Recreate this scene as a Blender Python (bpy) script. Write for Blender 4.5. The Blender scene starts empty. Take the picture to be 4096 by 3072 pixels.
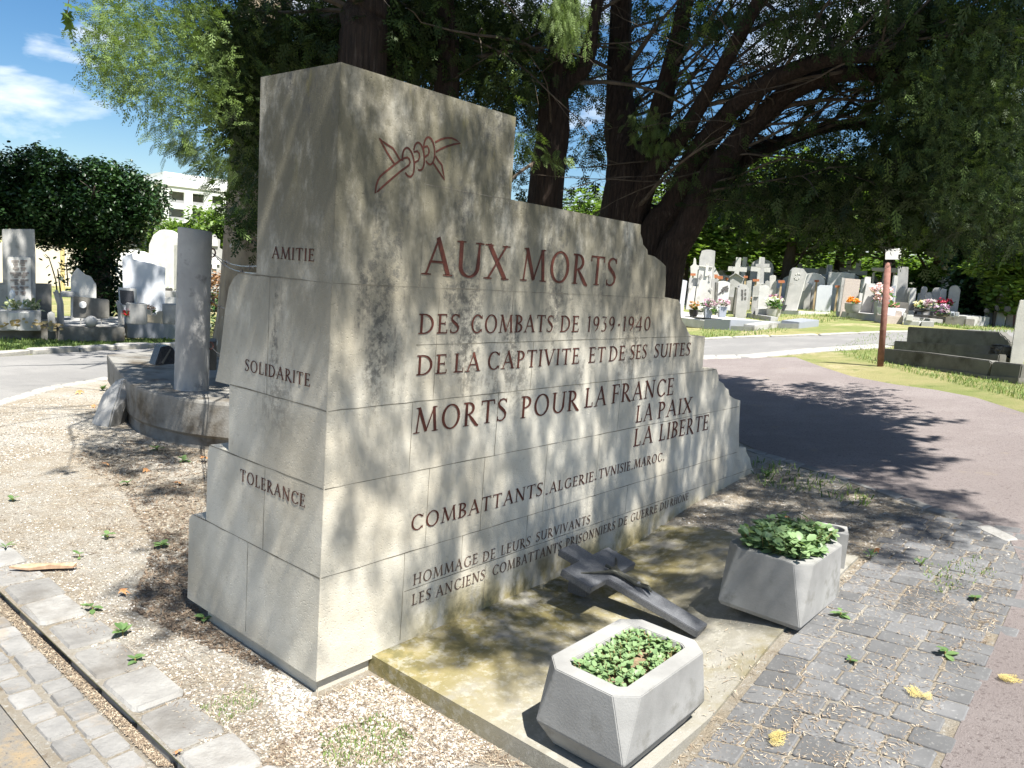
import bpy, bmesh, math, random
import numpy as np
from mathutils import Vector, Matrix
R_ = math.radians
random.seed(7); rng = np.random.default_rng(11)
scene = bpy.context.scene
COL = scene.collection

# ------------------------------------------------------------------ camera
CAM_ROT = np.array([[0.997252250, -0.0740806951, 0.0],
                    [0.0105536607, 0.142070237, -0.989800317],
                    [0.0733250955, 0.987080594, 0.142461686]])
EYE = np.array([0.0, 0.0, 1.6])
FPX = 3087.1
cd = bpy.data.cameras.new('camera'); cam = bpy.data.objects.new('camera', cd); COL.objects.link(cam)
cd.sensor_width = 36.0; cd.lens = 36.0 * FPX / 4096.0; cd.clip_end = 2000; cd.clip_start = 0.05
m4 = Matrix.Identity(4)
for i in range(3):
    for j in range(3): m4[i][j] = CAM_ROT[i, j]
m4.translation = Vector(EYE); cam.matrix_world = m4
scene.camera = cam

# ------------------------------------------------------------------ monument frame (local x along its front, y to its back)
U = np.array([0.63932603, 0.76893577, 0.0]); Wv = np.array([-0.76893577, 0.63932603, 0.0]); NF = -Wv
K0 = np.array([-0.63709712, 2.64557839, 0.0])
MON_ROT = math.atan2(U[1], U[0])
def ml(x, y, z=0.0): return K0 + U * x + Wv * y + np.array([0, 0, z])

# ------------------------------------------------------------------ light
SUN_EL = R_(62.5); DELTA = R_(19)
sh = -math.sin(DELTA) * U + math.cos(DELTA) * NF
SUN = np.array([sh[0] * math.cos(SUN_EL), sh[1] * math.cos(SUN_EL), math.sin(SUN_EL)])
sl = bpy.data.lights.new('sun', 'SUN'); so = bpy.data.objects.new('sun', sl); COL.objects.link(so)
sl.energy = 5.0; sl.angle = R_(0.53); sl.color = (1.0, 0.955, 0.88)
so.rotation_euler = Vector(SUN).to_track_quat('Z', 'Y').to_euler()
so.location = (2, -3, 12)
world = bpy.data.worlds.new('World'); scene.world = world; world.use_nodes = True
wn = world.node_tree; wn.nodes.clear()
def N(nt, t, **kw):
    n = nt.nodes.new(t)
    for k, v in kw.items():
        if k.startswith('i_'): n.inputs[k[2:].replace('_', ' ')].default_value = v
        else: setattr(n, k, v)
    return n
sky = N(wn, 'ShaderNodeTexSky', sky_type='NISHITA'); sky.sun_disc = False
sky.sun_elevation = SUN_EL; sky.sun_rotation = math.atan2(SUN[0], SUN[1])
sky.air_density = 1.0; sky.dust_density = 0.4; sky.ozone_density = 2.2
tc = N(wn, 'ShaderNodeTexCoord')
mp = N(wn, 'ShaderNodeMapping'); mp.inputs['Scale'].default_value = (1.0, 1.0, 2.9); mp.inputs['Location'].default_value = (1.3, 0.45, 0.2)
wn.links.new(tc.outputs['Generated'], mp.inputs['Vector'])
cn = N(wn, 'ShaderNodeTexNoise'); cn.inputs['Scale'].default_value = 4.6; cn.inputs['Detail'].default_value = 9; cn.inputs['Roughness'].default_value = 0.52; cn.inputs['Distortion'].default_value = 0.25
wn.links.new(mp.outputs[0], cn.inputs['Vector'])
cr = N(wn, 'ShaderNodeValToRGB'); cr.color_ramp.elements[0].position = 0.53; cr.color_ramp.elements[1].position = 0.67
cr.color_ramp.elements[0].color = (0, 0, 0, 1); cr.color_ramp.elements[1].color = (1, 1, 1, 1)
wn.links.new(cn.outputs['Fac'], cr.inputs['Fac'])
cm = N(wn, 'ShaderNodeMixRGB'); cm.inputs['Color2'].default_value = (11, 11.3, 11.8, 1)
wn.links.new(cr.outputs[0], cm.inputs['Fac'])
sv = N(wn, 'ShaderNodeHueSaturation'); sv.inputs['Saturation'].default_value = 1.3; sv.inputs['Value'].default_value = 1.08
wn.links.new(sky.outputs[0], sv.inputs['Color']); wn.links.new(sv.outputs[0], cm.inputs['Color1'])
bg = N(wn, 'ShaderNodeBackground'); bg.inputs['Strength'].default_value = 0.05
wn.links.new(cm.outputs[0], bg.inputs['Color'])
wo = N(wn, 'ShaderNodeOutputWorld'); wn.links.new(bg.outputs[0], wo.inputs['Surface'])
scene.view_settings.view_transform = 'Standard'; scene.view_settings.look = 'None'
scene.view_settings.exposure = 1.38; scene.view_settings.gamma = 1.0; scene.view_settings.use_curve_mapping = False
scene.render.engine = 'CYCLES'
scene.cycles.max_bounces = 6; scene.cycles.diffuse_bounces = 3; scene.cycles.glossy_bounces = 2
scene.cycles.transmission_bounces = 3; scene.cycles.transparent_max_bounces = 4
scene.cycles.use_denoising = True; scene.cycles.caustics_reflective = False; scene.cycles.caustics_refractive = False
scene.cycles.sample_clamp_indirect = 6.0

# ------------------------------------------------------------------ terrain and photo-to-ground helpers
def sstep(a, b, x):
    t = min(1.0, max(0.0, (x - a) / (b - a))); return t * t * (3 - 2 * t)
def gz(x, y=0.0):
    v = 0.12 * (x + 0.3) * sstep(0.45, 1.25, x)
    return v if v < 0.9 else 0.9 + 0.27 * (1 - math.exp(-(v - 0.9) / 0.27))
def ray(px, py):
    v = CAM_ROT @ np.array([px - 2048.0, 1536.0 - py, -FPX]); return v / np.linalg.norm(v)
def at(px, py, off=0.0):
    """where the line of sight meets the ground"""
    r = ray(px, py); t = 0.5; prev = 0.0
    while t < 400:
        p = EYE + r * t
        if p[2] < gz(p[0]) + off:
            a, b = prev, t
            for _ in range(40):
                m = (a + b) / 2; q = EYE + r * m
                if q[2] < gz(q[0]) + off: b = m
                else: a = m
            return EYE + r * b
        prev = t; t *= 1.02
    return EYE + r * 400
def flat(px, py, z):
    r = ray(px, py); return EYE + r * ((z - EYE[2]) / r[2])
def front(px, py):
    r = ray(px, py); t = ((K0 - EYE) @ NF) / (r @ NF); q = EYE + r * t - K0; return q @ U, q[2]
def left(px, py):
    r = ray(px, py); t = ((K0 - EYE) @ U) / (r @ U); q = EYE + r * t - K0; return q @ Wv, q[2]
def far(px, py, d):
    """point at horizontal distance d along a line of sight"""
    r = ray(px, py); return EYE + r * (d / math.hypot(r[0], r[1]))

# ------------------------------------------------------------------ object helpers
def link(o, parent=None):
    COL.objects.link(o)
    if parent is not None: o.parent = parent
    return o
def tag(o, label=None, cat=None, group=None, kind=None):
    if label: o['label'] = label
    if cat: o['category'] = cat
    if group: o['group'] = group
    if kind: o['kind'] = kind
    return o
def thing(name, label, cat, loc=(0, 0, 0), rz=0.0, group=None):
    o = bpy.data.objects.new(name, None); o.empty_display_size = 0.2
    o.location = Vector([float(v) for v in loc]); o.rotation_euler = (0, 0, rz)
    link(o); return tag(o, label, cat, group)
class MB:
    def __init__(s): s.v = []; s.f = []; s.m = []
    def add(s, vs, fs, mi=0):
        b = len(s.v); s.v += [tuple(map(float, v)) for v in vs]
        for f in fs: s.f.append([b + i for i in f]); s.m.append(mi)
    def box(s, x0, x1, y0, y1, z0, z1, mi=0):
        s.add([(x0, y0, z0), (x1, y0, z0), (x1, y1, z0), (x0, y1, z0), (x0, y0, z1), (x1, y0, z1), (x1, y1, z1), (x0, y1, z1)],
              [(0, 3, 2, 1), (4, 5, 6, 7), (0, 1, 5, 4), (1, 2, 6, 5), (2, 3, 7, 6), (3, 0, 4, 7)], mi)
    def prism(s, poly, y0, y1, mi=0, top=None):
        """polygon in x,z pushed along y"""
        n = len(poly); vs = [(x, y0, z) for x, z in poly] + [(x, y1, z) for x, z in (top or poly)]
        fs = [list(range(n)), list(range(2 * n - 1, n - 1, -1))] + [(i, n + i, n + (i + 1) % n, (i + 1) % n) for i in range(n)]
        s.add(vs, fs, mi)
    def rings(s, rs, cap=True, mi=0):
        n = len(rs[0]); vs = [p for r in rs for p in r]; fs = []
        for k in range(len(rs) - 1):
            for i in range(n): fs.append((k * n + i, k * n + (i + 1) % n, (k + 1) * n + (i + 1) % n, (k + 1) * n + i))
        if cap: fs.append(list(range(n - 1, -1, -1))); fs.append([(len(rs) - 1) * n + i for i in range(n)])
        s.add(vs, fs, mi)
    def lathe(s, prof, n=16, cx=0, cy=0, mi=0):
        s.rings([[(cx + r * math.cos(2 * math.pi * i / n), cy + r * math.sin(2 * math.pi * i / n), z) for i in range(n)] for r, z in prof], True, mi)
    def tube(s, pts, rad, n=8, mi=0, wob=0.0):
        pts = [np.array(p, float) for p in pts]
        if not hasattr(rad, '__len__'): rad = [rad] * len(pts)
        rs = []; up = np.array([0.13, 0.31, 0.94])
        for i, p in enumerate(pts):
            t = pts[min(i + 1, len(pts) - 1)] - pts[max(i - 1, 0)]; t = t / (np.linalg.norm(t) + 1e-9)
            if abs(t @ up) > 0.95: up = np.array([0.9, 0.3, 0.1])
            a = np.cross(t, up); a /= np.linalg.norm(a); b = np.cross(t, a)
            rs.append([p + (a * math.cos(2 * math.pi * k / n) + b * math.sin(2 * math.pi * k / n)) * rad[i] * (1 + wob * math.sin(k * 2.7 + i * 0.35) * math.cos(k * 1.3)) for k in range(n)])
        s.rings(rs, True, mi)
    def build(s, name, mats, parent=None, smooth=False, bevel=0.0, seg=2, loc=None, rz=0.0):
        me = bpy.data.meshes.new(name); me.from_pydata(s.v, [], s.f)
        for m in (mats if isinstance(mats, (list, tuple)) else [mats]): me.materials.append(m)
        if any(s.m): me.polygons.foreach_set('material_index', s.m)
        bm = bmesh.new(); bm.from_mesh(me); bmesh.ops.recalc_face_normals(bm, faces=bm.faces[:])
        if bevel > 0:
            es = [e for e in bm.edges if len(e.link_faces) == 2 and e.calc_face_angle(0) > 0.5]
            bmesh.ops.bevel(bm, geom=es, offset=bevel, segments=seg, affect='EDGES', clamp_overlap=True)
        bm.to_mesh(me); bm.free()
        if smooth:
            me.polygons.foreach_set('use_smooth', [True] * len(me.polygons))
            if smooth != 'all':
                try: me.set_sharp_from_angle(angle=R_(40))
                except Exception: pass
        o = bpy.data.objects.new(name, me)
        if loc is not None: o.location = Vector([float(v) for v in loc])
        if rz: o.rotation_euler = (0, 0, rz)
        return link(o, parent)
def arr_mesh(name, verts, quads, mats, parent=None, mi=None, tint=None, smooth=False):
    """mesh straight from numpy arrays of quads or triangles"""
    me = bpy.data.meshes.new(name); nv, nf, k = len(verts), len(quads), quads.shape[1]
    me.vertices.add(nv); me.vertices.foreach_set('co', verts.astype(np.float32).ravel())
    me.loops.add(nf * k); me.loops.foreach_set('vertex_index', quads.astype(np.int32).ravel())
    me.polygons.add(nf); me.polygons.foreach_set('loop_start', np.arange(0, nf * k, k, dtype=np.int32))
    try: me.polygons.foreach_set('loop_total', np.full(nf, k, dtype=np.int32))
    except Exception: pass
    for m in (mats if isinstance(mats, (list, tuple)) else [mats]): me.materials.append(m)
    if mi is not None: me.polygons.foreach_set('material_index', mi.astype(np.int32))
    if smooth: me.polygons.foreach_set('use_smooth', np.ones(nf, dtype=bool))
    if tint is not None:
        at_ = me.attributes.new('tint', 'FLOAT', 'POINT'); at_.data.foreach_set('value', tint.astype(np.float32))
    me.update(calc_edges=True); me.validate()
    return link(bpy.data.objects.new(name, me), parent)
def children(o): return [c for c in COL.objects if c.parent == o]
def copy_tree(o, parent=None):
    c = o.copy(); link(c, parent)
    for ch in children(o): copy_tree(ch, c)
    return c

# ------------------------------------------------------------------ materials
def mat(name, c1, c2=None, scale=6.0, rough=0.85, bump=0.0, bscale=40.0, coord='Object', stretch=None, c3=None, s3=1.5, t3=(0.5, 0.7), spec=0.3, detail=6.0, metal=0.0, lo=0.35, hi=0.65):
    m = bpy.data.materials.new(name); m.use_nodes = True; nt = m.node_tree
    b = nt.nodes['Principled BSDF']; b.inputs['Roughness'].default_value = rough; b.inputs['Specular IOR Level'].default_value = spec; b.inputs['Metallic'].default_value = metal
    if c2 is None and not bump:
        b.inputs['Base Color'].default_value = (*c1, 1); return m
    t = N(nt, 'ShaderNodeTexCoord'); src = t.outputs[coord]
    if stretch:
        mpn = N(nt, 'ShaderNodeMapping'); mpn.inputs['Scale'].default_value = stretch; nt.links.new(src, mpn.inputs[0]); src = mpn.outputs[0]
    out = None
    if c2 is not None:
        n = N(nt, 'ShaderNodeTexNoise'); n.inputs['Scale'].default_value = scale; n.inputs['Detail'].default_value = detail; n.inputs['Roughness'].default_value = 0.62
        nt.links.new(src, n.inputs['Vector'])
        r = N(nt, 'ShaderNodeValToRGB'); r.color_ramp.elements[0].position = lo; r.color_ramp.elements[1].position = hi
        r.color_ramp.elements[0].color = (*c1, 1); r.color_ramp.elements[1].color = (*c2, 1)
        nt.links.new(n.outputs['Fac'], r.inputs[0]); out = r.outputs[0]
        if c3 is not None:
            n3 = N(nt, 'ShaderNodeTexNoise'); n3.inputs['Scale'].default_value = s3; n3.inputs['Detail'].default_value = 7; n3.inputs['Roughness'].default_value = 0.65
            nt.links.new(src, n3.inputs['Vector'])
            r3 = N(nt, 'ShaderNodeValToRGB'); r3.color_ramp.elements[0].position = t3[0]; r3.color_ramp.elements[1].position = t3[1]
            nt.links.new(n3.outputs['Fac'], r3.inputs[0])
            mx = N(nt, 'ShaderNodeMixRGB'); mx.inputs['Color2'].default_value = (*c3, 1)
            nt.links.new(r3.outputs[0], mx.inputs['Fac']); nt.links.new(out, mx.inputs['Color1']); out = mx.outputs[0]
        nt.links.new(out, b.inputs['Base Color'])
    else: b.inputs['Base Color'].default_value = (*c1, 1)
    if bump:
        nb = N(nt, 'ShaderNodeTexNoise'); nb.inputs['Scale'].default_value = bscale; nb.inputs['Detail'].default_value = 5; nb.inputs['Roughness'].default_value = 0.7
        nt.links.new(src, nb.inputs['Vector'])
        bp = N(nt, 'ShaderNodeBump'); bp.inputs['Strength'].default_value = bump; bp.inputs['Distance'].default_value = min(0.03, 0.45 / bscale)
        nt.links.new(nb.outputs['Fac'], bp.inputs['Height']); nt.links.new(bp.outputs[0], b.inputs['Normal'])
    return m
def leafmat(name, c1, c2, trans=0.35, rough=0.55, tcol=None):
    m = bpy.data.materials.new(name); m.use_nodes = True; nt = m.node_tree; b = nt.nodes['Principled BSDF']
    b.inputs['Roughness'].default_value = rough; b.inputs['Specular IOR Level'].default_value = 0.35
    a = N(nt, 'ShaderNodeAttribute'); a.attribute_name = 'tint'
    mx = N(nt, 'ShaderNodeMixRGB'); mx.inputs['Color1'].default_value = (*c1, 1); mx.inputs['Color2'].default_value = (*c2, 1)
    nt.links.new(a.outputs['Fac'], mx.inputs['Fac']); nt.links.new(mx.outputs[0], b.inputs['Base Color'])
    tr = N(nt, 'ShaderNodeBsdfTranslucent')
    hs = N(nt, 'ShaderNodeMixRGB', blend_type='MULTIPLY'); hs.inputs['Fac'].default_value = 1.0
    hs.inputs['Color2'].default_value = (*(tcol or (1.7, 1.6, 0.7)), 1)
    nt.links.new(mx.outputs[0], hs.inputs['Color1']); nt.links.new(hs.outputs[0], tr.inputs['Color'])
    ms = N(nt, 'ShaderNodeMixShader'); ms.inputs[0].default_value = trans
    nt.links.new(b.outputs[0], ms.inputs[1]); nt.links.new(tr.outputs[0], ms.inputs[2])
    nt.links.new(ms.outputs[0], nt.nodes['Material Output'].inputs['Surface']); return m
# ------------------------------------------------------------------ stone monument
def limestone():
    m = bpy.data.materials.new('limestone'); m.use_nodes = True; nt = m.node_tree; b = nt.nodes['Principled BSDF']
    b.inputs['Roughness'].default_value = 0.88; b.inputs['Specular IOR Level'].default_value = 0.2
    t = N(nt, 'ShaderNodeTexCoord'); o = t.outputs['Object']; L = nt.links.new
    def noise(scale, stretch=None, detail=7, rough=0.62, loc=(0, 0, 0)):
        src = o
        mpn = N(nt, 'ShaderNodeMapping'); mpn.inputs['Scale'].default_value = stretch or (1, 1, 1); mpn.inputs['Location'].default_value = loc; L(o, mpn.inputs[0])
        n = N(nt, 'ShaderNodeTexNoise'); n.inputs['Scale'].default_value = scale; n.inputs['Detail'].default_value = detail; n.inputs['Roughness'].default_value = rough
        L(mpn.outputs[0], n.inputs['Vector']); return n.outputs['Fac']
    def ramp(f, a, c):
        r = N(nt, 'ShaderNodeMapRange', interpolation_type='SMOOTHSTEP'); r.inputs[1].default_value = a; r.inputs[2].default_value = c; L(f, r.inputs[0]); return r.outputs[0]
    def mul(a, c):
        n = N(nt, 'ShaderNodeMath', operation='MULTIPLY'); L(a, n.inputs[0])
        if hasattr(c, 'links'): L(c, n.inputs[1])
        else: n.inputs[1].default_value = c
        return n.outputs[0]
    def mix(f, a, c):
        n = N(nt, 'ShaderNodeMixRGB'); L(f, n.inputs['Fac'])
        if hasattr(a, 'links'): L(a, n.inputs['Color1'])
        else: n.inputs['Color1'].default_value = (*a, 1)
        n.inputs['Color2'].default_value = (*c, 1); return n.outputs[0]
    sx = N(nt, 'ShaderNodeSeparateXYZ'); L(o, sx.inputs[0]); X, Z = sx.outputs[0], sx.outputs[2]
    c = mix(ramp(noise(3.0), 0.35, 0.65), (0.47, 0.445, 0.375), (0.58, 0.555, 0.48))
    c = mix(mul(ramp(noise(1.3, loc=(4, 2, 1)), 0.45, 0.7), 0.55), c, (0.36, 0.315, 0.235))
    c = mix(mul(ramp(noise(45, detail=3), 0.60, 0.72), 0.35), c, (0.27, 0.25, 0.20))
    # grime that gathers on the upper courses and runs down in streaks
    c = mix(mul(mul(ramp(Z, 0.8, 1.95), ramp(noise(5.0, (1, 1, 0.6), loc=(1, 7, 3), detail=10, rough=0.72), 0.22, 0.53)), 0.93), c, (0.108, 0.10, 0.068))
    st = mul(ramp(noise(3.2, (1.6, 1.6, 0.35), loc=(9, 1, 0), detail=9, rough=0.7), 0.50, 0.63), ramp(Z, 0.75, 1.35))
    c = mix(mul(mul(st, ramp(noise(26, detail=6, rough=0.75), 0.42, 0.58)), 0.85), c, (0.085, 0.083, 0.075))
    c = mix(mul(mul(ramp(noise(7, (1, 1, 0.3), loc=(2, 5, 8)), 0.56, 0.68), ramp(Z, 1.7, 2.15)), 0.55), c, (0.20, 0.17, 0.055))
    # moss creeping up from the slab at the foot
    n = N(nt, 'ShaderNodeMath', operation='SUBTRACT'); n.inputs[0].default_value = 0.62; L(Z, n.inputs[1])
    foot = mul(ramp(n.outputs[0], 0.28, 0.56), mul(ramp(X, 0.25, 0.7), ramp(noise(6, (1, 1, 0.7), loc=(3, 3, 3)), 0.36, 0.56)))
    c = mix(mul(foot, 0.85), c, (0.30, 0.245, 0.085))
    fd = mul(foot, ramp(noise(14, loc=(5, 0, 2)), 0.45, 0.6)); c = mix(mul(fd, 0.6), c, (0.085, 0.085, 0.05))
    L(c, b.inputs['Base Color'])
    vo = N(nt, 'ShaderNodeTexVoronoi'); vo.inputs['Scale'].default_value = 70; L(o, vo.inputs['Vector'])
    pit = ramp(vo.outputs['Distance'], 0.05, 0.3)
    pm = mul(pit, ramp(noise(6, loc=(7, 7, 7)), 0.3, 0.6))
    ad = N(nt, 'ShaderNodeMath', operation='ADD'); L(mul(noise(120, detail=4, rough=0.8), 0.8), ad.inputs[0]); L(mul(pm, 0.7), ad.inputs[1])
    bp = N(nt, 'ShaderNodeBump'); bp.inputs['Strength'].default_value = 0.42; bp.inputs['Distance'].default_value = 0.006
    L(ad.outputs[0], bp.inputs['Height']); L(bp.outputs[0], b.inputs['Normal']); return m
M_lime = limestone()
M_joint = mat('dark_joint', (0.10, 0.09, 0.07), (0.24, 0.22, 0.17), 9)
M_paint = mat('engraved_paint', (0.045, 0.012, 0.009), (0.115, 0.035, 0.022), 26, rough=0.7, lo=0.3, hi=0.75)
M_paint_pale = mat('faded_engraved_paint', (0.065, 0.035, 0.026), (0.17, 0.115, 0.085), 30, rough=0.8)

mon = thing('stone_monument', 'tall stepped limestone war memorial wall carved with French inscriptions and a knot of barbed wire', 'monument', K0, MON_ROT)
FRONT = [(0, .06), (0, 2.24), (.895, 2.243), (.90, 1.905), (1.96, 1.90), (1.965, 1.855), (1.99, 1.825), (2.0, 1.80), (2.05, 1.775), (2.06, 1.75), (2.13, 1.745), (2.2, 1.725), (2.265, 1.70), (2.275, 1.66),
         (2.285, 1.60), (2.29, 1.527), (2.45, 1.515), (2.485, 1.49), (2.5, 1.43), (2.515, 1.40), (2.58, 1.36), (2.61, 1.33), (2.66, 1.30), (2.848, 1.295), (2.86, 1.09), (3.06, 1.08), (3.10, 1.04), (3.115, 1.0),
         (3.19, .975), (3.23, .945), (3.28, .93), (3.31, .885), (3.34, .875), (3.40, .855), (3.50, .835), (3.525, .66), (3.57, .49), (3.69, .475), (3.71, .44), (3.74, .415), (3.79, .38), (3.84, .31), (3.885, .28), (3.89, .06)]
SIDE = [(0, .06), (0, 2.24), (.475, 2.243), (.47, 1.527), (.60, 1.517), (.63, 1.50), (.665, 1.46), (.69, 1.37), (.715, 1.22), (.735, 1.13), (.755, 1.07), (.645, 1.072), (.642, .80), (.79, .795), (.805, .76), (.81, .46), (.93, .455), (.955, .43), (.96, .06)]
def solid(mb):
    me = bpy.data.meshes.new('t'); me.from_pydata(mb.v, [], mb.f); bm = bmesh.new(); bm.from_mesh(me); bmesh.ops.recalc_face_normals(bm, faces=bm.faces[:]); bm.to_mesh(me); bm.free()
    return link(bpy.data.objects.new('t', me))
a = MB(); a.prism(FRONT, 0.0, 1.2); oa = solid(a)
b_ = MB(); b_.add([(-0.5, y, z) for y, z in SIDE] + [(4.5, y, z) for y, z in SIDE], [list(range(len(SIDE))), list(range(2 * len(SIDE) - 1, len(SIDE) - 1, -1))] + [(i, (i + 1) % len(SIDE), len(SIDE) + (i + 1) % len(SIDE), len(SIDE) + i) for i in range(len(SIDE))]); ob = solid(b_)
# the side profile starts exactly on the front face: pull it 0 mm, the front face stays the cut of the first prism
ob.location.y = -0.0005
bo = oa.modifiers.new('b', 'BOOLEAN'); bo.operation = 'INTERSECT'; bo.object = ob; bo.solver = 'EXACT'
dg = bpy.context.evaluated_depsgraph_get(); dg.update()
me = bpy.data.meshes.new_from_object(oa.evaluated_get(dg)); me.name = 'stone_body'
for o in (oa, ob): bpy.data.objects.remove(o)
bm = bmesh.new(); bm.from_mesh(me)
es = [e for e in bm.edges if len(e.link_faces) == 2 and e.calc_face_angle(0) > 0.9]
bmesh.ops.bevel(bm, geom=es, offset=0.005, segments=2, affect='EDGES', clamp_overlap=True)
bm.to_mesh(me); bm.free(); me.materials.clear(); me.materials.append(M_lime)
link(bpy.data.objects.new('stone_body', me), mon)
p = MB(); p.box(0.02, 3.6, 0.02, 0.82, -0.15, 0.066); p.build('plinth', M_lime, mon, bevel=0.004)

# joints between the courses: thin dark lines 0.6 mm proud
jm = MB()
def jl(pts, wdt=0.0035, side=False):
    (x0, z0), (x1, z1) = pts; n = max(2, int(math.hypot(x1 - x0, z1 - z0) / 0.06)); d = np.array([x1 - x0, z1 - z0]); d /= np.linalg.norm(d); nn = np.array([-d[1], d[0]]); vs = []
    for i in range(n + 1):
        q = np.array([x0 + (x1 - x0) * i / n, z0 + (z1 - z0) * i / n]) + nn * random.uniform(-.0012, .0012); h = wdt * random.choice([.45, .7, 1, 1, 1.25]) / 2
        for s in (-1, 1):
            e = q + nn * h * s
            vs.append((e[0], -0.0006, e[1]) if not side else (-0.0006, e[0], e[1]))
    jm.add(vs, [(2 * i, 2 * i + 1, 2 * i + 3, 2 * i + 2) for i in range(n)])
ZJ = [front(2000, 1163)[1], 0.5 * (front(1748, 1380)[1] + front(2700, 1346)[1]), 0.5 * (front(1318, 1645)[1] + front(2482, 1519)[1]), 0.5 * (front(1303, 1955)[1] + front(2100, 1798)[1]), 0.5 * (front(1400, 2283)[1] + front(2398, 1973)[1]), 0.5 * (front(2000, 2233)[1] + front(2497, 2052)[1])]
for z, x0, x1 in ((ZJ[0], 0, 2.285), (ZJ[1], .40, 2.66), (ZJ[2], 0, 3.05), (ZJ[3], 0, 3.5), (ZJ[4], 0, 3.56), (ZJ[5], .41, 3.87)): jl([(x0 + .004, z), (x1 - .004, z)])
h = front(1696, 735); h2 = front(2049, 791); jl([h, (.90, h[1])])
for q in [(1720, 372, 1682, 1148), (1937, 790, 1920, 1160), (2193, 969, 2184, 1170), (2415, 985, 2402, 1178), (1756, 1168, 1734, 1600), (2052, 1173, 2042, 1367), (2490, 1183, 2480, 1352), (1863, 1378, 1853, 1585), (2134, 1367, 2121, 1556), (2540, 1352, 2528, 1510), (2701, 1346, 2688, 1492),
          (1650, 1612, 1636, 1888), (1992, 1574, 1980, 1820), (2485, 1518, 2470, 1722), (1716, 1873, 1701, 2195), (1937, 1830, 1921, 2125), (2189, 1778, 2171, 2045), (2395, 1737, 2383, 1975), (1851, 2150, 1840, 2292), (2109, 2062, 2102, 2196), (2512, 1935, 2500, 2050), (1617, 2221, 1602, 2560), (1942, 2252, 1933, 2420)]:
    (xa, za), (xb, zb) = front(q[0], q[1]), front(q[2], q[3]); xm = (xa + xb) / 2
    for zz in ZJ:                                  # end each upright joint on the nearest course line
        if abs(za - zz) < 0.05: za = zz
        if abs(zb - zz) < 0.05: zb = zz
    jl([(xm, za), (xm, max(zb, .07))], 0.003)
for z, y1 in ((ZJ[0], .62), (ZJ[2], .65), (ZJ[3], .80), (ZJ[4], .94)): jl([(0.004, z), (y1 - .01, z)], 0.005, True)
for q in [(1080, 1120, 1067, 1575), (1059, 1868, 1054, 2145), (992, 2181, 982, 2525)]:
    (ya, za), (yb, zb) = left(q[0], q[1]), left(q[2], q[3])
    for zz in ZJ:
        if abs(za - zz) < 0.06: za = zz
        if abs(zb - zz) < 0.06: zb = zz
    jl([((ya + yb) / 2, za), ((ya + yb) / 2, max(zb, .07))], 0.003, True)
jm.build('masonry_joints', M_joint, mon)

# ------------------------------------------------------------------ inscriptional capitals drawn stroke by stroke
T_, t_ = 0.13, 0.052
GW = dict(A=.75, B=.56, C=.74, D=.76, E=.54, F=.52, G=.80, H=.76, I=.25, L=.52, M=.94, N=.79, O=.84, P=.52, R=.66, S=.48, T=.66, U=.76, V=.70, X=.69)
GW.update({'1': .26, '3': .44, '9': .50, '4': .56, '0': .56, '*': .2, '.': .2, '-': .24})
def arc(cx, cy, rx, ry, a0, a1, n=18, thick=T_, thin=t_, phase=0.0):
    out = []
    for i in range(n + 1):
        a = R_(a0 + (a1 - a0) * i / n); k = abs(math.cos(a - R_(phase))); w = thin + (thick - thin) * k ** 1.3
        out.append((cx + (rx - w / 2) * math.cos(a), cy + (ry - w / 2) * math.sin(a), w))
    return out
def S_(x0, y0, x1, y1, w0=T_, w1=None): return [(x0, y0, w0), (x1, y1, w1 if w1 is not None else w0)]
def ser(x, y, h=.13): return [(x - h, y, .022), (x - h * .45, y, .03), (x, y, .05), (x + h * .45, y, .03), (x + h, y, .022)]
def vs_(x, y0, y1): return [(x, y0, .03), (x, y1, .055)] if y1 > y0 else [(x, y0, .03), (x, y1, .055)]
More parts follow.
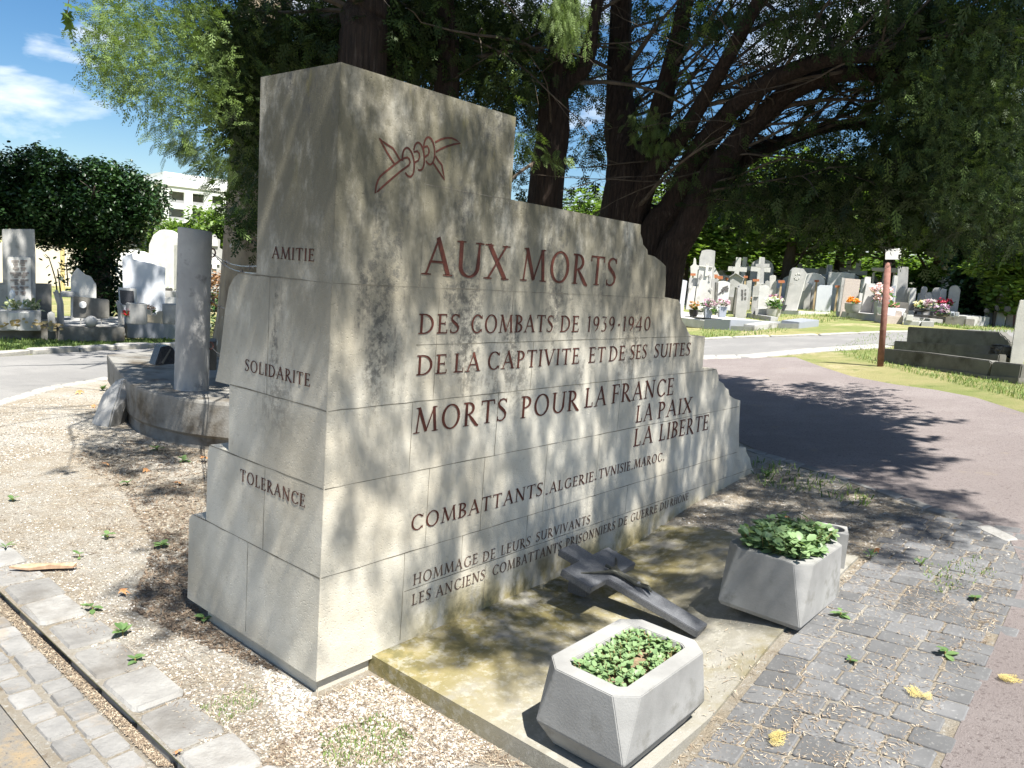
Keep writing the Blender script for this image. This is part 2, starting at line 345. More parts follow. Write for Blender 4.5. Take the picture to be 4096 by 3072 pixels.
def glyph(c):
    s = []
    if c == 'A': s = [S_(.07, .02, .37, .98, t_ * 1.2), S_(.35, 1.02, .67, .02, T_), S_(.18, .36, .55, .36, t_), ser(.08, .02), ser(.66, .02)]
    elif c == 'B': s = [S_(.13, .0, .13, 1), arc(.20, .755, .30, .245, -90, 90), arc(.20, .265, .34, .265, -90, 90), S_(.0, .975, .22, .975, t_), S_(.0, .025, .22, .025, t_), S_(.13, .52, .22, .52, t_)]
    elif c == 'C': s = [arc(.42, .5, .38, .51, 42, 318), vs_(.70, .98, .76), vs_(.70, .04, .22)]
    elif c == 'D': s = [S_(.13, 0, .13, 1), arc(.26, .5, .47, .5, -90, 90), S_(0, .975, .28, .975, t_), S_(0, .025, .28, .025, t_)]
    elif c in 'EF':
        s = [S_(.13, 0, .13, 1), S_(0, .972, .46, .972, t_), S_(.13, .52, .40, .52, t_), vs_(.46, 1.0, .82), vs_(.40, .62, .42)]
        s += [S_(0, .028, .50, .028, t_), vs_(.51, 0, .2)] if c == 'E' else [ser(.13, .018)]
    elif c == 'G': s = [arc(.42, .5, .38, .51, 42, 318), vs_(.68, .98, .78), S_(.70, .42, .70, .07, T_ * .9), ser(.70, .42, .11)]
    elif c == 'H': s = [S_(.13, 0, .13, 1), S_(.63, 0, .63, 1), S_(.13, .52, .63, .52, t_), ser(.13, .018), ser(.13, .982), ser(.63, .018), ser(.63, .982)]
    elif c == 'I': s = [S_(.125, 0, .125, 1), ser(.125, .018), ser(.125, .982)]
    elif c == 'L': s = [S_(.13, 0, .13, 1), S_(0, .028, .46, .028, t_), vs_(.48, 0, .24), ser(.13, .982)]
    elif c == 'M': s = [S_(.09, .02, .18, 1, t_ * 1.2), S_(.16, 1, .47, .03, T_), S_(.46, .03, .76, 1, t_ * 1.1), S_(.75, 1, .84, .02, T_), ser(.09, .018), ser(.84, .018), ser(.13, .985, .08), ser(.81, .985, .08)]
    elif c == 'N': s = [S_(.12, 0, .12, 1, t_ * 1.2), S_(.10, 1, .67, .0, T_), S_(.67, 0, .67, 1, t_ * 1.2), ser(.12, .018), ser(.08, .985, .08), ser(.67, .982)]
    elif c == 'O': s = [arc(.42, .5, .40, .52, 0, 360, 30)]
    elif c == 'P': s = [S_(.13, 0, .13, 1), arc(.20, .72, .31, .28, -90, 90), S_(0, .975, .22, .975, t_), S_(.13, .462, .22, .462, t_), ser(.13, .018)]
    elif c == 'R': s = [S_(.13, 0, .13, 1), arc(.20, .73, .30, .27, -90, 90), S_(0, .975, .22, .975, t_), S_(.13, .482, .24, .482, t_), [(.24, .48, .06), (.42, .24, T_), (.58, .03, T_), (.70, -.05, .05)], ser(.13, .018)]
    elif c == 'S': s = [[(.43, .86, .03), (.36, .955, .05), (.25, .975, .06), (.12, .92, .085), (.065, .80, .11), (.10, .66, .125), (.22, .55, .135), (.34, .44, .135), (.42, .31, .12), (.40, .15, .09), (.28, .035, .06), (.15, .02, .05), (.05, .08, .045), (.03, .17, .03)], vs_(.435, 1.0, .80), vs_(.03, 0, .22)]
    elif c == 'T': s = [S_(.33, 0, .33, .97), S_(.03, .972, .63, .972, t_), vs_(.03, 1.0, .80), vs_(.63, 1.0, .80), ser(.33, .018)]
    elif c == 'U': s = [[(.13, 1, T_), (.13, .36, T_)] + [(x, y, w) for x, y, w in arc(.385, .32, .32, .33, 180, 360)] + [(.66, 1, t_ * 1.2)], ser(.13, .982), ser(.67, .982)]
    elif c == 'V': s = [S_(.06, 1, .36, .02, T_), S_(.35, .0, .64, 1, t_ * 1.2), ser(.06, .982), ser(.64, .982)]
    elif c == 'X': s = [S_(.07, .99, .62, .01, T_), S_(.07, .01, .60, .99, t_ * 1.2), ser(.07, .982), ser(.61, .982), ser(.07, .018), ser(.62, .018)]
    elif c == '1': s = [S_(.14, 0, .14, 1, T_ * .8), S_(.02, .9, .14, .98, t_), ser(.14, .018, .08)]
    elif c == '0': s = [arc(.28, .5, .26, .5, 0, 360, 26, T_ * .9)]
    elif c == '9': s = [arc(.25, .69, .22, .30, 0, 360, 24, T_ * .85), [(.43, .72, T_ * .85), (.43, .5, .1), (.36, .22, .075), (.2, .02, .04)]]
    elif c == '3': s = [[(.06, .95, .05), (.38, .95, .05), (.19, .6, .05), (.34, .5, .09), (.39, .3, .11), (.33, .1, .08), (.2, .02, .05), (.05, .06, .05)]]
    elif c == '4': s = [S_(.40, 0, .40, 1, T_ * .8), S_(.40, .98, .04, .3, t_), S_(.03, .28, .54, .28, t_), ser(.40, .018, .08)]
    elif c == '*': s = [[(.02, .42, .01), (.10, .42, .15), (.18, .42, .01)]]
    elif c == '.': s = [[(.03, .06, .01), (.10, .06, .12), (.17, .06, .01)]]
    elif c == '-': s = [S_(.02, .09, .22, .09, .075)]
    return s
def word(mb, txt, a, b, top, side=False, capz=None):
    fn = left if side else front
    (x0, z0), (x1, z1) = fn(*a), fn(*b); zb = (z0 + z1) / 2
    cap = (fn(*top)[1] - z0) if top is not None else capz
    if side: x0, x1 = -x0, -x1                         # seen from outside the end face, writing runs towards the corner
    sp = 0.13; adv = sum(GW[c] for c in txt) + sp * (len(txt) - 1); kx = (x1 - x0) / adv; x = x0; kk = 0
    kt = cap * (0.45 * kx / cap + 0.55)
    for c in txt:
        jit = random.uniform(-.006, .006) * cap
        for st in glyph(c):
            n = len(st); P = [np.array([x + q[0] * kx, (zb + jit) + q[1] * cap]) for q in st]; vs = []
            for i in range(n):
                tt = P[min(i + 1, n - 1)] - P[max(i - 1, 0)]; tt /= (np.linalg.norm(tt) + 1e-9); nn = np.array([-tt[1], tt[0]]); hw = st[i][2] * kt / 2
                for s in (-1, 0, 1):
                    e = P[i] + nn * hw * s; d = -((0.0022 if s else 0.0006) + 0.00012 * kk)
                    vs.append((e[0], d, e[1]) if not side else (d, -e[0], e[1]))
            mb.add(vs, [(3 * i + j, 3 * i + j + 1, 3 * i + j + 4, 3 * i + j + 3) for i in range(n - 1) for j in (0, 1)]); kk = (kk + 1) % 5
        x += (GW[c] + sp) * kx
    return cap
def line(words, pm=None, side=False):
    cap = None
    for wd in words:
        mb = MB(); r = word(mb, wd[0], wd[1], wd[2], wd[3] if len(wd) > 3 else None, side, cap)
        cap = r if len(wd) > 3 or cap is None else cap
        mb.build('inscription', pm or M_paint, mon)
line([('AUX', (1691, 1098), (2026, 1118), (1758, 954)), ('MORTS', (2082, 1124), (2460, 1142))])
line([('DES', (1672, 1340), (1835, 1328), (1684, 1260)), ('COMBATS', (1879, 1332), (2209, 1327)), ('DE', (2238, 1329), (2313, 1325)), ('1939', (2346, 1327), (2456, 1324)), ('*', (2468, 1324), (2478, 1324)), ('1940', (2488, 1324), (2599, 1321))])
line([('DE', (1664, 1501), (1785, 1493), (1669, 1421)), ('LA', (1813, 1490), (1918, 1482)), ('CAPTIVITE', (1945, 1479), (2314, 1455)), ('ET', (2352, 1451), (2418, 1447)), ('DE', (2433, 1445), (2497, 1440)), ('SES', (2517, 1438), (2584, 1432)), ('SUITES', (2614, 1431), (2758, 1421))])
line([('MORTS', (1655, 1734), (2023, 1681), (1664, 1632)), ('POUR', (2080, 1672), (2311, 1640)), ('LA', (2336, 1632), (2422, 1619)), ('FRANCE', (2444, 1614), (2691, 1578))])
line([('LA', (2541, 1691), (2607, 1679), (2550, 1622)), ('PAIX', (2628, 1674), (2763, 1649))])
line([('LA', (2532, 1787), (2608, 1769), (2540, 1716)), ('LIBERTE', (2634, 1763), (2830, 1719))])
mb = MB(); cp = word(mb, 'COMBATTANTS', (1640, 2117), (2166, 1988), (1671, 2047)); mb.build('inscription', M_paint, mon)
mb = MB(); word(mb, '-', (2180, 1981), (2190, 1979), None, False, cp); mb.build('inscription', M_paint, mon)
for wd, q0, q1 in (('ALGERIE', (2196, 1974), (2372, 1922)), ('.', (2376, 1920), (2386, 1917)), ('TVNISIE', (2393, 1915), (2519, 1880)), ('.', (2523, 1879), (2531, 1876)), ('MAROC', (2535, 1874), (2646, 1843)), ('.', (2650, 1842), (2657, 1840))): mb = MB(); word(mb, wd, q0, q1, None, False, cp * .80); mb.build('inscription', M_paint, mon)
line([('HOMMAGE', (1651, 2336), (1908, 2256), (1659, 2290)), ('DE', (1929, 2247), (1979, 2232)), ('LEURS', (2002, 2222), (2119, 2180)), ('SURVIVANTS', (2142, 2170), (2358, 2090))], M_paint_pale)
line([('LES', (1646, 2421), (1721, 2396), (1651, 2375)), ('ANCIENS', (1742, 2388), (1937, 2318)), ('COMBATTANTS', (1967, 2304), (2244, 2200)), ('PRISONNIERS', (2261, 2193), (2458, 2115)), ('DE', (2471, 2109), (2507, 2094)), ('GUERRE', (2520, 2089), (2626, 2048)), ('DU', (2638, 2043), (2671, 2030)), ('RHONE', (2679, 2027), (2751, 1997))], M_paint_pale)
line([('AMITIE', (1089, 1033), (1258, 1046), (1092, 986))], None, True)
line([('SOLIDARITE', (981, 1483), (1241, 1546), (984, 1437))], None, True)
line([('TOLERANCE', (962, 1922), (1221, 2030), (964, 1876))], None, True)

# barbed-wire knot cut into the top block
em = MB()
def ep(x, y): return front(1000 + x * .49729, y * .49729)
def eline(pts, closed=False, w=0.0072):
    P = [np.array(ep(*q)) for q in pts]
    if closed: P = P + [P[0]]
    n = len(P); vs = []
    for i in range(n):
        tt = P[min(i + 1, n - 1)] - P[max(i - 1, 0)]
        if closed and i in (0, n - 1): tt = P[1] - P[-2]
        tt /= (np.linalg.norm(tt) + 1e-9); nn = np.array([-tt[1], tt[0]])
        for s in (-1, 1): e = P[i] + nn * s * w / 2; vs.append((e[0], -(0.0012 + 0.0001 * (len(em.f) % 5)), e[1]))
    em.add(vs, [(2 * i, 2 * i + 1, 2 * i + 3, 2 * i + 2) for i in range(n - 1)])
def ell(cx, cy, rx, ry, tilt, a0=0, a1=360, n=34):
    o = []
    for i in range(n + 1):
        a = R_(a0 + (a1 - a0) * i / n); x, y = rx * math.cos(a), ry * math.sin(a); c, s = math.cos(R_(tilt)), math.sin(R_(tilt)); o.append((cx + x * c - y * s, cy + x * s + y * c))
    return o
eline([(1205, 1290), (1240, 1272), (1265, 1266), (1280, 1280), (1287, 1305), (1277, 1328), (1255, 1345), (1200, 1385), (1140, 1436), (1080, 1488), (1030, 1535), (1005, 1555), (1015, 1490), (1028, 1450), (1045, 1420), (1090, 1380), (1150, 1332), (1205, 1290)])
eline([(1165, 1325), (1100, 1225), (1040, 1112), (1095, 1158), (1148, 1192), (1178, 1240), (1207, 1290)])
eline(ell(1272, 1305, 46, 117, -7, -172, 138)); eline(ell(1358, 1258, 42, 112, -5, -152, 112)); eline(ell(1440, 1213, 44, 110, -4, -190, 135))
eline([(1315, 1222), (1345, 1216), (1360, 1235), (1363, 1262), (1352, 1290), (1322, 1308)]); eline([(1398, 1182), (1425, 1175), (1437, 1200), (1440, 1222), (1430, 1246), (1405, 1262)])
eline([(1488, 1145), (1530, 1122), (1580, 1109), (1620, 1110), (1655, 1126), (1692, 1152), (1640, 1160), (1580, 1178), (1530, 1200), (1494, 1222)])
eline([(1489, 1254), (1515, 1294), (1541, 1326), (1552, 1385), (1564, 1446), (1515, 1376), (1466, 1300)])
em.build('barbed_wire_emblem', M_paint, mon)
# ------------------------------------------------------------------ ground sheets
def sheet(name, poly, off, m, kind='structure', lift=None, extra=()):
    bm = bmesh.new(); vs = [bm.verts.new((p[0], p[1], 0)) for p in poly]; bm.faces.new(vs)
    for x in [0.45, 0.6, 0.75, 0.9, 1.05, 1.2, 1.4, 1.8, 2.4, 3.2, 4.2, 5.5, 7, 7.6, 8.2, 9, 10, 12, 15, 20] + list(extra):
        bmesh.ops.bisect_plane(bm, geom=bm.verts[:] + bm.edges[:] + bm.faces[:], plane_co=(x, 0, 0), plane_no=(1, 0, 0))
    bmesh.ops.triangulate(bm, faces=bm.faces[:])
    for v in bm.verts: v.co.z = gz(v.co.x) + off + (lift(v.co) if lift else 0)
    bmesh.ops.recalc_face_normals(bm, faces=bm.faces[:])
    for f in bm.faces:
        if f.normal.z < 0: f.normal_flip()
    me = bpy.data.meshes.new(name); bm.to_mesh(me); bm.free(); me.materials.append(m)
    return tag(link(bpy.data.objects.new(name, me)), kind=kind)
def groundmat(name, cols, scales, rough=0.95, bump=0.6, bscale=60, bdist=0.02, patch=None):
    """layers of world-scale noise, each mixing one more real colour in"""
    m = bpy.data.materials.new(name); m.use_nodes = True; nt = m.node_tree; b = nt.nodes['Principled BSDF']; L = nt.links.new
    b.inputs['Roughness'].default_value = rough; b.inputs['Specular IOR Level'].default_value = 0.15
    t = N(nt, 'ShaderNodeTexCoord'); o = t.outputs['Object']; c = None
    for i, col in enumerate(cols):
        if c is None: c = col; continue
        sc, lo, hi = scales[i - 1][:3]
        n = N(nt, 'ShaderNodeTexNoise'); n.inputs['Scale'].default_value = sc; n.inputs['Detail'].default_value = 8; n.inputs['Roughness'].default_value = 0.7
        mpn = N(nt, 'ShaderNodeMapping'); mpn.inputs['Location'].default_value = (i * 3.1, i * 1.7, 0); L(o, mpn.inputs[0]); L(mpn.outputs[0], n.inputs['Vector'])
        r = N(nt, 'ShaderNodeMapRange', interpolation_type='SMOOTHSTEP'); r.inputs[1].default_value = lo; r.inputs[2].default_value = hi; L(n.outputs['Fac'], r.inputs[0])
        mx = N(nt, 'ShaderNodeMixRGB'); L(r.outputs[0], mx.inputs['Fac'])
        if isinstance(c, tuple): mx.inputs['Color1'].default_value = (*c, 1)
        else: L(c, mx.inputs['Color1'])
        mx.inputs['Color2'].default_value = (*col, 1); c = mx.outputs[0]
    L(c, b.inputs['Base Color'])
    nb = N(nt, 'ShaderNodeTexNoise'); nb.inputs['Scale'].default_value = bscale; nb.inputs['Detail'].default_value = 6; nb.inputs['Roughness'].default_value = 0.8; L(o, nb.inputs['Vector'])
    bp = N(nt, 'ShaderNodeBump'); bp.inputs['Strength'].default_value = bump; bp.inputs['Distance'].default_value = bdist; L(nb.outputs['Fac'], bp.inputs['Height']); L(bp.outputs[0], b.inputs['Normal'])
    return m
M_grass = groundmat('dry_grass_ground', [(.30, .28, .13), (.20, .23, .08), (.42, .36, .22), (.13, .17, .055)], [(0.55, .42, .6), (0.8, .52, .68), (3.5, .55, .7)], bump=0.9, bscale=22, bdist=0.05)
M_bed = groundmat('gravel_and_litter', [(.33, .285, .22), (.40, .375, .325), (.22, .175, .125), (.48, .465, .425), (.14, .105, .075)], [(1.6, .42, .6), (5.5, .56, .70), (46, .54, .64), (80, .60, .70)], bump=1.0, bscale=95, bdist=0.02)
M_asph = groundmat('worn_asphalt', [(.195, .192, .187), (.235, .23, .222), (.135, .133, .128), (.32, .31, .30)], [(1.2, .4, .65), (70, .55, .68), (110, .62, .72)], bump=0.5, bscale=160, bdist=0.008)
M_red = groundmat('reddish_gravel_path', [(.215, .187, .180), (.25, .222, .213), (.13, .108, .104), (.38, .35, .335), (.26, .22, .17)], [(1.3, .4, .65), (60, .52, .66), (85, .62, .71), (2.6, .60, .72)], bump=0.9, bscale=120, bdist=0.012)
M_near = groundmat('near_road_asphalt', [(.17, .165, .155), (.22, .21, .19), (.30, .235, .15), (.10, .10, .10)], [(1.5, .4, .65), (2.5, .50, .62), (90, .55, .7)], bump=0.7, bscale=120, bdist=0.012)
KA, KB = np.array([-.90, 2.175]), np.array([-2.24, 3.30])           # line of the kerb face in the foreground
kd = (KB - KA) / np.linalg.norm(KB - KA); kn = np.array([kd[1], -kd[0]]);  kn = kn if kn @ (np.array([0, 0]) - KA) > 0 else -kn
farA, farB = KA - kd * 300, KB + kd * 300
back = -kn * 400
sheet('ground', [tuple(farA), tuple(farA + back), tuple(farB + back), tuple(farB)], 0.0, M_grass)
sheet('near_road', [tuple(farA - back * .1), tuple(farA + kn * .001), tuple(farB + kn * .001), tuple(farB - back * .1)], -0.052, M_near)
G2 = lambda *ps: [tuple(at(*p)[:2]) for p in ps]
bed = [tuple(KA - kd * 2.2), tuple(KB + kd * 2.4), (-5.2, 6.6), (-5.05, 7.6), (-5.02, 8.33), (-4.87, 9.13), (-4.2, 9.9), (-1.5, 11.2), (0.6, 11.0), (1.6, 9.0)] + G2((3080, 1828), (3443, 1938), (3757, 2052), (3931, 2112), (4040, 2166), (4085, 2260), (4090, 2322), (3995, 2545), (3866, 2844), (3762, 3072)) + [(1.45, 1.7), (0.6, .8)]
sheet('gravel_bed', bed, 0.004, M_bed)
rp = G2((3080, 1828), (3443, 1938), (3757, 2052), (3931, 2112), (4040, 2166), (4085, 2260), (4090, 2322), (3995, 2545), (3866, 2844), (3762, 3072)) + [(1.45, 1.7), (1.2, .5), (5, -1), (9, 6)] + G2((4096, 1655), (3900, 1592), (3742, 1562), (3580, 1540), (3408, 1508), (3290, 1470), (3180, 1430), (2996, 1432), (2816, 1436), (2500, 1445)) + [(0.6, 11.0), (1.6, 9.0)]
sheet('reddish_path', rp, 0.008, M_red)
lr = G2((0, 1607), (214, 1545), (423, 1510)) + [(-4.87, 9.13), (-4.2, 9.9), (-3.0, 10.8), (-1.2, 11.6)] + [(0.4, 13.2), (-2.8, 13.6)] + G2((696, 1393), (398, 1404), (0, 1430)) + [(-14, 9.0), (-9, 4.5)]
sheet('left_road', lr, 0.008, M_asph)
rr = G2((2600, 1452), (2816, 1437), (2996, 1434), (3274, 1404), (3518, 1387), (3900, 1370), (4096, 1365)) + G2((4096, 1322), (3628, 1332), (2996, 1352), (2830, 1358), (2500, 1366))
sheet('right_road', rr, 0.012, M_asph)
M_flag = mat('pale_kerb_setts', (.27, .26, .24), (.37, .36, .33), 14, bump=.5, bscale=60)
def strip_blocks(name, pts, wid, hgt, lens, m, sink=0.03, zoff=0.0, gap=0.012, rough=0.01, rows=1, kind='structure', ztop=None, parent=None):
    """a row of separate stones along a line"""
    P = [np.array(p[:2], float) for p in pts]; seg = [np.linalg.norm(P[i + 1] - P[i]) for i in range(len(P) - 1)]; tot = sum(seg)
    def pos(s):
        for i, L in enumerate(seg):
            if s <= L or i == len(seg) - 1: return P[i] + (P[i + 1] - P[i]) * (s / L), (P[i + 1] - P[i]) / L
            s -= L
    mb = MB()
    for r in range(rows):
        s = random.uniform(-.1, 0)
        while s < tot:
            L = random.uniform(*lens); c, d = pos(min(tot, max(0, s + L / 2))); nn = np.array([-d[1], d[0]])
            w0 = wid / rows; o = nn * (w0 * (r + .5) - wid / 2 + random.uniform(-rough, rough)); hw = w0 / 2 - gap / 2; hl = L / 2 - gap / 2
            q = [c + o + d * (sx * hl * random.uniform(.97, 1.0)) + nn * (sy * hw * random.uniform(.94, 1.03)) for sx, sy in ((-1, -1), (1, -1), (1, 1), (-1, 1))]
            q = sum([[q[k] + (q[(k + 1) % 4] - q[k]) * .09, q[k] + (q[(k + 1) % 4] - q[k]) * .91] for k in range(4)], [])
            cc = sum(q) / 8; zt = (gz(cc[0]) if ztop is None else ztop) + zoff + hgt + random.uniform(-rough, rough) * .6; tl = [random.uniform(-rough, rough) * .5 for _ in q]
            dz_ = [0.0 if ztop is not None else gz(x) - gz(cc[0]) for x, y in q]
            mb.rings([[(x, y, zt - hgt - sink + e) for (x, y), e in zip(q, dz_)], [(x, y, zt - .012 + t + e) for (x, y), t, e in zip(q, tl, dz_)], [(cc[0] + (x - cc[0]) * .9, cc[1] + (y - cc[1]) * .9, zt + t + e) for (x, y), t, e in zip(q, tl, dz_)]])
            s += L
    o = mb.build(name, m, parent)
    return tag(o, kind=kind) if kind else o
M_kerb = mat('granite_kerb', (.20, .195, .185), (.285, .28, .265), 7, bump=.9, bscale=45, c3=(.15, .14, .125), s3=3)
M_sett = mat('granite_setts', (.18, .178, .172), (.255, .25, .24), 9, bump=.9, bscale=50, c3=(.30, .24, .17), s3=5, t3=(.55, .75))
kc = [KA - kd * .6 - kn * .11, KB + kd * 1.2 - kn * .11]
strip_blocks('kerb', kc, .20, .0, (.2, .34), M_kerb, sink=.12, zoff=.014, gap=.005, rough=.010, ztop=0)
gc = [KA - kd * .8 + kn * .135, KB + kd * 1.2 + kn * .135]
strip_blocks('gutter_setts', gc, .20, .0, (.10, .155), M_sett, sink=.05, zoff=.006, gap=.008, rough=.006, rows=2, ztop=-.04)
sheet('gutter_debris', [tuple(KA - kd * .8 - kn * .03), tuple(KA - kd * .8 + kn * .27), tuple(KB + kd * 1.2 + kn * .25), tuple(KB + kd * 1.2 - kn * .03)], -.042, M_bed)
strip_blocks('road_edge_setts', [at(-80, 1640)] + [at(*p) for p in ((0, 1615), (214, 1552), (423, 1516))] + [(-4.75, 9.2, 0)], .16, .0, (.14, .2), M_flag, zoff=.016, rough=.006)
strip_blocks('far_kerb', [at(*p) for p in ((-100, 1432), (0, 1424), (398, 1399), (696, 1388))] + [(-2.8, 13.7, 0)], .2, .07, (.5, .9), M_flag, zoff=.0, rough=.015)
strip_blocks('path_edge_setts', [at(*p) for p in ((2600, 1446), (2816, 1432), (2996, 1428), (3274, 1402), (3500, 1388))], .5, .0, (.3, .5), M_flag, zoff=.022, rough=.003, gap=.006, rows=2)
strip_blocks('road_border', [at(*p) for p in ((2780, 1362), (2996, 1352), (3300, 1343), (3628, 1331))], .2, .04, (.5, 1.), M_flag, rough=.01)
strip_blocks('bed_edge_stones', [at(*p) for p in ((3010, 1806), (3080, 1828), (3443, 1938), (3757, 2052), (3931, 2112), (4000, 2145))], .10, .0, (.16, .3), M_kerb, zoff=.012, rough=.006)

# concrete slab in front of the monument
def slab_z(x, y): return max(0.075, gz((ml(x, y))[0]) + 0.018)
M_slab = groundmat('weathered_concrete_slab', [(.225, .215, .18), (.275, .265, .235), (.19, .165, .09), (.11, .10, .065), (.36, .35, .325)], [(3, .4, .6), (1.6, .50, .68), (2.6, .58, .70), (60, .58, .68)], bump=.5, bscale=90, bdist=.008)
def moss_near_wall(m):
    nt = m.node_tree; b = nt.nodes['Principled BSDF']; L = nt.links.new; old = b.inputs['Base Color'].links[0].from_socket
    t = N(nt, 'ShaderNodeTexCoord'); sx = N(nt, 'ShaderNodeSeparateXYZ'); L(t.outputs['Object'], sx.inputs[0]); c = old
    for col, y0, y1, sc, lo, hi, k in (((.235, .195, .075), -1.0, -.15, 4.5, .36, .58, .85), ((.11, .105, .05), -.6, .05, 9, .44, .62, .8), ((.36, .35, .30), -1.2, -.9, 22, .5, .62, .5)):
        n = N(nt, 'ShaderNodeTexNoise'); n.inputs['Scale'].default_value = sc; n.inputs['Detail'].default_value = 9; n.inputs['Roughness'].default_value = .7; L(t.outputs['Object'], n.inputs['Vector'])
        r = N(nt, 'ShaderNodeMapRange', interpolation_type='SMOOTHSTEP'); r.inputs[1].default_value = lo; r.inputs[2].default_value = hi; L(n.outputs['Fac'], r.inputs[0])
        w = N(nt, 'ShaderNodeMapRange', interpolation_type='SMOOTHSTEP'); w.inputs[1].default_value = y0; w.inputs[2].default_value = y1; w.inputs[4].default_value = k; L(sx.outputs[1], w.inputs[0])
        mu = N(nt, 'ShaderNodeMath', operation='MULTIPLY'); L(r.outputs[0], mu.inputs[0]); L(w.outputs[0], mu.inputs[1])
        mx = N(nt, 'ShaderNodeMixRGB'); L(mu.outputs[0], mx.inputs['Fac']); L(c, mx.inputs['Color1']); mx.inputs['Color2'].default_value = (*col, 1); c = mx.outputs[0]
    L(c, b.inputs['Base Color'])
moss_near_wall(M_slab)
ns, nm = 26, 14; vs = []; fs = []
for i in range(ns + 1):
    for j in range(nm + 1):
        x = .262 + (2.53 - .262) * i / ns; y = .02 - 1.165 * j / nm
        q = ml(x, y); vs.append((x, y, slab_z(x, y)))
for i in range(ns):
    for j in range(nm): a = i * (nm + 1) + j; fs.append((a, a + 1, a + nm + 2, a + nm + 1))
mb = MB(); mb.add(vs, fs); edge = [j for j in range(nm + 1)] + [(i + 1) * (nm + 1) - 1 for i in range(1, ns + 1)] + [ns * (nm + 1) + j for j in range(nm - 1, -1, -1)]
nb = len(mb.v); low = [(mb.v[e][0], mb.v[e][1], -.06) for e in edge]; mb.add(low, [])
for i in range(len(edge) - 1): mb.f.append([edge[i], nb + i, nb + i + 1, edge[i + 1]]); mb.m.append(0)
sb = mb.build('concrete_slab', M_slab, None, loc=K0, rz=MON_ROT, smooth=True)
tag(sb, 'mossy concrete slab lying on the ground along the front of the memorial', 'slab')

# cobbles in front of the slab
M_cob = mat('dark_cobbles', (.105, .107, .11), (.15, .152, .155), 5.0, bump=.35, bscale=110, c3=(.22, .22, .217), s3=60, t3=(.56, .68), detail=8)
def per_piece_tone(m, lo, hi):
    nt = m.node_tree; b = nt.nodes['Principled BSDF']; old = b.inputs['Base Color'].links[0].from_socket; g = N(nt, 'ShaderNodeNewGeometry'); r = N(nt, 'ShaderNodeMapRange'); r.inputs[3].default_value = lo; r.inputs[4].default_value = hi; nt.links.new(g.outputs['Random Per Island'], r.inputs[0])
    h = N(nt, 'ShaderNodeHueSaturation'); nt.links.new(r.outputs[0], h.inputs['Value']); nt.links.new(old, h.inputs['Color']); nt.links.new(h.outputs[0], b.inputs['Base Color'])
per_piece_tone(M_cob, .75, 1.15); per_piece_tone(M_kerb, .8, 1.15); per_piece_tone(M_sett, .8, 1.15)
mb = MB(); x = -.9; row = 0
while x < 3.38:
    wd = random.uniform(.095, .118); y = -1.185 + (row % 2) * .05
    ymin = -1.80 - .03 * math.sin(x * 3)
    while y > ymin:
        ln = random.uniform(.115, .165)
        if x + wd > .30 and x < 2.5 and y > -1.17: y -= .05; continue
        g = .0042; q = [(x + g + random.uniform(-.003, .003), y - ln + g), (x + wd - g + random.uniform(-.003, .003), y - ln + g), (x + wd - g + random.uniform(-.003, .003), y - g), (x + g + random.uniform(-.003, .003), y - g)]
        q = sum([[tuple(np.array(q[k]) + (np.array(q[(k + 1) % 4]) - np.array(q[k])) * f) for f in (.07, .93)] for k in range(4)], [])
        cx, cy = x + wd / 2, y - ln / 2; zt = gz(ml(cx, cy)[0]) + .009 + random.uniform(-.002, .002); tx, ty = random.uniform(-.035, .035), random.uniform(-.035, .035)
        g0 = gz(ml(cx, cy)[0])
        def rr_(k, z): return [(cx + (a - cx) * k, cy + (b - cy) * k, zt + z + (a - cx) * tx + (b - cy) * ty + gz(ml(a, b)[0]) - g0) for a, b in q]
        if not (x < .1 and y < -1.6) : mb.rings([rr_(1, -.08), rr_(1, -.005), rr_(.965, -.0015), rr_(.91, .0)])
        y -= ln
    x += wd; row += 1
tag(mb.build('cobbled_paving', M_cob, None, loc=K0, rz=MON_ROT), kind='structure')

# ------------------------------------------------------------------ planters
M_conc = mat('exposed_aggregate_concrete', (.215, .215, .208), (.315, .315, .305), 3.2, bump=.35, bscale=130, c3=(.125, .12, .10), s3=5.5, t3=(.54, .72), detail=10)
M_soil = mat('potting_soil', (.16, .11, .07), (.27, .2, .13), 40, bump=1, bscale=90)
def planter(label, cx, cy, z0, a, b, h, mid, rz, base_in=.045):
    t = thing('concrete_planter', label, 'planter', ml(cx, cy, z0), MON_ROT + rz, 'concrete planters before the memorial')
    c = .062; mb = MB()
    oct_ = lambda a, b, c, z: [(a - c, -b, z), (a, -b + c, z), (a, b - c, z), (a - c, b, z), (-a + c, b, z), (-a, b - c, z), (-a, -b + c, z), (-a + c, -b, z)]
    sq = lambda a, b, z, e=.004: oct_(a, b, e, z)
    ia, ib = a - .062, b - .062
    mb.rings([sq(a - base_in, b - base_in, 0), sq(a, b, mid), oct_(a, b, c, h), oct_(ia, ib, .02, h), oct_(ia - .01, ib - .01, .02, h - .06)], cap=False)
    mb.f.append(list(range(7, -1, -1))); mb.m.append(0)
    mb.build('planter_body', M_conc, t, bevel=.004)
    m2 = MB(); m2.rings([oct_(ia - .004, ib - .004, .02, h - .05), oct_(ia - .004, ib - .004, .02, h - .034)]); m2.build('soil', M_soil, t)
    return t, ia, ib, h
P1 = dict(cx=.546, cy=-.972, z0=.079, a=.268, b=.17, h=.285, mid=.082, rz=0)
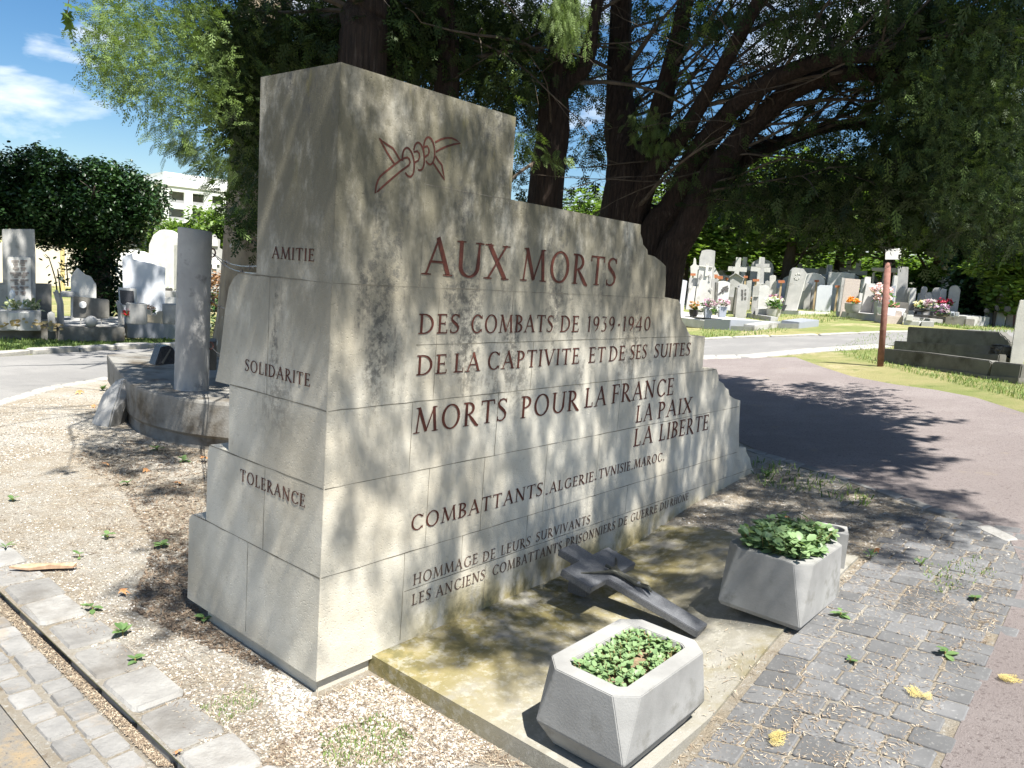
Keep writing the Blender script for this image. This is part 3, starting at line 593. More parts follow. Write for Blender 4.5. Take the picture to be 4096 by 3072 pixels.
# notched feet of the near planter come from two shallow skids under its base
planter('grey octagonal concrete planter with low clover-like plants, near edge of the slab', **P1)
n_, r_ = at(3190, 2550, .01), at(3381, 2391, .01)
q = n_ - K0; nx, ny = q @ U, q @ Wv; q = r_ - K0; rx = q @ U
P2 = dict(cx=(nx + rx) / 2 + .02, cy=ny + .185, z0=gz(((n_ + r_) / 2)[0]) + .004, a=(rx - nx) / 2, b=.185, h=.28, mid=.02, rz=0.0, base_in=.01)
planter('grey octagonal concrete planter overflowing with leafy purslane, beside the cobbles', **P2)
M_pl = leafmat('fleshy_leaf', (.13, .22, .095), (.26, .37, .175), .22, .42, (1.3, 1.3, .7))
M_stem = mat('reddish_stem', (.24, .13, .07), (.16, .2, .07), 8)
def leafquad(L, w):
    """rounded leaf as four quads in x forward, bent along its middle"""
    xs = [0, .3, .65, 1.0]; ws = [.12, .85, 1.0, .25]; v = []; f = []
    for x, k in zip(xs, ws):
        for s in (-1, 0, 1): v.append((x * L, s * k * w / 2, (.10 * abs(s) * w * k) - .12 * L * x * x))
    for i in range(3):
        for j in range(2): a = i * 3 + j; f.append((a, a + 1, a + 4, a + 3))
    return np.array(v), np.array(f)
def rotz(a): c, s = math.cos(a), math.sin(a); return np.array([[c, -s, 0], [s, c, 0], [0, 0, 1]])
def roty(a): c, s = math.cos(a), math.sin(a); return np.array([[c, 0, s], [0, 1, 0], [-s, 0, c]])
def rotx(a): c, s = math.cos(a), math.sin(a); return np.array([[1, 0, 0], [0, c, -s], [0, s, c]])
def low_plants(name, label, cat, P, nsp, lsize, hgt, spill, bare=None, group=None):
    t = thing(name, label, cat, ml(P['cx'], P['cy'], P['z0']), MON_ROT + P['rz'], group)
    ia, ib, h = P['a'] - .075, P['b'] - .075, P['h'] - .036; LV, LF = leafquad(1, .72); V = []; F = []; TT = []; k = 0; st = MB()
    for i in range(nsp):
        x, y = random.uniform(-ia, ia), random.uniform(-ib, ib)
        if bare and bare(x / ia, y / ib) and random.random() < .8: continue
        edge = max(abs(x) / ia, abs(y) / ib); hh = hgt * random.uniform(.45, 1.0); az = math.atan2(y, x) + random.uniform(-.8, .8); lean = spill * edge * random.uniform(.2, 1)
        top = np.array([x + math.cos(az) * lean, y + math.sin(az) * lean, h + hh]); base = np.array([x, y, h]); st.tube([base, (base + top) / 2 + [0, 0, .008], top], [.0022, .002, .0014], 4)
        tn = random.uniform(0, 1)
        for j in range(random.randint(4, 8)):
            f = random.uniform(.35, 1.05); pos = base + (top - base) * f; a = random.uniform(0, 6.28); el = random.uniform(-.9, .25); L = lsize * random.uniform(.6, 1.25)
            Rm = rotz(a) @ roty(el) @ rotx(random.uniform(-.5, .5)); V.append((LV * L) @ Rm.T + pos); F.append(LF + k); k += len(LV); TT.append(np.full(len(LV), np.clip(tn * .6 + random.uniform(0, .4), 0, 1)))
    arr_mesh('foliage', np.concatenate(V), np.concatenate(F), M_pl, t, tint=np.concatenate(TT), smooth=True); st.build('stems', M_stem, t)
low_plants('clover_plants', 'low clover-like plants with bare earth among them filling the near planter', 'plants', P1, 250, .021, .042, .02, lambda x, y: (x + .05) ** 2 + (y + .25) ** 2 < .20, 'plants in the planters')
low_plants('purslane_plants', 'lush leafy purslane spilling over the rim of the planter beside the cobbles', 'plants', P2, 330, .040, .11, .075, None, 'plants in the planters')

# ------------------------------------------------------------------ granite cross lying on a wedge, with its small bronze figure
M_gran = mat('blue_grey_granite', (.085, .09, .10), (.135, .14, .15), 170, rough=.45, spec=.5, bump=.15, bscale=150, lo=.42, hi=.58, c3=(.24, .25, .26), s3=260, t3=(.62, .7))
M_bronze = mat('dark_bronze', (.045, .048, .042), (.085, .085, .07), 20, rough=.5, metal=.6)
sz = slab_z(1.4, -.8)
foot = ml(1.405, -.835, sz); head_px = (2238, 2223)
# the foot rests on the slab, the head points back towards the memorial and rises
def on_plane_y(px, py, yloc):
    r = ray(px, py); t = ((ml(0, yloc) - EYE) @ NF) / (r @ NF); return EYE + r * t
hd = on_plane_y(2260, 2205, -.115); hl = hd - K0
fl = foot - K0; fx, fy = fl @ U, fl @ Wv; hx, hy = hl @ U, hl @ Wv; dx, dy, dz = hx - fx, hy - fy, hl[2] - sz - .01
Lc = math.sqrt(dx * dx + dy * dy + dz * dz); yaw = math.atan2(dy, dx); pit = math.asin(dz / Lc)
cross = thing('granite_cross', 'blue-grey granite cross with a small bronze crucified figure, lying propped on the slab', 'cross', foot + np.array([0, 0, .006]), MON_ROT)
cross.rotation_euler = (Matrix.Rotation(MON_ROT + yaw, 4, 'Z') @ Matrix.Rotation(-pit, 4, 'Y')).to_euler()
w_, th = .105, .034; wh = .138; ax = Lc * .735; aw = .165; al = .15
hw0, hw1, hw2 = w_ / 2, w_ / 2 + (wh - w_) * .35, wh / 2
poly = [(0, -hw0), (ax - aw / 2, -hw1), (ax - aw / 2, -hw1 - al), (ax + aw / 2, -hw1 - al), (ax + aw / 2, -hw1), (Lc, -hw2), (Lc, hw2), (ax + aw / 2, hw1), (ax + aw / 2, hw1 + al), (ax - aw / 2, hw1 + al), (ax - aw / 2, hw1), (0, hw0)]
mb = MB(); mb.prism([(x, z) for x, z in poly], 0, th); mb.v = [(x, z, y) for x, y, z in mb.v]; mb.build('cross_body', M_gran, cross, bevel=.003)
mb = MB(); s0 = Lc * .35; mb.add([(s0, -.022, th), (s0, .022, th), (s0 + .085, .016, th), (s0 + .085, -.016, th), (s0 + .085, .014, th + .03), (s0 + .085, -.014, th + .03)], [(0, 3, 2, 1), (0, 1, 4, 5), (2, 3, 5, 4), (0, 5, 3), (1, 2, 4)]); mb.build('foot_rest', M_gran, cross)
mb = MB(); mb.prism([(0.0, 0.0), (.12, 0), (.12, dz * .62), (0.05, dz * .62)], -.05, .05)
fig = bpy.data.meshes.new('bronze_figure'); z_ = th + .008
J = [(.50, 0, z_ + .008), (.565, .004, z_ + .012), (.63, .0, z_ + .012), (.665, .0, z_ + .012), (.70, .012, z_ + .016), (.655, .045, z_ + .008), (.70, .10, z_), (.755, .155, z_ - .008), (.655, -.045, z_ + .008), (.69, -.10, z_), (.735, -.155, z_ - .008), (.45, .012, z_ + .012), (.395, .006, z_ + .026), (.36, .002, z_ + .012), (.45, -.012, z_ + .012), (.395, -.008, z_ + .026), (.365, -.003, z_ + .012)]
rad = [.030, .026, .036, .014, .024, .017, .011, .009, .017, .011, .009, .020, .016, .009, .020, .016, .009]
ks = Lc / 1.0
fig.from_pydata([(Lc * .0 + x * ks, y * 1.0, z) for x, y, z in J], [(0, 1), (1, 2), (2, 3), (3, 4), (2, 5), (5, 6), (6, 7), (2, 8), (8, 9), (9, 10), (0, 11), (11, 12), (12, 13), (0, 14), (14, 15), (15, 16)], [])
fo = link(bpy.data.objects.new('bronze_figure', fig), cross); sk = fo.modifiers.new('s', 'SKIN'); fo.modifiers.new('d', 'SUBSURF').render_levels = 1
for i, v in enumerate(fig.skin_vertices[0].data): v.radius = (rad[i] * .5, rad[i] * .42); v.use_root = i == 0
fig.materials.append(M_bronze)
pr = thing('stone_prop', 'small rough stone block under the raised head of the granite cross', 'block', ml(fx + dx * .86, fy + dy * .86, sz), MON_ROT + yaw)
mb = MB(); mb.prism([(-.05, 0), (.05, 0), (.045, dz * .86 + .018), (-.045, dz * .86 - .012)], -.035, .035); mb.build('block', M_gran, pr, bevel=.004)

# open concrete flower tube behind the planter
pot = thing('concrete_vase', 'square grey concrete vase with a round hole, standing behind the leafy planter', 'vase', at(3308, 2262), MON_ROT + .35)
mb = MB(); ww = .075; n = 24; oc = lambda z, e=.012: [(ww - e, -ww, z), (ww, -ww + e, z), (ww, ww - e, z), (ww - e, ww, z), (-ww + e, ww, z), (-ww, ww - e, z), (-ww, -ww + e, z), (-ww + e, -ww, z)]
sq_ = [];
for i in range(n):
    a = 2 * math.pi * i / n; k = ww / max(abs(math.cos(a)), abs(math.sin(a))); sq_.append((k * math.cos(a), k * math.sin(a)))
rd = lambda r, z: [(r * math.cos(2 * math.pi * i / n), r * math.sin(2 * math.pi * i / n), z) for i in range(n)]
mb.rings([[(x, y, 0) for x, y in sq_], [(x, y, .2) for x, y in sq_], rd(.06, .2), rd(.058, .04)]); mb.build('vase_body', M_conc, pot, bevel=.002)
# ------------------------------------------------------------------ foliage kit
def frond(nb, sub, wid, L0=.46):
    """flat scale-leaf spray along +x, one unit long: stem, side branchlets, leaflets"""
    v, f = [], []
    def q(p, d, l, w):
        d = np.array(d) / np.linalg.norm(d); n = np.array([-d[1], d[0], 0]); p = np.array(p, float); b = len(v)
        v.extend([p - n * w * .25, p + d * l * .5 - n * w * .5, p + d * l, p + d * l * .5 + n * w * .5]); f.append((b, b + 1, b + 2, b + 3))
    q((0, 0, 0), (1, 0, 0), 1.0, wid * .8)
    for k in range(nb):
        x = .08 + .86 * k / nb; s = 1 if k % 2 else -1; ll = L0 * (1 - .72 * x) * (1 if k % 3 else .85); d = np.array([.72, s * .72, -.10])
        q((x, 0, -.12 * x * x), d, ll, wid)
        for j in range(sub):
            t = (j + .6) / (sub + .4); o = np.array([x, 0, -.12 * x * x]) + d / np.linalg.norm(d) * ll * t
            for sd in (1, -1): q(o, (.72 + sd * -.55 * s * s, s * .72 + sd * .6 * 1, -.1) if sd > 0 else (1.1, s * .05, -.1), ll * .42 * (1 - .5 * t), wid * .9)
    return np.array(v), np.array(f)
FR_HI, FR_MID, FR_LO = frond(14, 3, .032), frond(9, 1, .085), frond(6, 1, .15)
FR_SP = frond(8, 1, .06, .40)
def basis(az, el, roll):
    n = len(az); ca, sa, ce, se, cr_, sr = np.cos(az), np.sin(az), np.cos(el), np.sin(el), np.cos(roll), np.sin(roll)
    x = np.stack([ca * ce, sa * ce, se], 1); s = np.stack([-sa, ca, np.zeros(n)], 1); u = np.cross(x, s)
    y = s * cr_[:, None] + u * sr[:, None]; z = np.cross(x, y)
    return np.stack([x, y, z], 2)
class Crown:
    def __init__(s): s.v = []; s.f = []; s.t = []; s.k = 0
    def put(s, tpl, pos, sc, az, el, roll, tint):
        V, F = tpl; B = basis(az, el, roll); n = len(pos)
        P = np.einsum('nij,vj->nvi', B, V) * sc[:, None, None] + pos[:, None, :]
        s.v.append(P.reshape(-1, 3)); s.f.append((F[None] + (np.arange(n) * len(V))[:, None, None] + s.k).reshape(-1, F.shape[1])); s.k += n * len(V); s.t.append(np.repeat(tint, len(V)))
    def build(s, m, parent, name='crown'):
        return arr_mesh(name, np.concatenate(s.v), np.concatenate(s.f), m, parent, tint=np.concatenate(s.t))
def in_poly(x, y, poly):
    c = np.zeros(len(x), bool); n = len(poly)
    for i in range(n):
        (x0, y0), (x1, y1) = poly[i], poly[(i + 1) % n]
        c ^= ((y0 > y) != (y1 > y)) & (x < (x1 - x0) * (y - y0) / (y1 - y0 + 1e-12) + x0)
    return c
SC = 4096 / 2212.0
def sample(poly, n, d0, d1, holes=()):
    """points in the volume of crown seen through a stretch of sky, between two distances"""
    P = np.array(poly) * SC; out = []
    while sum(len(o) for o in out) < n:
        x = rng.uniform(P[:, 0].min(), P[:, 0].max(), n * 2); y = rng.uniform(P[:, 1].min(), P[:, 1].max(), n * 2)
        k = in_poly(x, y, [tuple(p) for p in P])
        for hx, hy, rx, ry, keep in holes: k &= ~((((x / SC - hx) / rx) ** 2 + ((y / SC - hy) / ry) ** 2 < 1) & (rng.uniform(0, 1, len(x)) > keep))
        x, y = x[k], y[k]; d = rng.uniform(d0, d1, len(x)); V = np.stack([x - 2048, 1536 - y, np.full(len(x), -FPX)], 1) @ CAM_ROT.T
        V /= np.hypot(V[:, 0], V[:, 1])[:, None]; out.append(EYE + V * d[:, None])
    return np.concatenate(out)[:n]
def clump(P, k, spread):
    """tufts: k sprays hanging round every point"""
    return np.repeat(P, k, 0) + rng.normal(0, spread, (len(P) * k, 3))
def upsun(P, zc): return P + SUN[None] * ((zc - P[:, 2]) / SUN[2])[:, None]
M_cyp = leafmat('cypress_leaf', (.012, .027, .007), (.16, .235, .065), .26, .6, (1.5, 1.6, .6))  # tint runs from crown shade to sunlight, both put into the leaf colour
M_bark = mat('stringy_reddish_bark', (.022, .016, .013), (.06, .04, .03), 7, stretch=(7, 7, .6), bump=1, bscale=16, rough=.95, c3=(.11, .085, .07), s3=5, t3=(.56, .75))
M_twig = mat('grey_twig', (.05, .04, .03), (.13, .105, .08), 12, rough=.95)
def F3(px, py, d): return far(px, py, d)
def trunk(mb, base, pts, r0, r1, n=14):
    P = [np.array(base, float)] + [np.array(p, float) for p in pts]; Q = []; Rr = []
    # smooth through the given points
    m = len(P)
    for i in range(m - 1):
        a, b, c, d = P[max(i - 1, 0)], P[i], P[i + 1], P[min(i + 2, m - 1)]
        for t in np.linspace(0, 1, 6, endpoint=False): Q.append(.5 * ((2 * b) + (-a + c) * t + (2 * a - 5 * b + 4 * c - d) * t * t + (-a + 3 * b - 3 * c + d) * t ** 3))
    Q.append(P[-1]); L = len(Q)
    for i in range(L): t = i / (L - 1); Rr.append((r0 + (r1 - r0) * t) * (1 + .55 * max(0, 1 - t * 9)) * random.uniform(.96, 1.04))
    mb.tube(Q, Rr, n, wob=.10); return Q
def limbs(mb, src, n, length, r, az=None, el=(0, .9), bend=-.3, sub=3):
    """limbs leaving the given points, each with a few twigs"""
    tips = []
    for i in range(n):
        p = np.array(random.choice(src)); a = random.uniform(*az) if az else random.uniform(0, 6.28); e = random.uniform(*el); L = length * random.uniform(.5, 1.15); pts = [p]; R0 = r * random.uniform(.5, 1.1)
        for k in range(6):
            a += random.uniform(-.18, .18); e += bend / 6 + random.uniform(-.12, .12); pts.append(pts[-1] + np.array([math.cos(a) * math.cos(e), math.sin(a) * math.cos(e), math.sin(e)]) * L / 6)
        mb.tube(pts, [R0 * (1 - .8 * k / 6) for k in range(7)], 5)
        for q in range(sub):
            o = pts[random.randint(2, 6)]; a2, e2 = a + random.uniform(-1.2, 1.2), e + random.uniform(-.4, .5); l2 = L * random.uniform(.15, .35)
            pp = [o, o + np.array([math.cos(a2), math.sin(a2), e2]) * l2 * .5, o + np.array([math.cos(a2) * .9, math.sin(a2), e2 - .15]) * l2]; mb.tube(pp, [R0 * .25, R0 * .18, R0 * .08], 4)
        tips += pts[2:]
    return tips
def down(p): return (p[0], p[1], gz(p[0]) - .1)
UN = lambda n, a, b: rng.uniform(a, b, n)
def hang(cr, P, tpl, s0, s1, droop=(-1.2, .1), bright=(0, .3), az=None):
    n = len(P); cr.put(tpl, P, UN(n, s0, s1), UN(n, *(az or (0, 6.283))), UN(n, *droop), UN(n, -.9, .9), np.where(rng.uniform(0, 1, n) < .06, .9, UN(n, *bright)))  # low tint paints the inner shade, the few high ones sun flecks
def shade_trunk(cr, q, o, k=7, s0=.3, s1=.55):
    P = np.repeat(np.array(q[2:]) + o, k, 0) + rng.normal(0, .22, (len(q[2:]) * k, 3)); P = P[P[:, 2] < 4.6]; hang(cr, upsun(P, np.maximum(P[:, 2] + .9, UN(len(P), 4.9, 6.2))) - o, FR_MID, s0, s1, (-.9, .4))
def off_column(P, keep):
    """thin the crown where it would shade the column and its platform"""
    q = P - SUN[None] * ((P[:, 2] - 1.2) / SUN[2])[:, None]; c = far(757, 1200, 6.65); d = np.hypot(q[:, 0] - c[0], q[:, 1] - c[1]); return P[(d > .75) | (rng.uniform(0, 1, len(P)) < keep)]
LIT_PATH = [(1540, 745), (2230, 790), (2230, 1120), (2140, 1122), (1905, 950), (1765, 888), (1590, 866)]
def off_path(P, keep):
    """thin the crown where its shadow would fall on the open part of the path"""
    z = np.full(len(P), .4)
    for _ in range(3): q = P - SUN[None] * ((P[:, 2] - z) / SUN[2])[:, None]; z = np.array([gz(v) for v in q[:, 0]])
    c = (q - EYE) @ CAM_ROT; x, y = (2048 + FPX * c[:, 0] / -c[:, 2]) / SC, (1536 - FPX * c[:, 1] / -c[:, 2]) / SC; k = in_poly(x, y, LIT_PATH) & (c[:, 2] < 0)
    return P[~k | (rng.uniform(0, 1, len(P)) < keep)]
def tgt_front(n, dens):
    P = []
    while len(P) < n:
        x, z = random.uniform(-.1, 3.95), random.uniform(.05, 2.3)
        if random.random() < dens(x, z): P.append(ml(x, 0, z))
    return np.array(P)
def tgt_ground(poly, n, z=0):
    P = []; A = np.array(poly) * SC
    while len(P) < n:
        x, y = random.uniform(A[:, 0].min(), A[:, 0].max()), random.uniform(A[:, 1].min(), A[:, 1].max())
        if in_poly(np.array([x]), np.array([y]), [tuple(a) for a in A])[0]: P.append(at(x, y) if z == 0 else flat(x, y, z))
    return np.array(P)

# ---- first cypress: behind the tall end of the memorial
t1 = thing('cypress_tree', 'big dark cypress behind the tall end of the memorial, sunlit sprays reaching left', 'tree', down(F3(1445, 260, 6.2)), 0, 'cypresses behind the memorial')
o1 = np.array(t1.location); mb = MB()
q1 = trunk(mb, o1 - o1, [F3(1445, 260, 6.2) - o1, F3(1470, 0, 6.2) - o1, F3(1480, -700, 6.2) - o1, F3(1490, -1500, 6.4) - o1], .22, .07)
q1b = trunk(mb, q1[2], [F3(1560, 260, 6.7) - o1, F3(1570, 0, 6.7) - o1, F3(1580, -800, 6.8) - o1], .09, .04, 10)
mb.build('trunk', M_bark, t1, smooth='all')
mb = MB(); tips = limbs(mb, q1[8:], 26, 2.6, .03, (1.9, 4.4), (.1, .9)); mb.build('limbs', M_twig, t1)
cr = Crown()
A = [(200, 60), (225, 0), (470, 0), (480, 230), (440, 285), (395, 275), (335, 245), (245, 200), (205, 150)]
P = off_column(clump(sample(A, 900, 5.0, 6.6), 7, .07), .35) - o1
n = len(P); hang(cr, P, FR_SP, .055, .12, (-1.3, .7), (.45, 1.1))  # sunlight put into the colour: brighter tint on these outer sprays
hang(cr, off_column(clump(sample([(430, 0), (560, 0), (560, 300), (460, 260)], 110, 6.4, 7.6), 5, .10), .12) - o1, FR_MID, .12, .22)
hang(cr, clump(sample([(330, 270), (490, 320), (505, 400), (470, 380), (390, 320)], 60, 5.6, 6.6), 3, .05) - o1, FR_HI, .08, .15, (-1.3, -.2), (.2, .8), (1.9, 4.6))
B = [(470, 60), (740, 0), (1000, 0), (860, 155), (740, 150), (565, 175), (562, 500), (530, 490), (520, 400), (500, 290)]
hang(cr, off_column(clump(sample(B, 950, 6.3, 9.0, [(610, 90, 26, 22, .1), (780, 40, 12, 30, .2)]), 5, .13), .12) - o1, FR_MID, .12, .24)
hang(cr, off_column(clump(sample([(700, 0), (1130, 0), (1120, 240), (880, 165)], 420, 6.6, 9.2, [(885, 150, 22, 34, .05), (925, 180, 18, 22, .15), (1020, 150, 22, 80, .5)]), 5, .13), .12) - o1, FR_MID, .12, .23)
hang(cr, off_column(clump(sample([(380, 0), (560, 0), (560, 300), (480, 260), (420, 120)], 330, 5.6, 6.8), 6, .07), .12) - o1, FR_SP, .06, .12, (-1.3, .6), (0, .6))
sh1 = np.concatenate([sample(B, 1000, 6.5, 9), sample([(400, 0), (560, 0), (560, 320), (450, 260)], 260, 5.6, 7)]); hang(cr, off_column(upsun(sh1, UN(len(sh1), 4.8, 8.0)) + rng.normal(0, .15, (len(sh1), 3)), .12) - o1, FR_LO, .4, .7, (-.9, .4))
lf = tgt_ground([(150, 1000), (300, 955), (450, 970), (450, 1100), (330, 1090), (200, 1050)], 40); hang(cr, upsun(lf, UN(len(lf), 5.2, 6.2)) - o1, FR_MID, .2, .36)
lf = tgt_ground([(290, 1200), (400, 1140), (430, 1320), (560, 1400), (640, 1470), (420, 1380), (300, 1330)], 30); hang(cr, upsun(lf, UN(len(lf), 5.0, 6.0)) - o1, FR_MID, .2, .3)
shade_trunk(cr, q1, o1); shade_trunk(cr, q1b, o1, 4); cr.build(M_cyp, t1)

# ---- second and third cypress
t2 = thing('cypress_tree', 'slim cypress stem with torn pale bark showing just above the memorial top edge', 'tree', down(F3(1780, 400, 6.9)), 0, 'cypresses behind the memorial'); o2 = np.array(t2.location); mb = MB()
q2 = trunk(mb, o2 - o2, [F3(1783, 380, 6.9) - o2, F3(1778, 0, 6.9) - o2, F3(1770, -800, 6.9) - o2, F3(1780, -1500, 7) - o2], .125, .05); mb.build('trunk', M_bark, t2, smooth='all')
mb = MB(); limbs(mb, q2[7:], 18, 1.8, .022, None, (-.5, .7)); mb.build('limbs', M_twig, t2)
cr = Crown(); hang(cr, clump(sample([(900, 0), (1240, 0), (1250, 230), (1110, 235), (980, 195), (905, 120)], 260, 6.8, 9.5, [(1010, 150, 20, 90, .25), (925, 180, 20, 24, .1)]), 5, .13) - o2, FR_MID, .12, .23)
hang(cr, clump(sample([(1180, 0), (1270, 0), (1255, 90), (1225, 110)], 110, 5.4, 5.9), 6, .05) - o2, FR_SP, .05, .10, (-1.45, -.9), (.5, 1))
sh2 = sample([(900, 0), (1240, 0), (1250, 230), (1110, 235)], 420, 6.8, 9.5); hang(cr, upsun(sh2, UN(len(sh2), 5.0, 8.0)) - o2, FR_LO, .4, .7, (-.9, .4))
shade_trunk(cr, q2, o2, 5); cr.build(M_cyp, t2)
t3 = thing('cypress_tree', 'cypress with a twisted trunk and sunlit bark patch above the middle step', 'tree', down(F3(2165, 900, 7.4)), 0, 'cypresses behind the memorial'); o3 = np.array(t3.location); mb = MB()
q3 = trunk(mb, o3 - o3, [F3(2180, 790, 7.4) - o3, F3(2212, 520, 7.4) - o3, F3(2222, 330, 7.4) - o3, F3(2262, 130, 7.4) - o3, F3(2275, -100, 7.4) - o3, F3(2310, -900, 7.6) - o3], .185, .07)
trunk(mb, q3[16], [F3(2335, 260, 7.3) - o3, F3(2380, 60, 7.2) - o3, F3(2440, -300, 7.2) - o3], .10, .04, 10); mb.build('trunk', M_bark, t3, smooth='all')
mb = MB(); limbs(mb, q3[8:], 24, 1.8, .024, None, (-.6, .7)); mb.build('limbs', M_twig, t3)
cr = Crown(); H3 = [(1300, 390, 60, 50, .28), (1290, 230, 22, 40, .2), (1360, 280, 16, 90, .25), (1420, 120, 30, 60, .4), (1180, 330, 40, 60, .5)]
hang(cr, clump(sample([(1115, 0), (1420, 0), (1400, 470), (1110, 428)], 260, 7.6, 10.5, H3), 5, .13) - o3, FR_MID, .12, .23)
hang(cr, clump(sample([(1120, 280), (1190, 290), (1200, 350), (1150, 370)], 6, 6.6, 7.0), 4, .06) - o3, FR_HI, .14, .26, (-1., -.2), (.6, 1))
sh3 = sample([(1115, 0), (1420, 0), (1400, 470), (1110, 428)], 420, 7.0, 10.0); hang(cr, upsun(sh3, UN(len(sh3), 5.0, 8.0)) - o3, FR_LO, .4, .7, (-.9, .4))
cr.build(M_cyp, t3)

# ---- fourth: the spreading many-limbed one on the right, whose boughs roof the memorial
t4 = thing('cypress_tree', 'spreading many-limbed cypress whose leaning boughs roof the right half of the scene', 'tree', down(F3(2500, 950, 7.6)), 0, 'cypresses behind the memorial'); o4 = np.array(t4.location); mb = MB()
q4 = trunk(mb, o4 - o4, [F3(2500, 860, 7.6) - o4, F3(2505, 680, 7.6) - o4, F3(2480, 480, 7.7) - o4, F3(2480, 200, 7.8) - o4, F3(2500, -300, 8.0) - o4], .27, .07, 16)
q4b = trunk(mb, q4[5], [F3(2600, 620, 7.5) - o4, F3(2650, 400, 7.4) - o4, F3(2710, 150, 7.3) - o4, F3(2790, -200, 7.2) - o4], .15, .05, 12)
q4c = trunk(mb, q4[4], [F3(2560, 780, 7.4) - o4, F3(2740, 520, 7.0) - o4, F3(2900, 250, 6.6) - o4, F3(3060, -50, 6.2) - o4], .11, .04, 10)
qa = trunk(mb, (q4[1] + np.array([.15, .05, 0])), [F3(2600, 985, 7.5) - o4, F3(2695, 824, 7.4) - o4, F3(2775, 640, 7.2) - o4, F3(2860, 525, 7.0) - o4, F3(3000, 375, 6.7) - o4, F3(3250, 255, 6.3) - o4, F3(3520, 215, 5.9) - o4], .16, .04, 12)
qb = trunk(mb, np.array(down(F3(2640, 1150, 7.3))) - o4, [F3(2665, 1100, 7.3) - o4, F3(2755, 905, 7.2) - o4, F3(2840, 715, 7.1) - o4, F3(2945, 580, 7.0) - o4, F3(3040, 470, 6.9) - o4, F3(3210, 340, 6.7) - o4, F3(3450, 290, 6.5) - o4, F3(3720, 335, 6.3) - o4], .165, .04, 12)
qc = trunk(mb, qb[14], [F3(2980, 640, 7.3) - o4, F3(3150, 560, 7.6) - o4, F3(3400, 500, 7.9) - o4, F3(3700, 520, 8.2) - o4], .085, .025, 10)
mb.build('trunk', M_bark, t4, smooth='all')
mb = MB(); limbs(mb, qa[10:] + qb[16:] + qc[4:], 62, 2.0, .022, (-1.3, 2.0), (.05, .95), -.1, 4); limbs(mb, q4b[6:] + q4c[5:] + q4[12:], 52, 2.0, .02, (-1.4, 1.6), (.1, 1.0), -.1, 4)
limbs(mb, qa[12:] + qb[20:], 40, 1.3, .010, None, (-.2, .8), -.2, 3); mb.build('limbs', M_twig, t4)
over = []
mb = MB()
for (x0, y0, z0), (x1, y1, z1), r in (((1.4, 1.8, 5.2), (.6, -1.9, 5.9), .06), ((2.4, 1.8, 5.3), (2.2, -2.0, 5.9), .06), ((3.4, 1.5, 5.4), (3.9, -1.8, 6.0), .06), ((2.0, 1.9, 5.1), (-.4, -1.2, 5.8), .05), ((4.2, 1.6, 5.5), (5.6, -1.2, 6.2), .05)):
    a_, b2 = ml(x0, y0, z0) - o4, ml(x1, y1, z1) - o4; c_ = (a_ + b2) / 2 + [0, 0, .5]; over += trunk(mb, a_, [c_, b2], r, .015, 8)
    nb_ = q4[-3]; mb.tube([nb_, (nb_ + a_) / 2 + [0, 0, .25], a_], [r * 1.3, r * 1.15, r], 8)
limbs(mb, over[3:], 60, 1.0, .014, None, (0, .5), -.1, 1); mb.build('overhanging_boughs', M_twig, t4)
cr = Crown(); HE = [(1480, 190, 40, 70, .25), (1560, 120, 60, 50, .35), (1640, 210, 60, 60, .35), (1840, 235, 30, 34, .06), (1620, 310, 30, 30, .25), (1700, 300, 26, 20, .25), (1760, 130, 50, 40, .5), (1890, 380, 16, 26, .06), (1950, 240, 34, 18, .3), (1530, 400, 26, 30, .4)]
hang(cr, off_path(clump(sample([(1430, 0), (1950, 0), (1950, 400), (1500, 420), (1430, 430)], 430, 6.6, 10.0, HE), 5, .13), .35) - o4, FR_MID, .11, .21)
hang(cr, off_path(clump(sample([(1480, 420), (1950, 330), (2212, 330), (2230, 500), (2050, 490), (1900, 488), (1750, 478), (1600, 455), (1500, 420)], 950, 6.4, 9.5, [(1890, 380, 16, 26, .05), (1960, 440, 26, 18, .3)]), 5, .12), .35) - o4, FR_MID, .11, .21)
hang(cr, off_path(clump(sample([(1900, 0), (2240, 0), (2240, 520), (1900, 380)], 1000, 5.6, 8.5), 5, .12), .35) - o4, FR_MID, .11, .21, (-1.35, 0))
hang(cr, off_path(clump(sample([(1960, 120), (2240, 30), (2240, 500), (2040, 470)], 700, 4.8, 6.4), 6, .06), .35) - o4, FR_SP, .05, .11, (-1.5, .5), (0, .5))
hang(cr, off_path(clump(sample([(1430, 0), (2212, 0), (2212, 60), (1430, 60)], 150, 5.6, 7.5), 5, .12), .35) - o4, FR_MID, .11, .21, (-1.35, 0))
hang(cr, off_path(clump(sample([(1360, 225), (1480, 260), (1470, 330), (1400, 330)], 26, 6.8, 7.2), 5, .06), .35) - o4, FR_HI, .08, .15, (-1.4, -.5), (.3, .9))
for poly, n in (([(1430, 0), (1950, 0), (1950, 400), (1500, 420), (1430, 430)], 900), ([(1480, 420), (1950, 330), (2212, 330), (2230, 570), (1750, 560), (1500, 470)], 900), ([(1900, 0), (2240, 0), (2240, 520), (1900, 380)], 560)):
    s4 = sample(poly, n, 6.0, 9.5); hang(cr, off_path(upsun(s4, UN(n, 5.2, 8.6)) + rng.normal(0, .15, (n, 3)), .03) - o4, FR_LO, .45, .85, (-.9, .4))
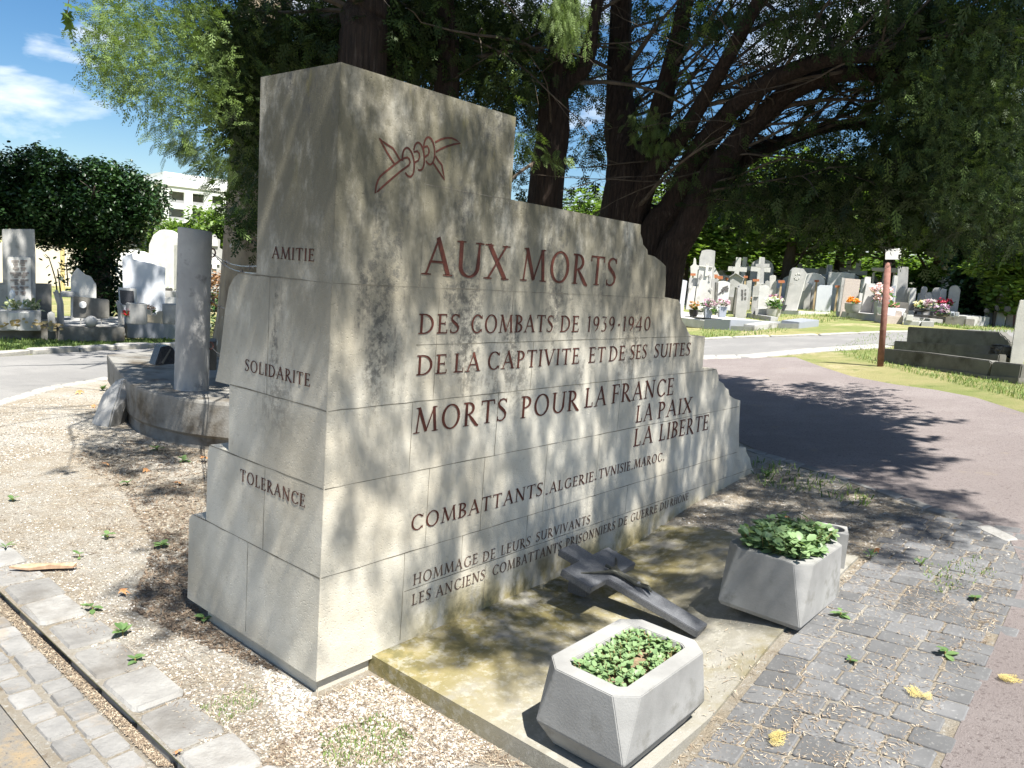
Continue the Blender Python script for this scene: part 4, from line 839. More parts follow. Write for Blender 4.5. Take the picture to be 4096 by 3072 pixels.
# boughs over the memorial: their gaps make the streaks of sun on the stone
def dens(x, z):
    d = .85 if z > .5 else .6
    if x < .55: d *= .25 + .75 * sstep(.3, 1.5, z)
    if z < .5 and x < 1.0: d *= .15
    return d
w4 = tgt_front(1300, dens); w4 = clump(upsun(w4, UN(len(w4), 4.2, 5.4)), 2, .05); hang(cr, w4 - o4, FR_SP, .09, .19, (-.9, .5))
w4 = tgt_front(90, dens); hang(cr, upsun(w4, UN(len(w4), 4.4, 5.9)) - o4, FR_MID, .2, .36, (-.8, .3))
l4 = np.array([(lambda y, z: ml(0, y, z) if not (y < .3 and z < .95) else ml(0, .55, 1.6))(random.uniform(.0, 1.0), random.uniform(.08, 2.3)) for _ in range(170)]); l4 = clump(upsun(l4, UN(len(l4), 4.2, 5.2)), 2, .05); hang(cr, l4 - o4, FR_SP, .09, .18, (-.9, .5))
g4 = tgt_ground([(1440, 1165), (1600, 890), (1760, 890), (1900, 955), (2040, 1060), (2120, 1130), (1980, 1150), (1840, 1195), (1720, 1130), (1640, 1160), (1590, 1260), (1500, 1230)], 300); hang(cr, upsun(g4, UN(len(g4), 5.0, 6.8)) - o4, FR_MID, .28, .5, (-.8, .3))
p4_ = tgt_ground([(880, 1400), (1200, 1190), (1440, 1165), (1590, 1290), (1500, 1330), (1330, 1320), (1180, 1420), (1050, 1470)], 170); hang(cr, upsun(p4_, UN(len(p4_), 5.0, 6.4)) - o4, FR_MID, .22, .4, (-.8, .3))
shade_trunk(cr, q4, o4, 8); shade_trunk(cr, qa, o4, 4); shade_trunk(cr, qb, o4, 4); cr.build(M_cyp, t4)

# ------------------------------------------------------------------ broadleaf trees
def leaf6():
    v = np.array([(0, 0, 0), (.35, -.34, .05), (.8, -.25, .02), (1, 0, -.06), (.8, .25, .02), (.35, .34, .05)]); return v, np.array([(0, 1, 2, 3), (0, 3, 4, 5)])
LEAF = leaf6()
def blobs(centres, n, shell=.55):
    """points spread mostly through the outer part of a set of lumps"""
    C = np.array([c[:3] for c in centres]); Rr = np.array([c[3:6] if len(c) > 4 else (c[3],) * 3 for c in centres]); wgt = Rr.prod(1) ** (2 / 3); i = rng.choice(len(C), n, p=wgt / wgt.sum())
    d = rng.normal(0, 1, (n, 3)); d /= np.linalg.norm(d, axis=1)[:, None]; r = shell + (1 - shell) * rng.uniform(0, 1, n) ** .6
    r *= 1 + .16 * np.sin(d[:, 0] * 7 + i) * np.sin(d[:, 1] * 6 + 2 * i) + rng.normal(0, .05, n)
    return C[i] + d * Rr[i] * r[:, None]
M_broad = leafmat('broad_leaf', (.075, .135, .03), (.17, .25, .065), .40, .5, (1.5, 1.6, .6))
M_ivy = leafmat('dark_ivy_leaf', (.010, .028, .010), (.050, .105, .030), .12, .38, (1.3, 1.5, .6))
M_brk2 = mat('grey_brown_bark', (.07, .055, .042), (.15, .125, .10), 6, stretch=(4, 4, .8), bump=.8, bscale=25)
def broad_tree(label, base, h, cw, nleaf, ls, m=None, group=None, trunk_h=.35, seed=0, share=None, lowc=.30):
    if share is not None:
        t = copy_tree(share); t.location = Vector([float(v) for v in base]); t.scale = (cw, cw, h); t.rotation_euler = (0, 0, seed * 1.7); t['label'] = label
        if group: t['group'] = group
        return t
    t = thing('leafy_tree', label, 'tree', base, seed * 1.7, group); random.seed(seed); mb = MB()
    q = trunk(mb, (0, 0, -.02), [(.01, 0, .25), (.0, .02, .5), (.02, 0, .8)], .035, .01, 9); limbs(mb, q[4:], 9, .42, .010, None, (.1, .9), .1, 2); mb.build('trunk', m or M_brk2, t, smooth='all')
    cs = [(random.uniform(-.3, .3), random.uniform(-.3, .3), random.uniform(lowc, .85), random.uniform(.13, .24)) for _ in range(22)]
    P = blobs(cs, nleaf, .4); c = Crown(); c.put(LEAF, P, UN(nleaf, ls * .6, ls * 1.3), UN(nleaf, 0, 6.28), UN(nleaf, -.9, .5), UN(nleaf, -.8, .8), np.clip(UN(nleaf, 0, .6) + .5 * (rng.uniform(0, 1, nleaf) < .3), 0, 1))
    c.build(M_broad, t); t.scale = (cw, cw, h); random.seed(seed + 50); return t
TRG = 'leafy trees beyond the right-hand graves'
def gp(px, d): 
    p = far(px, 1200, d); return (p[0], p[1], gz(p[0]))
proto = broad_tree('tall leafy tree with a dark trunk behind the grey stone cross', gp(3130, 33), 6.0, 8.5, 9000, .032, group=TRG, seed=3, lowc=.40)
for k, (px, d, h, cw, lb) in enumerate([(2730, 38, 5.6, 8, 'leafy tree glimpsed between the leaning limbs just right of the memorial'), (2930, 42, 6.6, 9, 'leafy tree standing behind the tall arched gravestone'), (3330, 38, 6.4, 9, 'leafy tree behind the granite stele with cut corners'), (3540, 31, 5.6, 8, 'pale green tree behind the rusty sign post'), (3740, 36, 6.6, 9, 'leafy tree behind the concrete beam frames'), (3900, 29, 6.2, 7.5, 'leafy tree with a visible dark trunk right of the ivy column'), (4110, 33, 7, 9, 'leafy tree at the right edge above the last gravestones'), (2560, 34, 5, 9, 'leafy tree hidden behind the many-limbed cypress'), (4300, 26, 6.5, 8, 'leafy tree just beyond the right edge of the view'), (2330, 40, 4.6, 9, 'leafy tree glimpsed low between the two middle cypress trunks')]):
    broad_tree(lb, gp(px, d), h, cw, 0, 0, group=TRG, seed=k + 5, share=proto)
for k in range(9):
    px = 2660 + k * 205; broad_tree(['low bushy tree in the hedge line behind the far graves, just right of the memorial', 'low bushy tree in the hedge line behind the arched stele', 'low bushy tree in the hedge line behind the gabled stele', 'low bushy tree in the hedge line behind the leaning stele', 'low bushy tree in the hedge line behind the pink-beige gravestone', 'low bushy tree in the hedge line behind the sign post', 'low bushy tree in the hedge line behind the concrete beams', 'low bushy tree in the hedge line left of the ivy column', 'low bushy tree in the hedge line at the right edge'][k], gp(px, 52) - np.array([0, 0, 1.6]) if False else tuple(np.array(gp(px, 52)) - [0, 0, 1.0]), 4.6, 9.5, 0, 0, group='hedge line behind the far graves', seed=k + 31, share=proto)
# yellow-green trees left
pl_ = broad_tree('light green round tree in front of the white apartment block, right of the stone column', far(860, 1010, 34)[:2].tolist() + [0], 3.4, 3.6, 5200, .05, seed=21, lowc=.4)
broad_tree('small light green tree half hidden by the ivy-covered crown, left of the stone column', far(670, 1010, 36)[:2].tolist() + [0], 2.8, 2.6, 0, 0, seed=24, share=pl_)
# ivy-smothered tree
iv_b = far(395, 1300, 16.2); iv = thing('ivy_covered_tree', 'dark round-topped tree smothered in ivy among the left-hand graves', 'tree', (iv_b[0], iv_b[1], 0)); oi = np.array(iv.location)
def vpt(px, py, d=16.2): return far(px, py, d) - oi
cs = []
for px, py, r in ((30, 760, .62), (130, 700, .62), (230, 690, .50), (330, 720, .55), (430, 740, .60), (520, 780, .55), (570, 850, .42), (90, 860, .6), (250, 830, .75), (400, 860, .7), (520, 900, .42), (40, 840, .5), (300, 930, .42), (450, 940, .42), (170, 920, .42), (-60, 800, .6)):
    c_ = vpt(px * 1.0, py); cs.append((c_[0], c_[1] + random.uniform(-.3, .3), c_[2], r, r * 1.3, r * .82))
for px, py, r in ((390, 1010, .42), (400, 1090, .40), (420, 1170, .33), (460, 1240, .26), (330, 1050, .25)): c_ = vpt(px, py); cs.append((c_[0], c_[1], c_[2], r))
mb = MB(); trunk(mb, (0, 0, -.1), [(.05, 0, .8), (-.05, 0, 1.6), (-.2, 0, 2.2)], .2, .1); limbs(mb, [np.array([-.05, 0, 1.5]), np.array([-.15, 0, 1.9])], 9, 1.5, .06, None, (.1, .7)); mb.build('trunk', M_brk2, iv, smooth='all')
P = blobs(cs, 44000, .5); n = len(P); c = Crown(); up = np.clip(.3 + .45 * np.sin(P[:, 0] * 5.1 + P[:, 2] * 3.3) * np.sin(P[:, 1] * 4.3 - P[:, 2] * 4.9 + 1) + .5 * (rng.uniform(0, 1, n) < .12) + UN(n, -.25, .25), 0, 1)
c.put(LEAF, P, UN(n, .045, .09), UN(n, 0, 6.28), UN(n, -1.1, .5), UN(n, -.6, .6), up); c.build(M_ivy, iv)
# ivy column at right
ib = gp(3862, 25); ic = thing('ivy_column', 'dark green column of ivy between the right-hand gravestones', 'ivy', ib); oc_ = np.array(ib); c = Crown()
cs = [(0, 0, .4, .8, .8, .6), (.05, 0, 1.0, .65, .65, .6), (0, 0, 1.7, .6, .6, .6), (-.1, 0, 2.3, .65, .6, .5), (.3, 0, .4, .7), (-.3, 0, 2.6, .5)]
P = blobs(cs, 5000, .5); n = len(P); c.put(LEAF, P, UN(n, .10, .2), UN(n, 0, 6.28), UN(n, -1.1, .3), UN(n, -.6, .6), UN(n, 0, .8)); c.build(M_ivy, ic, 'foliage'); mb = MB(); mb.tube([(0, 0, -.1), (0, 0, 2.4)], [.2, .1], 8); mb.build('stem', M_brk2, ic)
# bright bush at the right edge
bb = gp(3990, 24); bs = thing('bright_bush', 'bright yellow-green bush in the sun above the gravestones at the right edge', 'bush', bb); c = Crown(); P = blobs([(0, 0, 1.75, .8, .5, .35), (.7, 0, 1.6, .6, .5, .35), (-.5, 0, 1.5, .5, .4, .25), (.2, 0, .9, .6, .5, .6)], 2600, .5); n = len(P)
c.put(LEAF, P, UN(n, .12, .24), UN(n, 0, 6.28), UN(n, -.6, .4), UN(n, -.6, .6), UN(n, .7, 1)); c.build(M_broad, bs, 'foliage'); mb = MB(); mb.tube([(0, 0, -.1), (0, 0, 1.5)], [.05, .02], 6); mb.build('stem', M_brk2, bs)

# plane tree trunk behind the column, with its mottled bark and a few hanging leaves
M_plane = mat('mottled_plane_bark', (.17, .135, .095), (.30, .255, .18), 3, stretch=(2.5, 2.5, .9), bump=.35, bscale=9, c3=(.42, .42, .36), s3=4.2, t3=(.60, .64))
pb = far(985, 1345, 9.6); pt = thing('plane_tree', 'plane tree trunk with flaking mottled bark rising behind the left end of the memorial', 'tree', (pb[0], pb[1], 0)); op = np.array(pt.location); mb = MB()
rs = [(.0, .62), (.25, .50), (.5, .42), (.9, .36), (1.4, .335), (2.0, .32), (3.0, .30), (4.5, .27), (6, .2)]
mb.rings([[(r * (1 + .10 * math.sin(k * 1.57 + .7) * max(0, 1 - z)) * math.cos(2 * math.pi * k / 18) + .03 * z, r * (1 + .1 * math.sin(k * 1.1) * max(0, 1 - z)) * math.sin(2 * math.pi * k / 18), z - .05) for k in range(18)] for z, r in rs]); mb.build('trunk', M_plane, pt, smooth='all')
mb = MB(); mt = [np.array([.1, 0, 4.4])]; tips = limbs(mb, mt, 7, 3.4, .09, (1.2, 4.4), (.2, .9), -.6, 3); mb.build('limbs', M_plane, pt, smooth='all')
def maple():
    o = []
    for a, r in ((-150, .25), (-115, .55), (-85, .3), (-50, .85), (-22, .42), (0, 1.0), (22, .42), (50, .85), (85, .3), (115, .55), (150, .25)): o.append((.35 + r * .65 * math.cos(R_(a)), r * .65 * math.sin(R_(a)), -.05 * r))
    v = [(.35, 0, .03)] + o; return np.array(v), np.array([(0, i, i + 1) for i in range(1, len(o))])
MAP = maple(); c = Crown()
for px, py, d in [(262, 5, 4.6), (272, 28, 4.6), (262, 52, 4.6), (280, 62, 4.6), (268, 78, 4.6), (285, 15, 4.6), (258, 40, 4.6), (276, -25, 4.6), (264, -50, 4.6)]:
    p = F3(px, py, d) - op; c.put(MAP, p[None], np.array([.075]), UN(1, 0, 6.28), UN(1, -1.2, -.4), UN(1, -.6, .6), UN(1, 0, .3))
for px, py in [(895, 750), (905, 790), (880, 800), (915, 830), (900, 720), (930, 760), (890, 840), (870, 775), (925, 700), (910, 860)]:
    p = F3(px + 15, py, 8.6) - op; n = 3; c.put(MAP, np.repeat(p[None], n, 0) + rng.normal(0, .1, (n, 3)), UN(n, .14, .2), UN(n, 0, 6.28), UN(n, -.9, .1), UN(n, -.6, .6), UN(n, .1, .8))
mb = MB(); s0, s1 = F3(268, 70, 4.6) - op, F3(285, -700, 5.5) - op; mb.tube([s1, (s0 + s1) / 2 + [.05, 0, .1], s0], [.012, .006, .002], 5); mb.tube([tips[3], (tips[3] + s1) / 2 + [0, 0, .4], s1], [.05, .03, .012], 6); mb.build('hanging_sprig', M_twig, pt)
P = blobs([(-4.6 + dx, 9.3 + dy, 7.6 + dz, r) for dx, dy, dz, r in ((0, 0, 0, 1.9), (-1.9, .8, .3, 1.7), (1.3, .5, 1.2, 1.8), (-3.2, 2.0, .2, 1.5), (-.8, -1.2, .6, 1.3), (-2.2, -.4, 1.2, 1.5))], 2600, .3) - op; n = len(P); c.put(MAP, P, UN(n, .16, .3), UN(n, 0, 6.28), UN(n, -.9, .3), UN(n, -.6, .6), UN(n, 0, .8))
c.build(M_broad, pt, 'leaves')
# ------------------------------------------------------------------ helpers for upright stones seen across the cemetery
q1_ = lambda x, y: (2620 + .27125 * x, 950 + .27125 * y)
q2_ = lambda x, y: (3150 + .27125 * x, 950 + .27125 * y)
q3_ = lambda x, y: (3496 + .27125 * x, 950 + .27125 * y)
q4_ = lambda x, y: (.27125 * x, 900 + .27125 * y)
q5_ = lambda x, y: (450 + .27125 * x, 850 + .27125 * y)
q6_ = lambda x, y: (400 + .27125 * x, 1250 + .27125 * y)
qs_ = lambda x, y: (3400 + .3147 * x, 1250 + .3147 * y)
qb_ = lambda x, y: (600 + .42017 * x, 600 + .42017 * y)
class Place:
    """an upright plane standing at a real distance; turns outline points into metres on it"""
    def __init__(s, px, d, yaw=0.0, py=1250):
        p = far(px, py, d); s.p = np.array([p[0], p[1], gz(p[0])]); r = ray(px, py); h = np.array([r[0], r[1], 0]); h /= np.linalg.norm(h)
        a = math.atan2(h[1], h[0]) + yaw; s.n = np.array([math.cos(a), math.sin(a), 0]); s.x = np.array([s.n[1], -s.n[0], 0]); s.rz = math.atan2(s.x[1], s.x[0])
    def m(s, px, py):
        r = ray(px, py); t = ((s.p - EYE) @ s.n) / (r @ s.n); q = EYE + r * t - s.p; return (q @ s.x, q[2])
def outline(P, pts, c, down_=True):
    o = [P.m(*c(*q)) for q in pts]
    return o
def stone(name, label, cat, c, pts, d, depth, m, yaw=0.0, group=None, bevel=.008, px=None, sink=True, single=False):
    """a headstone: its outline at distance d, with real thickness behind; the lowest two points are taken down into the ground"""
    cx = px or c(*[sum(q[k] for q in pts) / len(pts) for k in (0, 1)])[0]
    P = Place(cx, d, yaw); o = outline(P, pts, c)
    if sink:
        ix = sorted(range(len(o)), key=lambda i: o[i][1])[:2]; o = [(x, min(z, -.04)) if i in ix else (x, z) for i, (x, z) in enumerate(o)]
    mb = MB(); mb.prism(o, 0, depth)
    if single: return tag(mb.build(name, m, None, bevel=bevel, loc=P.p, rz=P.rz), label, cat, group), P
    t = thing(name, label, cat, P.p, P.rz, group); mb.build('stone', m, t, bevel=bevel); return t, P
def panel(t, P, c, pts, y0, y1, m, name, bevel=.003):
    mb = MB(); mb.prism(outline(P, pts, c), y0, y1); return mb.build(name, m, t, bevel=bevel)
def ribbon(t, P, c, lines, w, y, m, name):
    mb = MB()
    for k, pts in enumerate(lines):
        o = outline(P, pts, c)
        for i in range(len(o) - 1):
            a, b = np.array(o[i]), np.array(o[i + 1]); dd = b - a; L = np.linalg.norm(dd)
            if L < 1e-5: continue
            nn = np.array([-dd[1], dd[0]]) / L * w / 2; mb.prism([tuple(a - nn), tuple(b - nn), tuple(b + nn), tuple(a + nn)], y, y + .012)
    return mb.build(name, m, t)
def arch(x0, x1, ytop, yspring, n=9):
    return [(x0 + (x1 - x0) * (1 - math.cos(math.pi * i / n)) / 2, yspring + (ytop - yspring) * math.sin(math.pi * i / n)) for i in range(n + 1)]
M_wst = mat('pale_weathered_stone', (.48, .475, .45), (.60, .595, .565), 4, bump=.3, bscale=50, c3=(.30, .29, .25), s3=3, t3=(.58, .72))
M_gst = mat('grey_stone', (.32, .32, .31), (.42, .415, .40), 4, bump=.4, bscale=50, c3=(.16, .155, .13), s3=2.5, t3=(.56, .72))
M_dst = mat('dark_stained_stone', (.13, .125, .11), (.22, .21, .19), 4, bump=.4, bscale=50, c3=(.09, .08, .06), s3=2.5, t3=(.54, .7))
M_bst = mat('polished_dark_granite', (.035, .038, .045), (.07, .072, .08), 60, rough=.2, spec=.5)
M_blue = mat('pale_blue_white_marble', (.50, .53, .58), (.58, .605, .64), 3, bump=.1, bscale=30)
M_gry = mat('blue_grey_polished_granite', (.25, .27, .31), (.33, .35, .39), 70, rough=.35, spec=.5)
M_pink = mat('pink_beige_rough_granite', (.42, .36, .32), (.52, .46, .41), 30, bump=.6, bscale=60)
M_rust = mat('rusty_iron', (.16, .075, .06), (.26, .13, .105), 14, bump=.3, bscale=60, rough=.75)
M_oran = mat('orange_brown_marker', (.35, .12, .055), (.45, .18, .09), 10)
M_wood = mat('yellowish_wood', (.36, .27, .15), (.46, .36, .22), 8, stretch=(5, 5, .6))
M_wht = mat('white_paint', (.74, .74, .73), (.80, .80, .79), 3)
M_dark = mat('dark_letters', (.09, .085, .08), (.14, .13, .125), 30)
M_ston2 = mat('cast_concrete', (.20, .195, .18), (.29, .285, .265), 2.2, bump=.5, bscale=60, c3=(.095, .08, .06), s3=2.2, t3=(.46, .64))
M_black = mat('black_plastic', (.02, .02, .022), rough=.4)
M_tan = mat('tan_beam_concrete', (.40, .36, .28), (.50, .45, .36), 5, bump=.4, bscale=40)
M_pet = {}
def petal(name, c1, c2): 
    if name not in M_pet: M_pet[name] = leafmat(name, c1, c2, .25, .6, (1.1, 1.1, 1.0))
    return M_pet[name]
M_green = leafmat('bouquet_leaf', (.05, .12, .035), (.12, .22, .07), .25, .5)
def flowers(name, label, base, r, h, pet, n=26, fs=.045, vase=None, vm=None, vh=.2, vr=.07, group=None, leafs=30, flat=.75, rz=0):
    r *= .45; h *= .45; vh *= .58; vr *= .75; fs *= .62
    t = thing(name, label, 'flowers', base, rz, group); c = Crown(); P = blobs([(0, 0, vh + h * .5, r, r, h * .5)], n * 9, .75)
    k = rng.integers(0, n, n * 9); C = blobs([(0, 0, vh + h * .55, r, r, h * .5)], n, .8); pos = C[k] + rng.normal(0, fs * .18, (n * 9, 3)); m = len(pos)
    c.put(LEAF, pos, UN(m, fs * .6, fs * 1.1), UN(m, 0, 6.28), UN(m, -.2, 1.2), UN(m, -.8, .8), np.repeat(rng.uniform(0, 1, n), 9)[:m] if False else rng.uniform(0, 1, n)[k]); c.build(pet, t, 'blossoms')
    if leafs:
        c = Crown(); P = blobs([(0, 0, vh + h * .35, r * .95, r * .95, h * .4)], leafs, .5); c.put(LEAF, P, UN(leafs, fs, fs * 2), UN(leafs, 0, 6.28), UN(leafs, -.5, .9), UN(leafs, -.6, .6), UN(leafs, 0, 1)); c.build(M_green, t, 'leaves')
    if vase:
        mb = MB()
        if vase == 'square': mb.prism([(-vr * .7, 0), (vr * .7, 0), (vr, vh), (-vr, vh)], -vr * .85, vr * .85)
        else: mb.lathe([(vr * .72, 0), (vr * .95, vh * .4), (vr, vh * .9), (vr * 1.05, vh), (vr * .9, vh), (vr * .85, vh * .9)], 14)
        mb.build('vase', vm, t, smooth=vase != 'square', bevel=.004 if vase == 'square' else 0)
    return t
def onp(px, py, off=0.0): return at(px, py, off)
def kerbbox(name, label, cat, A, B, depth_dir, depth, h, m, group=None, z0=None, bevel=.01, parent=None, sink=.06):
    """long low block whose front foot runs A to B on the ground, h high"""
    A, B = np.array(A, float), np.array(B, float); d = B - A; L = math.hypot(d[0], d[1]); rz = math.atan2(d[1], d[0]); pit = math.atan2(d[2], L)
    mb = MB(); mb.add([(0, 0, -sink), (L, 0, d[2] - sink), (L, depth, d[2] - sink), (0, depth, -sink), (0, 0, h), (L, 0, d[2] + h), (L, depth, d[2] + h), (0, depth, h)], [(0, 3, 2, 1), (4, 5, 6, 7), (0, 1, 5, 4), (1, 2, 6, 5), (2, 3, 7, 6), (3, 0, 4, 7)])
    if parent is None: return tag(mb.build(name, m, None, bevel=bevel, loc=A, rz=rz), label, cat, group)
    return mb.build(name, m, parent, bevel=bevel, loc=A - np.array(parent.location), rz=rz)

# ------------------------------------------------------------------ platform with the stone column, left behind the memorial
ZP = .41
top = [flat(*q6_(*q), ZP) for q in ((100, 622), (200, 765), (300, 900), (400, 1012), (470, 1062), (545, 1100), (660, 1140), (800, 1180), (1050, 1235), (1300, 1280), (1600, 1318), (1950, 1352))]
pf = np.array([-3.6, 7.0, 0]); pl = thing('stone_platform', 'low stone platform with a curved, stained front edge, carrying the round column', 'platform', pf)
T = [p[:2] - pf[:2] for p in top] + [np.array([1.9, -1.6]), np.array([2.4, .3]), np.array([1.2, 2.2]), np.array([-.2, 2.6])]
cen = sum(T) / len(T); mb = MB()
mb.rings([[tuple(cen + (p - cen) * .93) + (-.1,) for p in T], [tuple(cen + (p - cen) * .94) + (.10,) for p in T], [tuple(cen + (p - cen) * .985) + (.13,) for p in T], [tuple(p) + (ZP - .02,) for p in T], [tuple(cen + (p - cen) * .992) + (ZP,) for p in T]])
mb.build('platform_body', M_ston2, pl)
cb = flat(757, 1566, ZP) + np.array([-.04, .14, 0]); ct = thing('stone_column', 'broken grey stone column standing on the curved platform, with iron rings', 'column', cb); n = 28; mb = MB(); rs = []
for i in range(12):
    f = i / 11; z = f * 1.345; r = .140 - .006 * f
    rs.append([(r * math.cos(2 * math.pi * k / n) + .012 * f + random.uniform(-.001, .001), r * math.sin(2 * math.pi * k / n), z + (.012 * math.cos(2 * math.pi * k / n + 2.6) if i == 11 else 0)) for k in range(n)])
rs.append([(.128 * math.cos(2 * math.pi * k / n) + .012, .128 * math.sin(2 * math.pi * k / n), 1.352 + .010 * math.cos(2 * math.pi * k / n + 2.6)) for k in range(n)])
mb.rings(rs); mb.build('shaft', mat('speckled_grey_column', (.30, .30, .295), (.42, .42, .41), 3, bump=.4, bscale=70, c3=(.17, .17, .165), s3=6, t3=(.58, .72)), ct, smooth=True)
def ring(px, py, rr):
    p = far(px, py, math.hypot(cb[0], cb[1]) - .02) - cb; mb = MB(); ax = np.array([p[0], p[1], 0]); ax /= np.linalg.norm(ax); p = np.array([ax[0] * .15, ax[1] * .15, p[2]]); sd = np.array([-ax[1], ax[0], 0])
    mb.tube([p + (ax * math.cos(a) * .7 + np.array([0, 0, 1]) * math.sin(a) + sd * .2 * math.sin(a)) * rr for a in np.linspace(0, 6.28, 14)], .007, 6); mb.build('iron_ring', M_rust, ct, smooth='all'); return cb + p
r1_ = ring(827, 1010, .035); r2_ = ring(827, 1197, .03); r3_ = ring(824, 1382, .03)
wi = thing('barbed_wire', 'dark barbed wire strung from the rings of the column to the memorial', 'wire', r1_); mb = MB(); ow = r1_
back = ml(.02, .50, 0)
def lm(px, py): y, z = left(px, py); return ml(.1, y, z)
for a, b in ((r1_, lm(1022, 1052)), (r1_, lm(968, 1092)), (r2_, lm(912, 1207)), (r3_, lm(905, 1420))):
    pts = [a + (b - a) * t + np.array([0, 0, -.05 * math.sin(math.pi * t)]) - ow for t in np.linspace(0, 1, 9)]; mb.tube(pts, .0032, 5)
    for k in (3, 6):
        for s in range(3):
            v = rng.normal(0, 1, 3); v /= np.linalg.norm(v); mb.tube([pts[k] - v * .02, pts[k] + v * .02], .002, 4)
mb.build('wire_strands', M_bst, wi)
rk = at(430, 1690); mb = MB(); rs = []
for i, (s, z) in enumerate(((1.0, -.05), (1.0, .12), (.8, .27), (.32, .40))): rs.append([(s * .14 * math.cos(a) * random.uniform(.85, 1.1) + .04 * i, s * .20 * math.sin(a) * random.uniform(.85, 1.1), z + random.uniform(-.02, .02)) for a in np.linspace(0, 2 * math.pi, 9)[:-1]])
mb.rings(rs); tag(mb.build('boulder', M_gst, None, bevel=.012, loc=rk, rz=.5), 'grey wedge-shaped boulder leaning against the curved front of the platform', 'rock')
bt, P = stone('memorial_plaque', 'dark tilted stone plaque on a stand, left of the column foot', 'plaque', q6_, [(812, 780), (905, 505), (1040, 488), (1110, 560), (1110, 760)], 7.6, .12, M_bst, .5, sink=False)
panel(bt, P, q6_, [(900, 740), (1030, 530), (1045, 545), (925, 760)], -.012, -.001, M_dst, 'stand_bar')
stone('dark_stone_block', 'dark square stone block with a pale joint between the column and the memorial', 'block', q6_, [(1530, 430), (1720, 428), (1720, 855), (1530, 850)], 7.3, .3, M_dst, .0, sink=False)

# ------------------------------------------------------------------ graves on the left
LG = 'graves left of the path'
t, P = stone('gravestone', 'tall grey upright gravestone with a white plaque of names at the left edge', 'gravestone', q4_, [(48, 1500), (30, 60), (510, 60), (525, 460), (528, 1500)], 15.0, .3, M_gst, group=LG)
panel(t, P, q4_, [(-40, 1500), (-60, 860), (48, 860), (48, 1500)], .02, .25, M_gst, 'side_block'); panel(t, P, q4_, [(528, 1480), (528, 868), (762, 875), (765, 1480)], .02, .25, M_dst, 'side_block')
panel(t, P, q4_, [(118, 1480), (108, 468), (452, 480), (466, 1480)], -.03, -.002, M_wst, 'name_plaque')
ls = []
for y, segs in ((525, ((170, 275), (300, 400))), (558, ((190, 265), (290, 375))), (590, ((205, 265), (315, 365))), (632, ((190, 280), (305, 390))), (660, ((215, 272), (315, 365))), (706, ((150, 310), (335, 425))), (735, ((185, 245), (255, 400))), (765, ((210, 270), (320, 370))), (808, ((155, 275), (300, 420))), (838, ((215, 265), (290, 375))), (866, ((215, 272), (315, 365))), (912, ((165, 265), (290, 430))), (940, ((215, 275), (315, 372))), (985, ((205, 275), (300, 385))), (1012, ((215, 270), (320, 370)))):
    for a, b in segs:
        x = a
        while x < b - 6: w = random.uniform(8, 15); ls.append([(x, y + 2), (min(b, x + w), y + 3)]); x += w + 5
ribbon(t, P, q4_, ls, .026, -.042, mat('plaque_letters', (.20, .17, .16), (.27, .23, .21), 20), 'worn_lettering')
st = thing('angel_statuette', 'small white angel statuette in front of the plaque of names', 'statue', far(*q4_(185, 1220), 14.7) * [1, 1, 0] + [0, 0, .15]); mb = MB(); mb.lathe([(.05, 0), (.075, .12), (.06, .3), (.03, .42), (.025, .45), (.045, .5), (.03, .55), (.005, .57)], 10); mb.add([(-.01, .03, .2), (.16, .06, .46), (.12, .05, .22)], [(0, 1, 2)]); mb.add([(.01, .03, .2), (-.14, .06, .46), (-.1, .05, .22)], [(0, 1, 2)]); mb.build('figure', M_wht, st, smooth=True); st.scale = (1, 1, 1.05)
t, P = stone('curved_planter', 'pale stone flower trough with a gilded laurel spray, at the left edge', 'planter', q4_, [(-60, 1560), (-60, 1270), (608, 1262), (602, 1560)], 14.0, .5, M_gst, group='left graves furnishings', sink=False)
o = [P.m(*q4_(x, y)) for x, y in ((120, 1290), (510, 1282), (540, 1555), (105, 1535))]; mb = MB(); rs = []
for f in np.linspace(0, 1, 9): a0, a1 = np.array(o[0]) * (1 - f) + np.array(o[1]) * f, np.array(o[3]) * (1 - f) + np.array(o[2]) * f; y = -.10 * math.sin(math.pi * f); rs.append([(a0[0], y, a0[1]), (a1[0], y, a1[1]), (a1[0], .1, a1[1]), (a0[0], .1, a0[1])])
mb.rings(rs); mb.build('bowed_front', M_wst, t)
c = Crown(); n = 60; fx = rng.uniform(-1, 1, n); cc = P.m(*q4_(310, 1420)); L = np.stack([cc[0] + fx * .52, np.full(n, -.125), cc[1] - .06 + .07 * (1 - np.abs(fx)) + rng.normal(0, .03, n)], 1); c.put(LEAF, L, UN(n, .04, .075), np.where(fx > 0, 0, math.pi) + UN(n, -.5, .5), UN(n, -.6, .5), UN(n, 1.0, 1.5), UN(n, 0, 1)); c.build(petal('gilded_leaf', (.30, .23, .11), (.42, .34, .17)), t, 'laurel_relief')
c = Crown(); n = 150; e0, e1 = P.m(*q4_(60, 1265)), P.m(*q4_(590, 1258)); f = rng.uniform(0, 1, n); L = np.stack([e0[0] + (e1[0] - e0[0]) * f, rng.uniform(.05, .4, n), e0[1] + rng.uniform(0, .13, n)], 1); c.put(LEAF, L, UN(n, .04, .1), UN(n, 0, 6.28), UN(n, -.3, 1.2), UN(n, -.5, .5), UN(n, 0, 1)); c.build(petal('pale_yellow_flower', (.10, .16, .06), (.6, .6, .35)), t, 'flowers')
kerbbox('grave_kerb', 'stained low kerb under the left-edge flower trough', 'kerb', at(*q4_(-200, 1690)), at(*q4_(838, 1716)), 1, 1.4, .26, M_dst, LG)
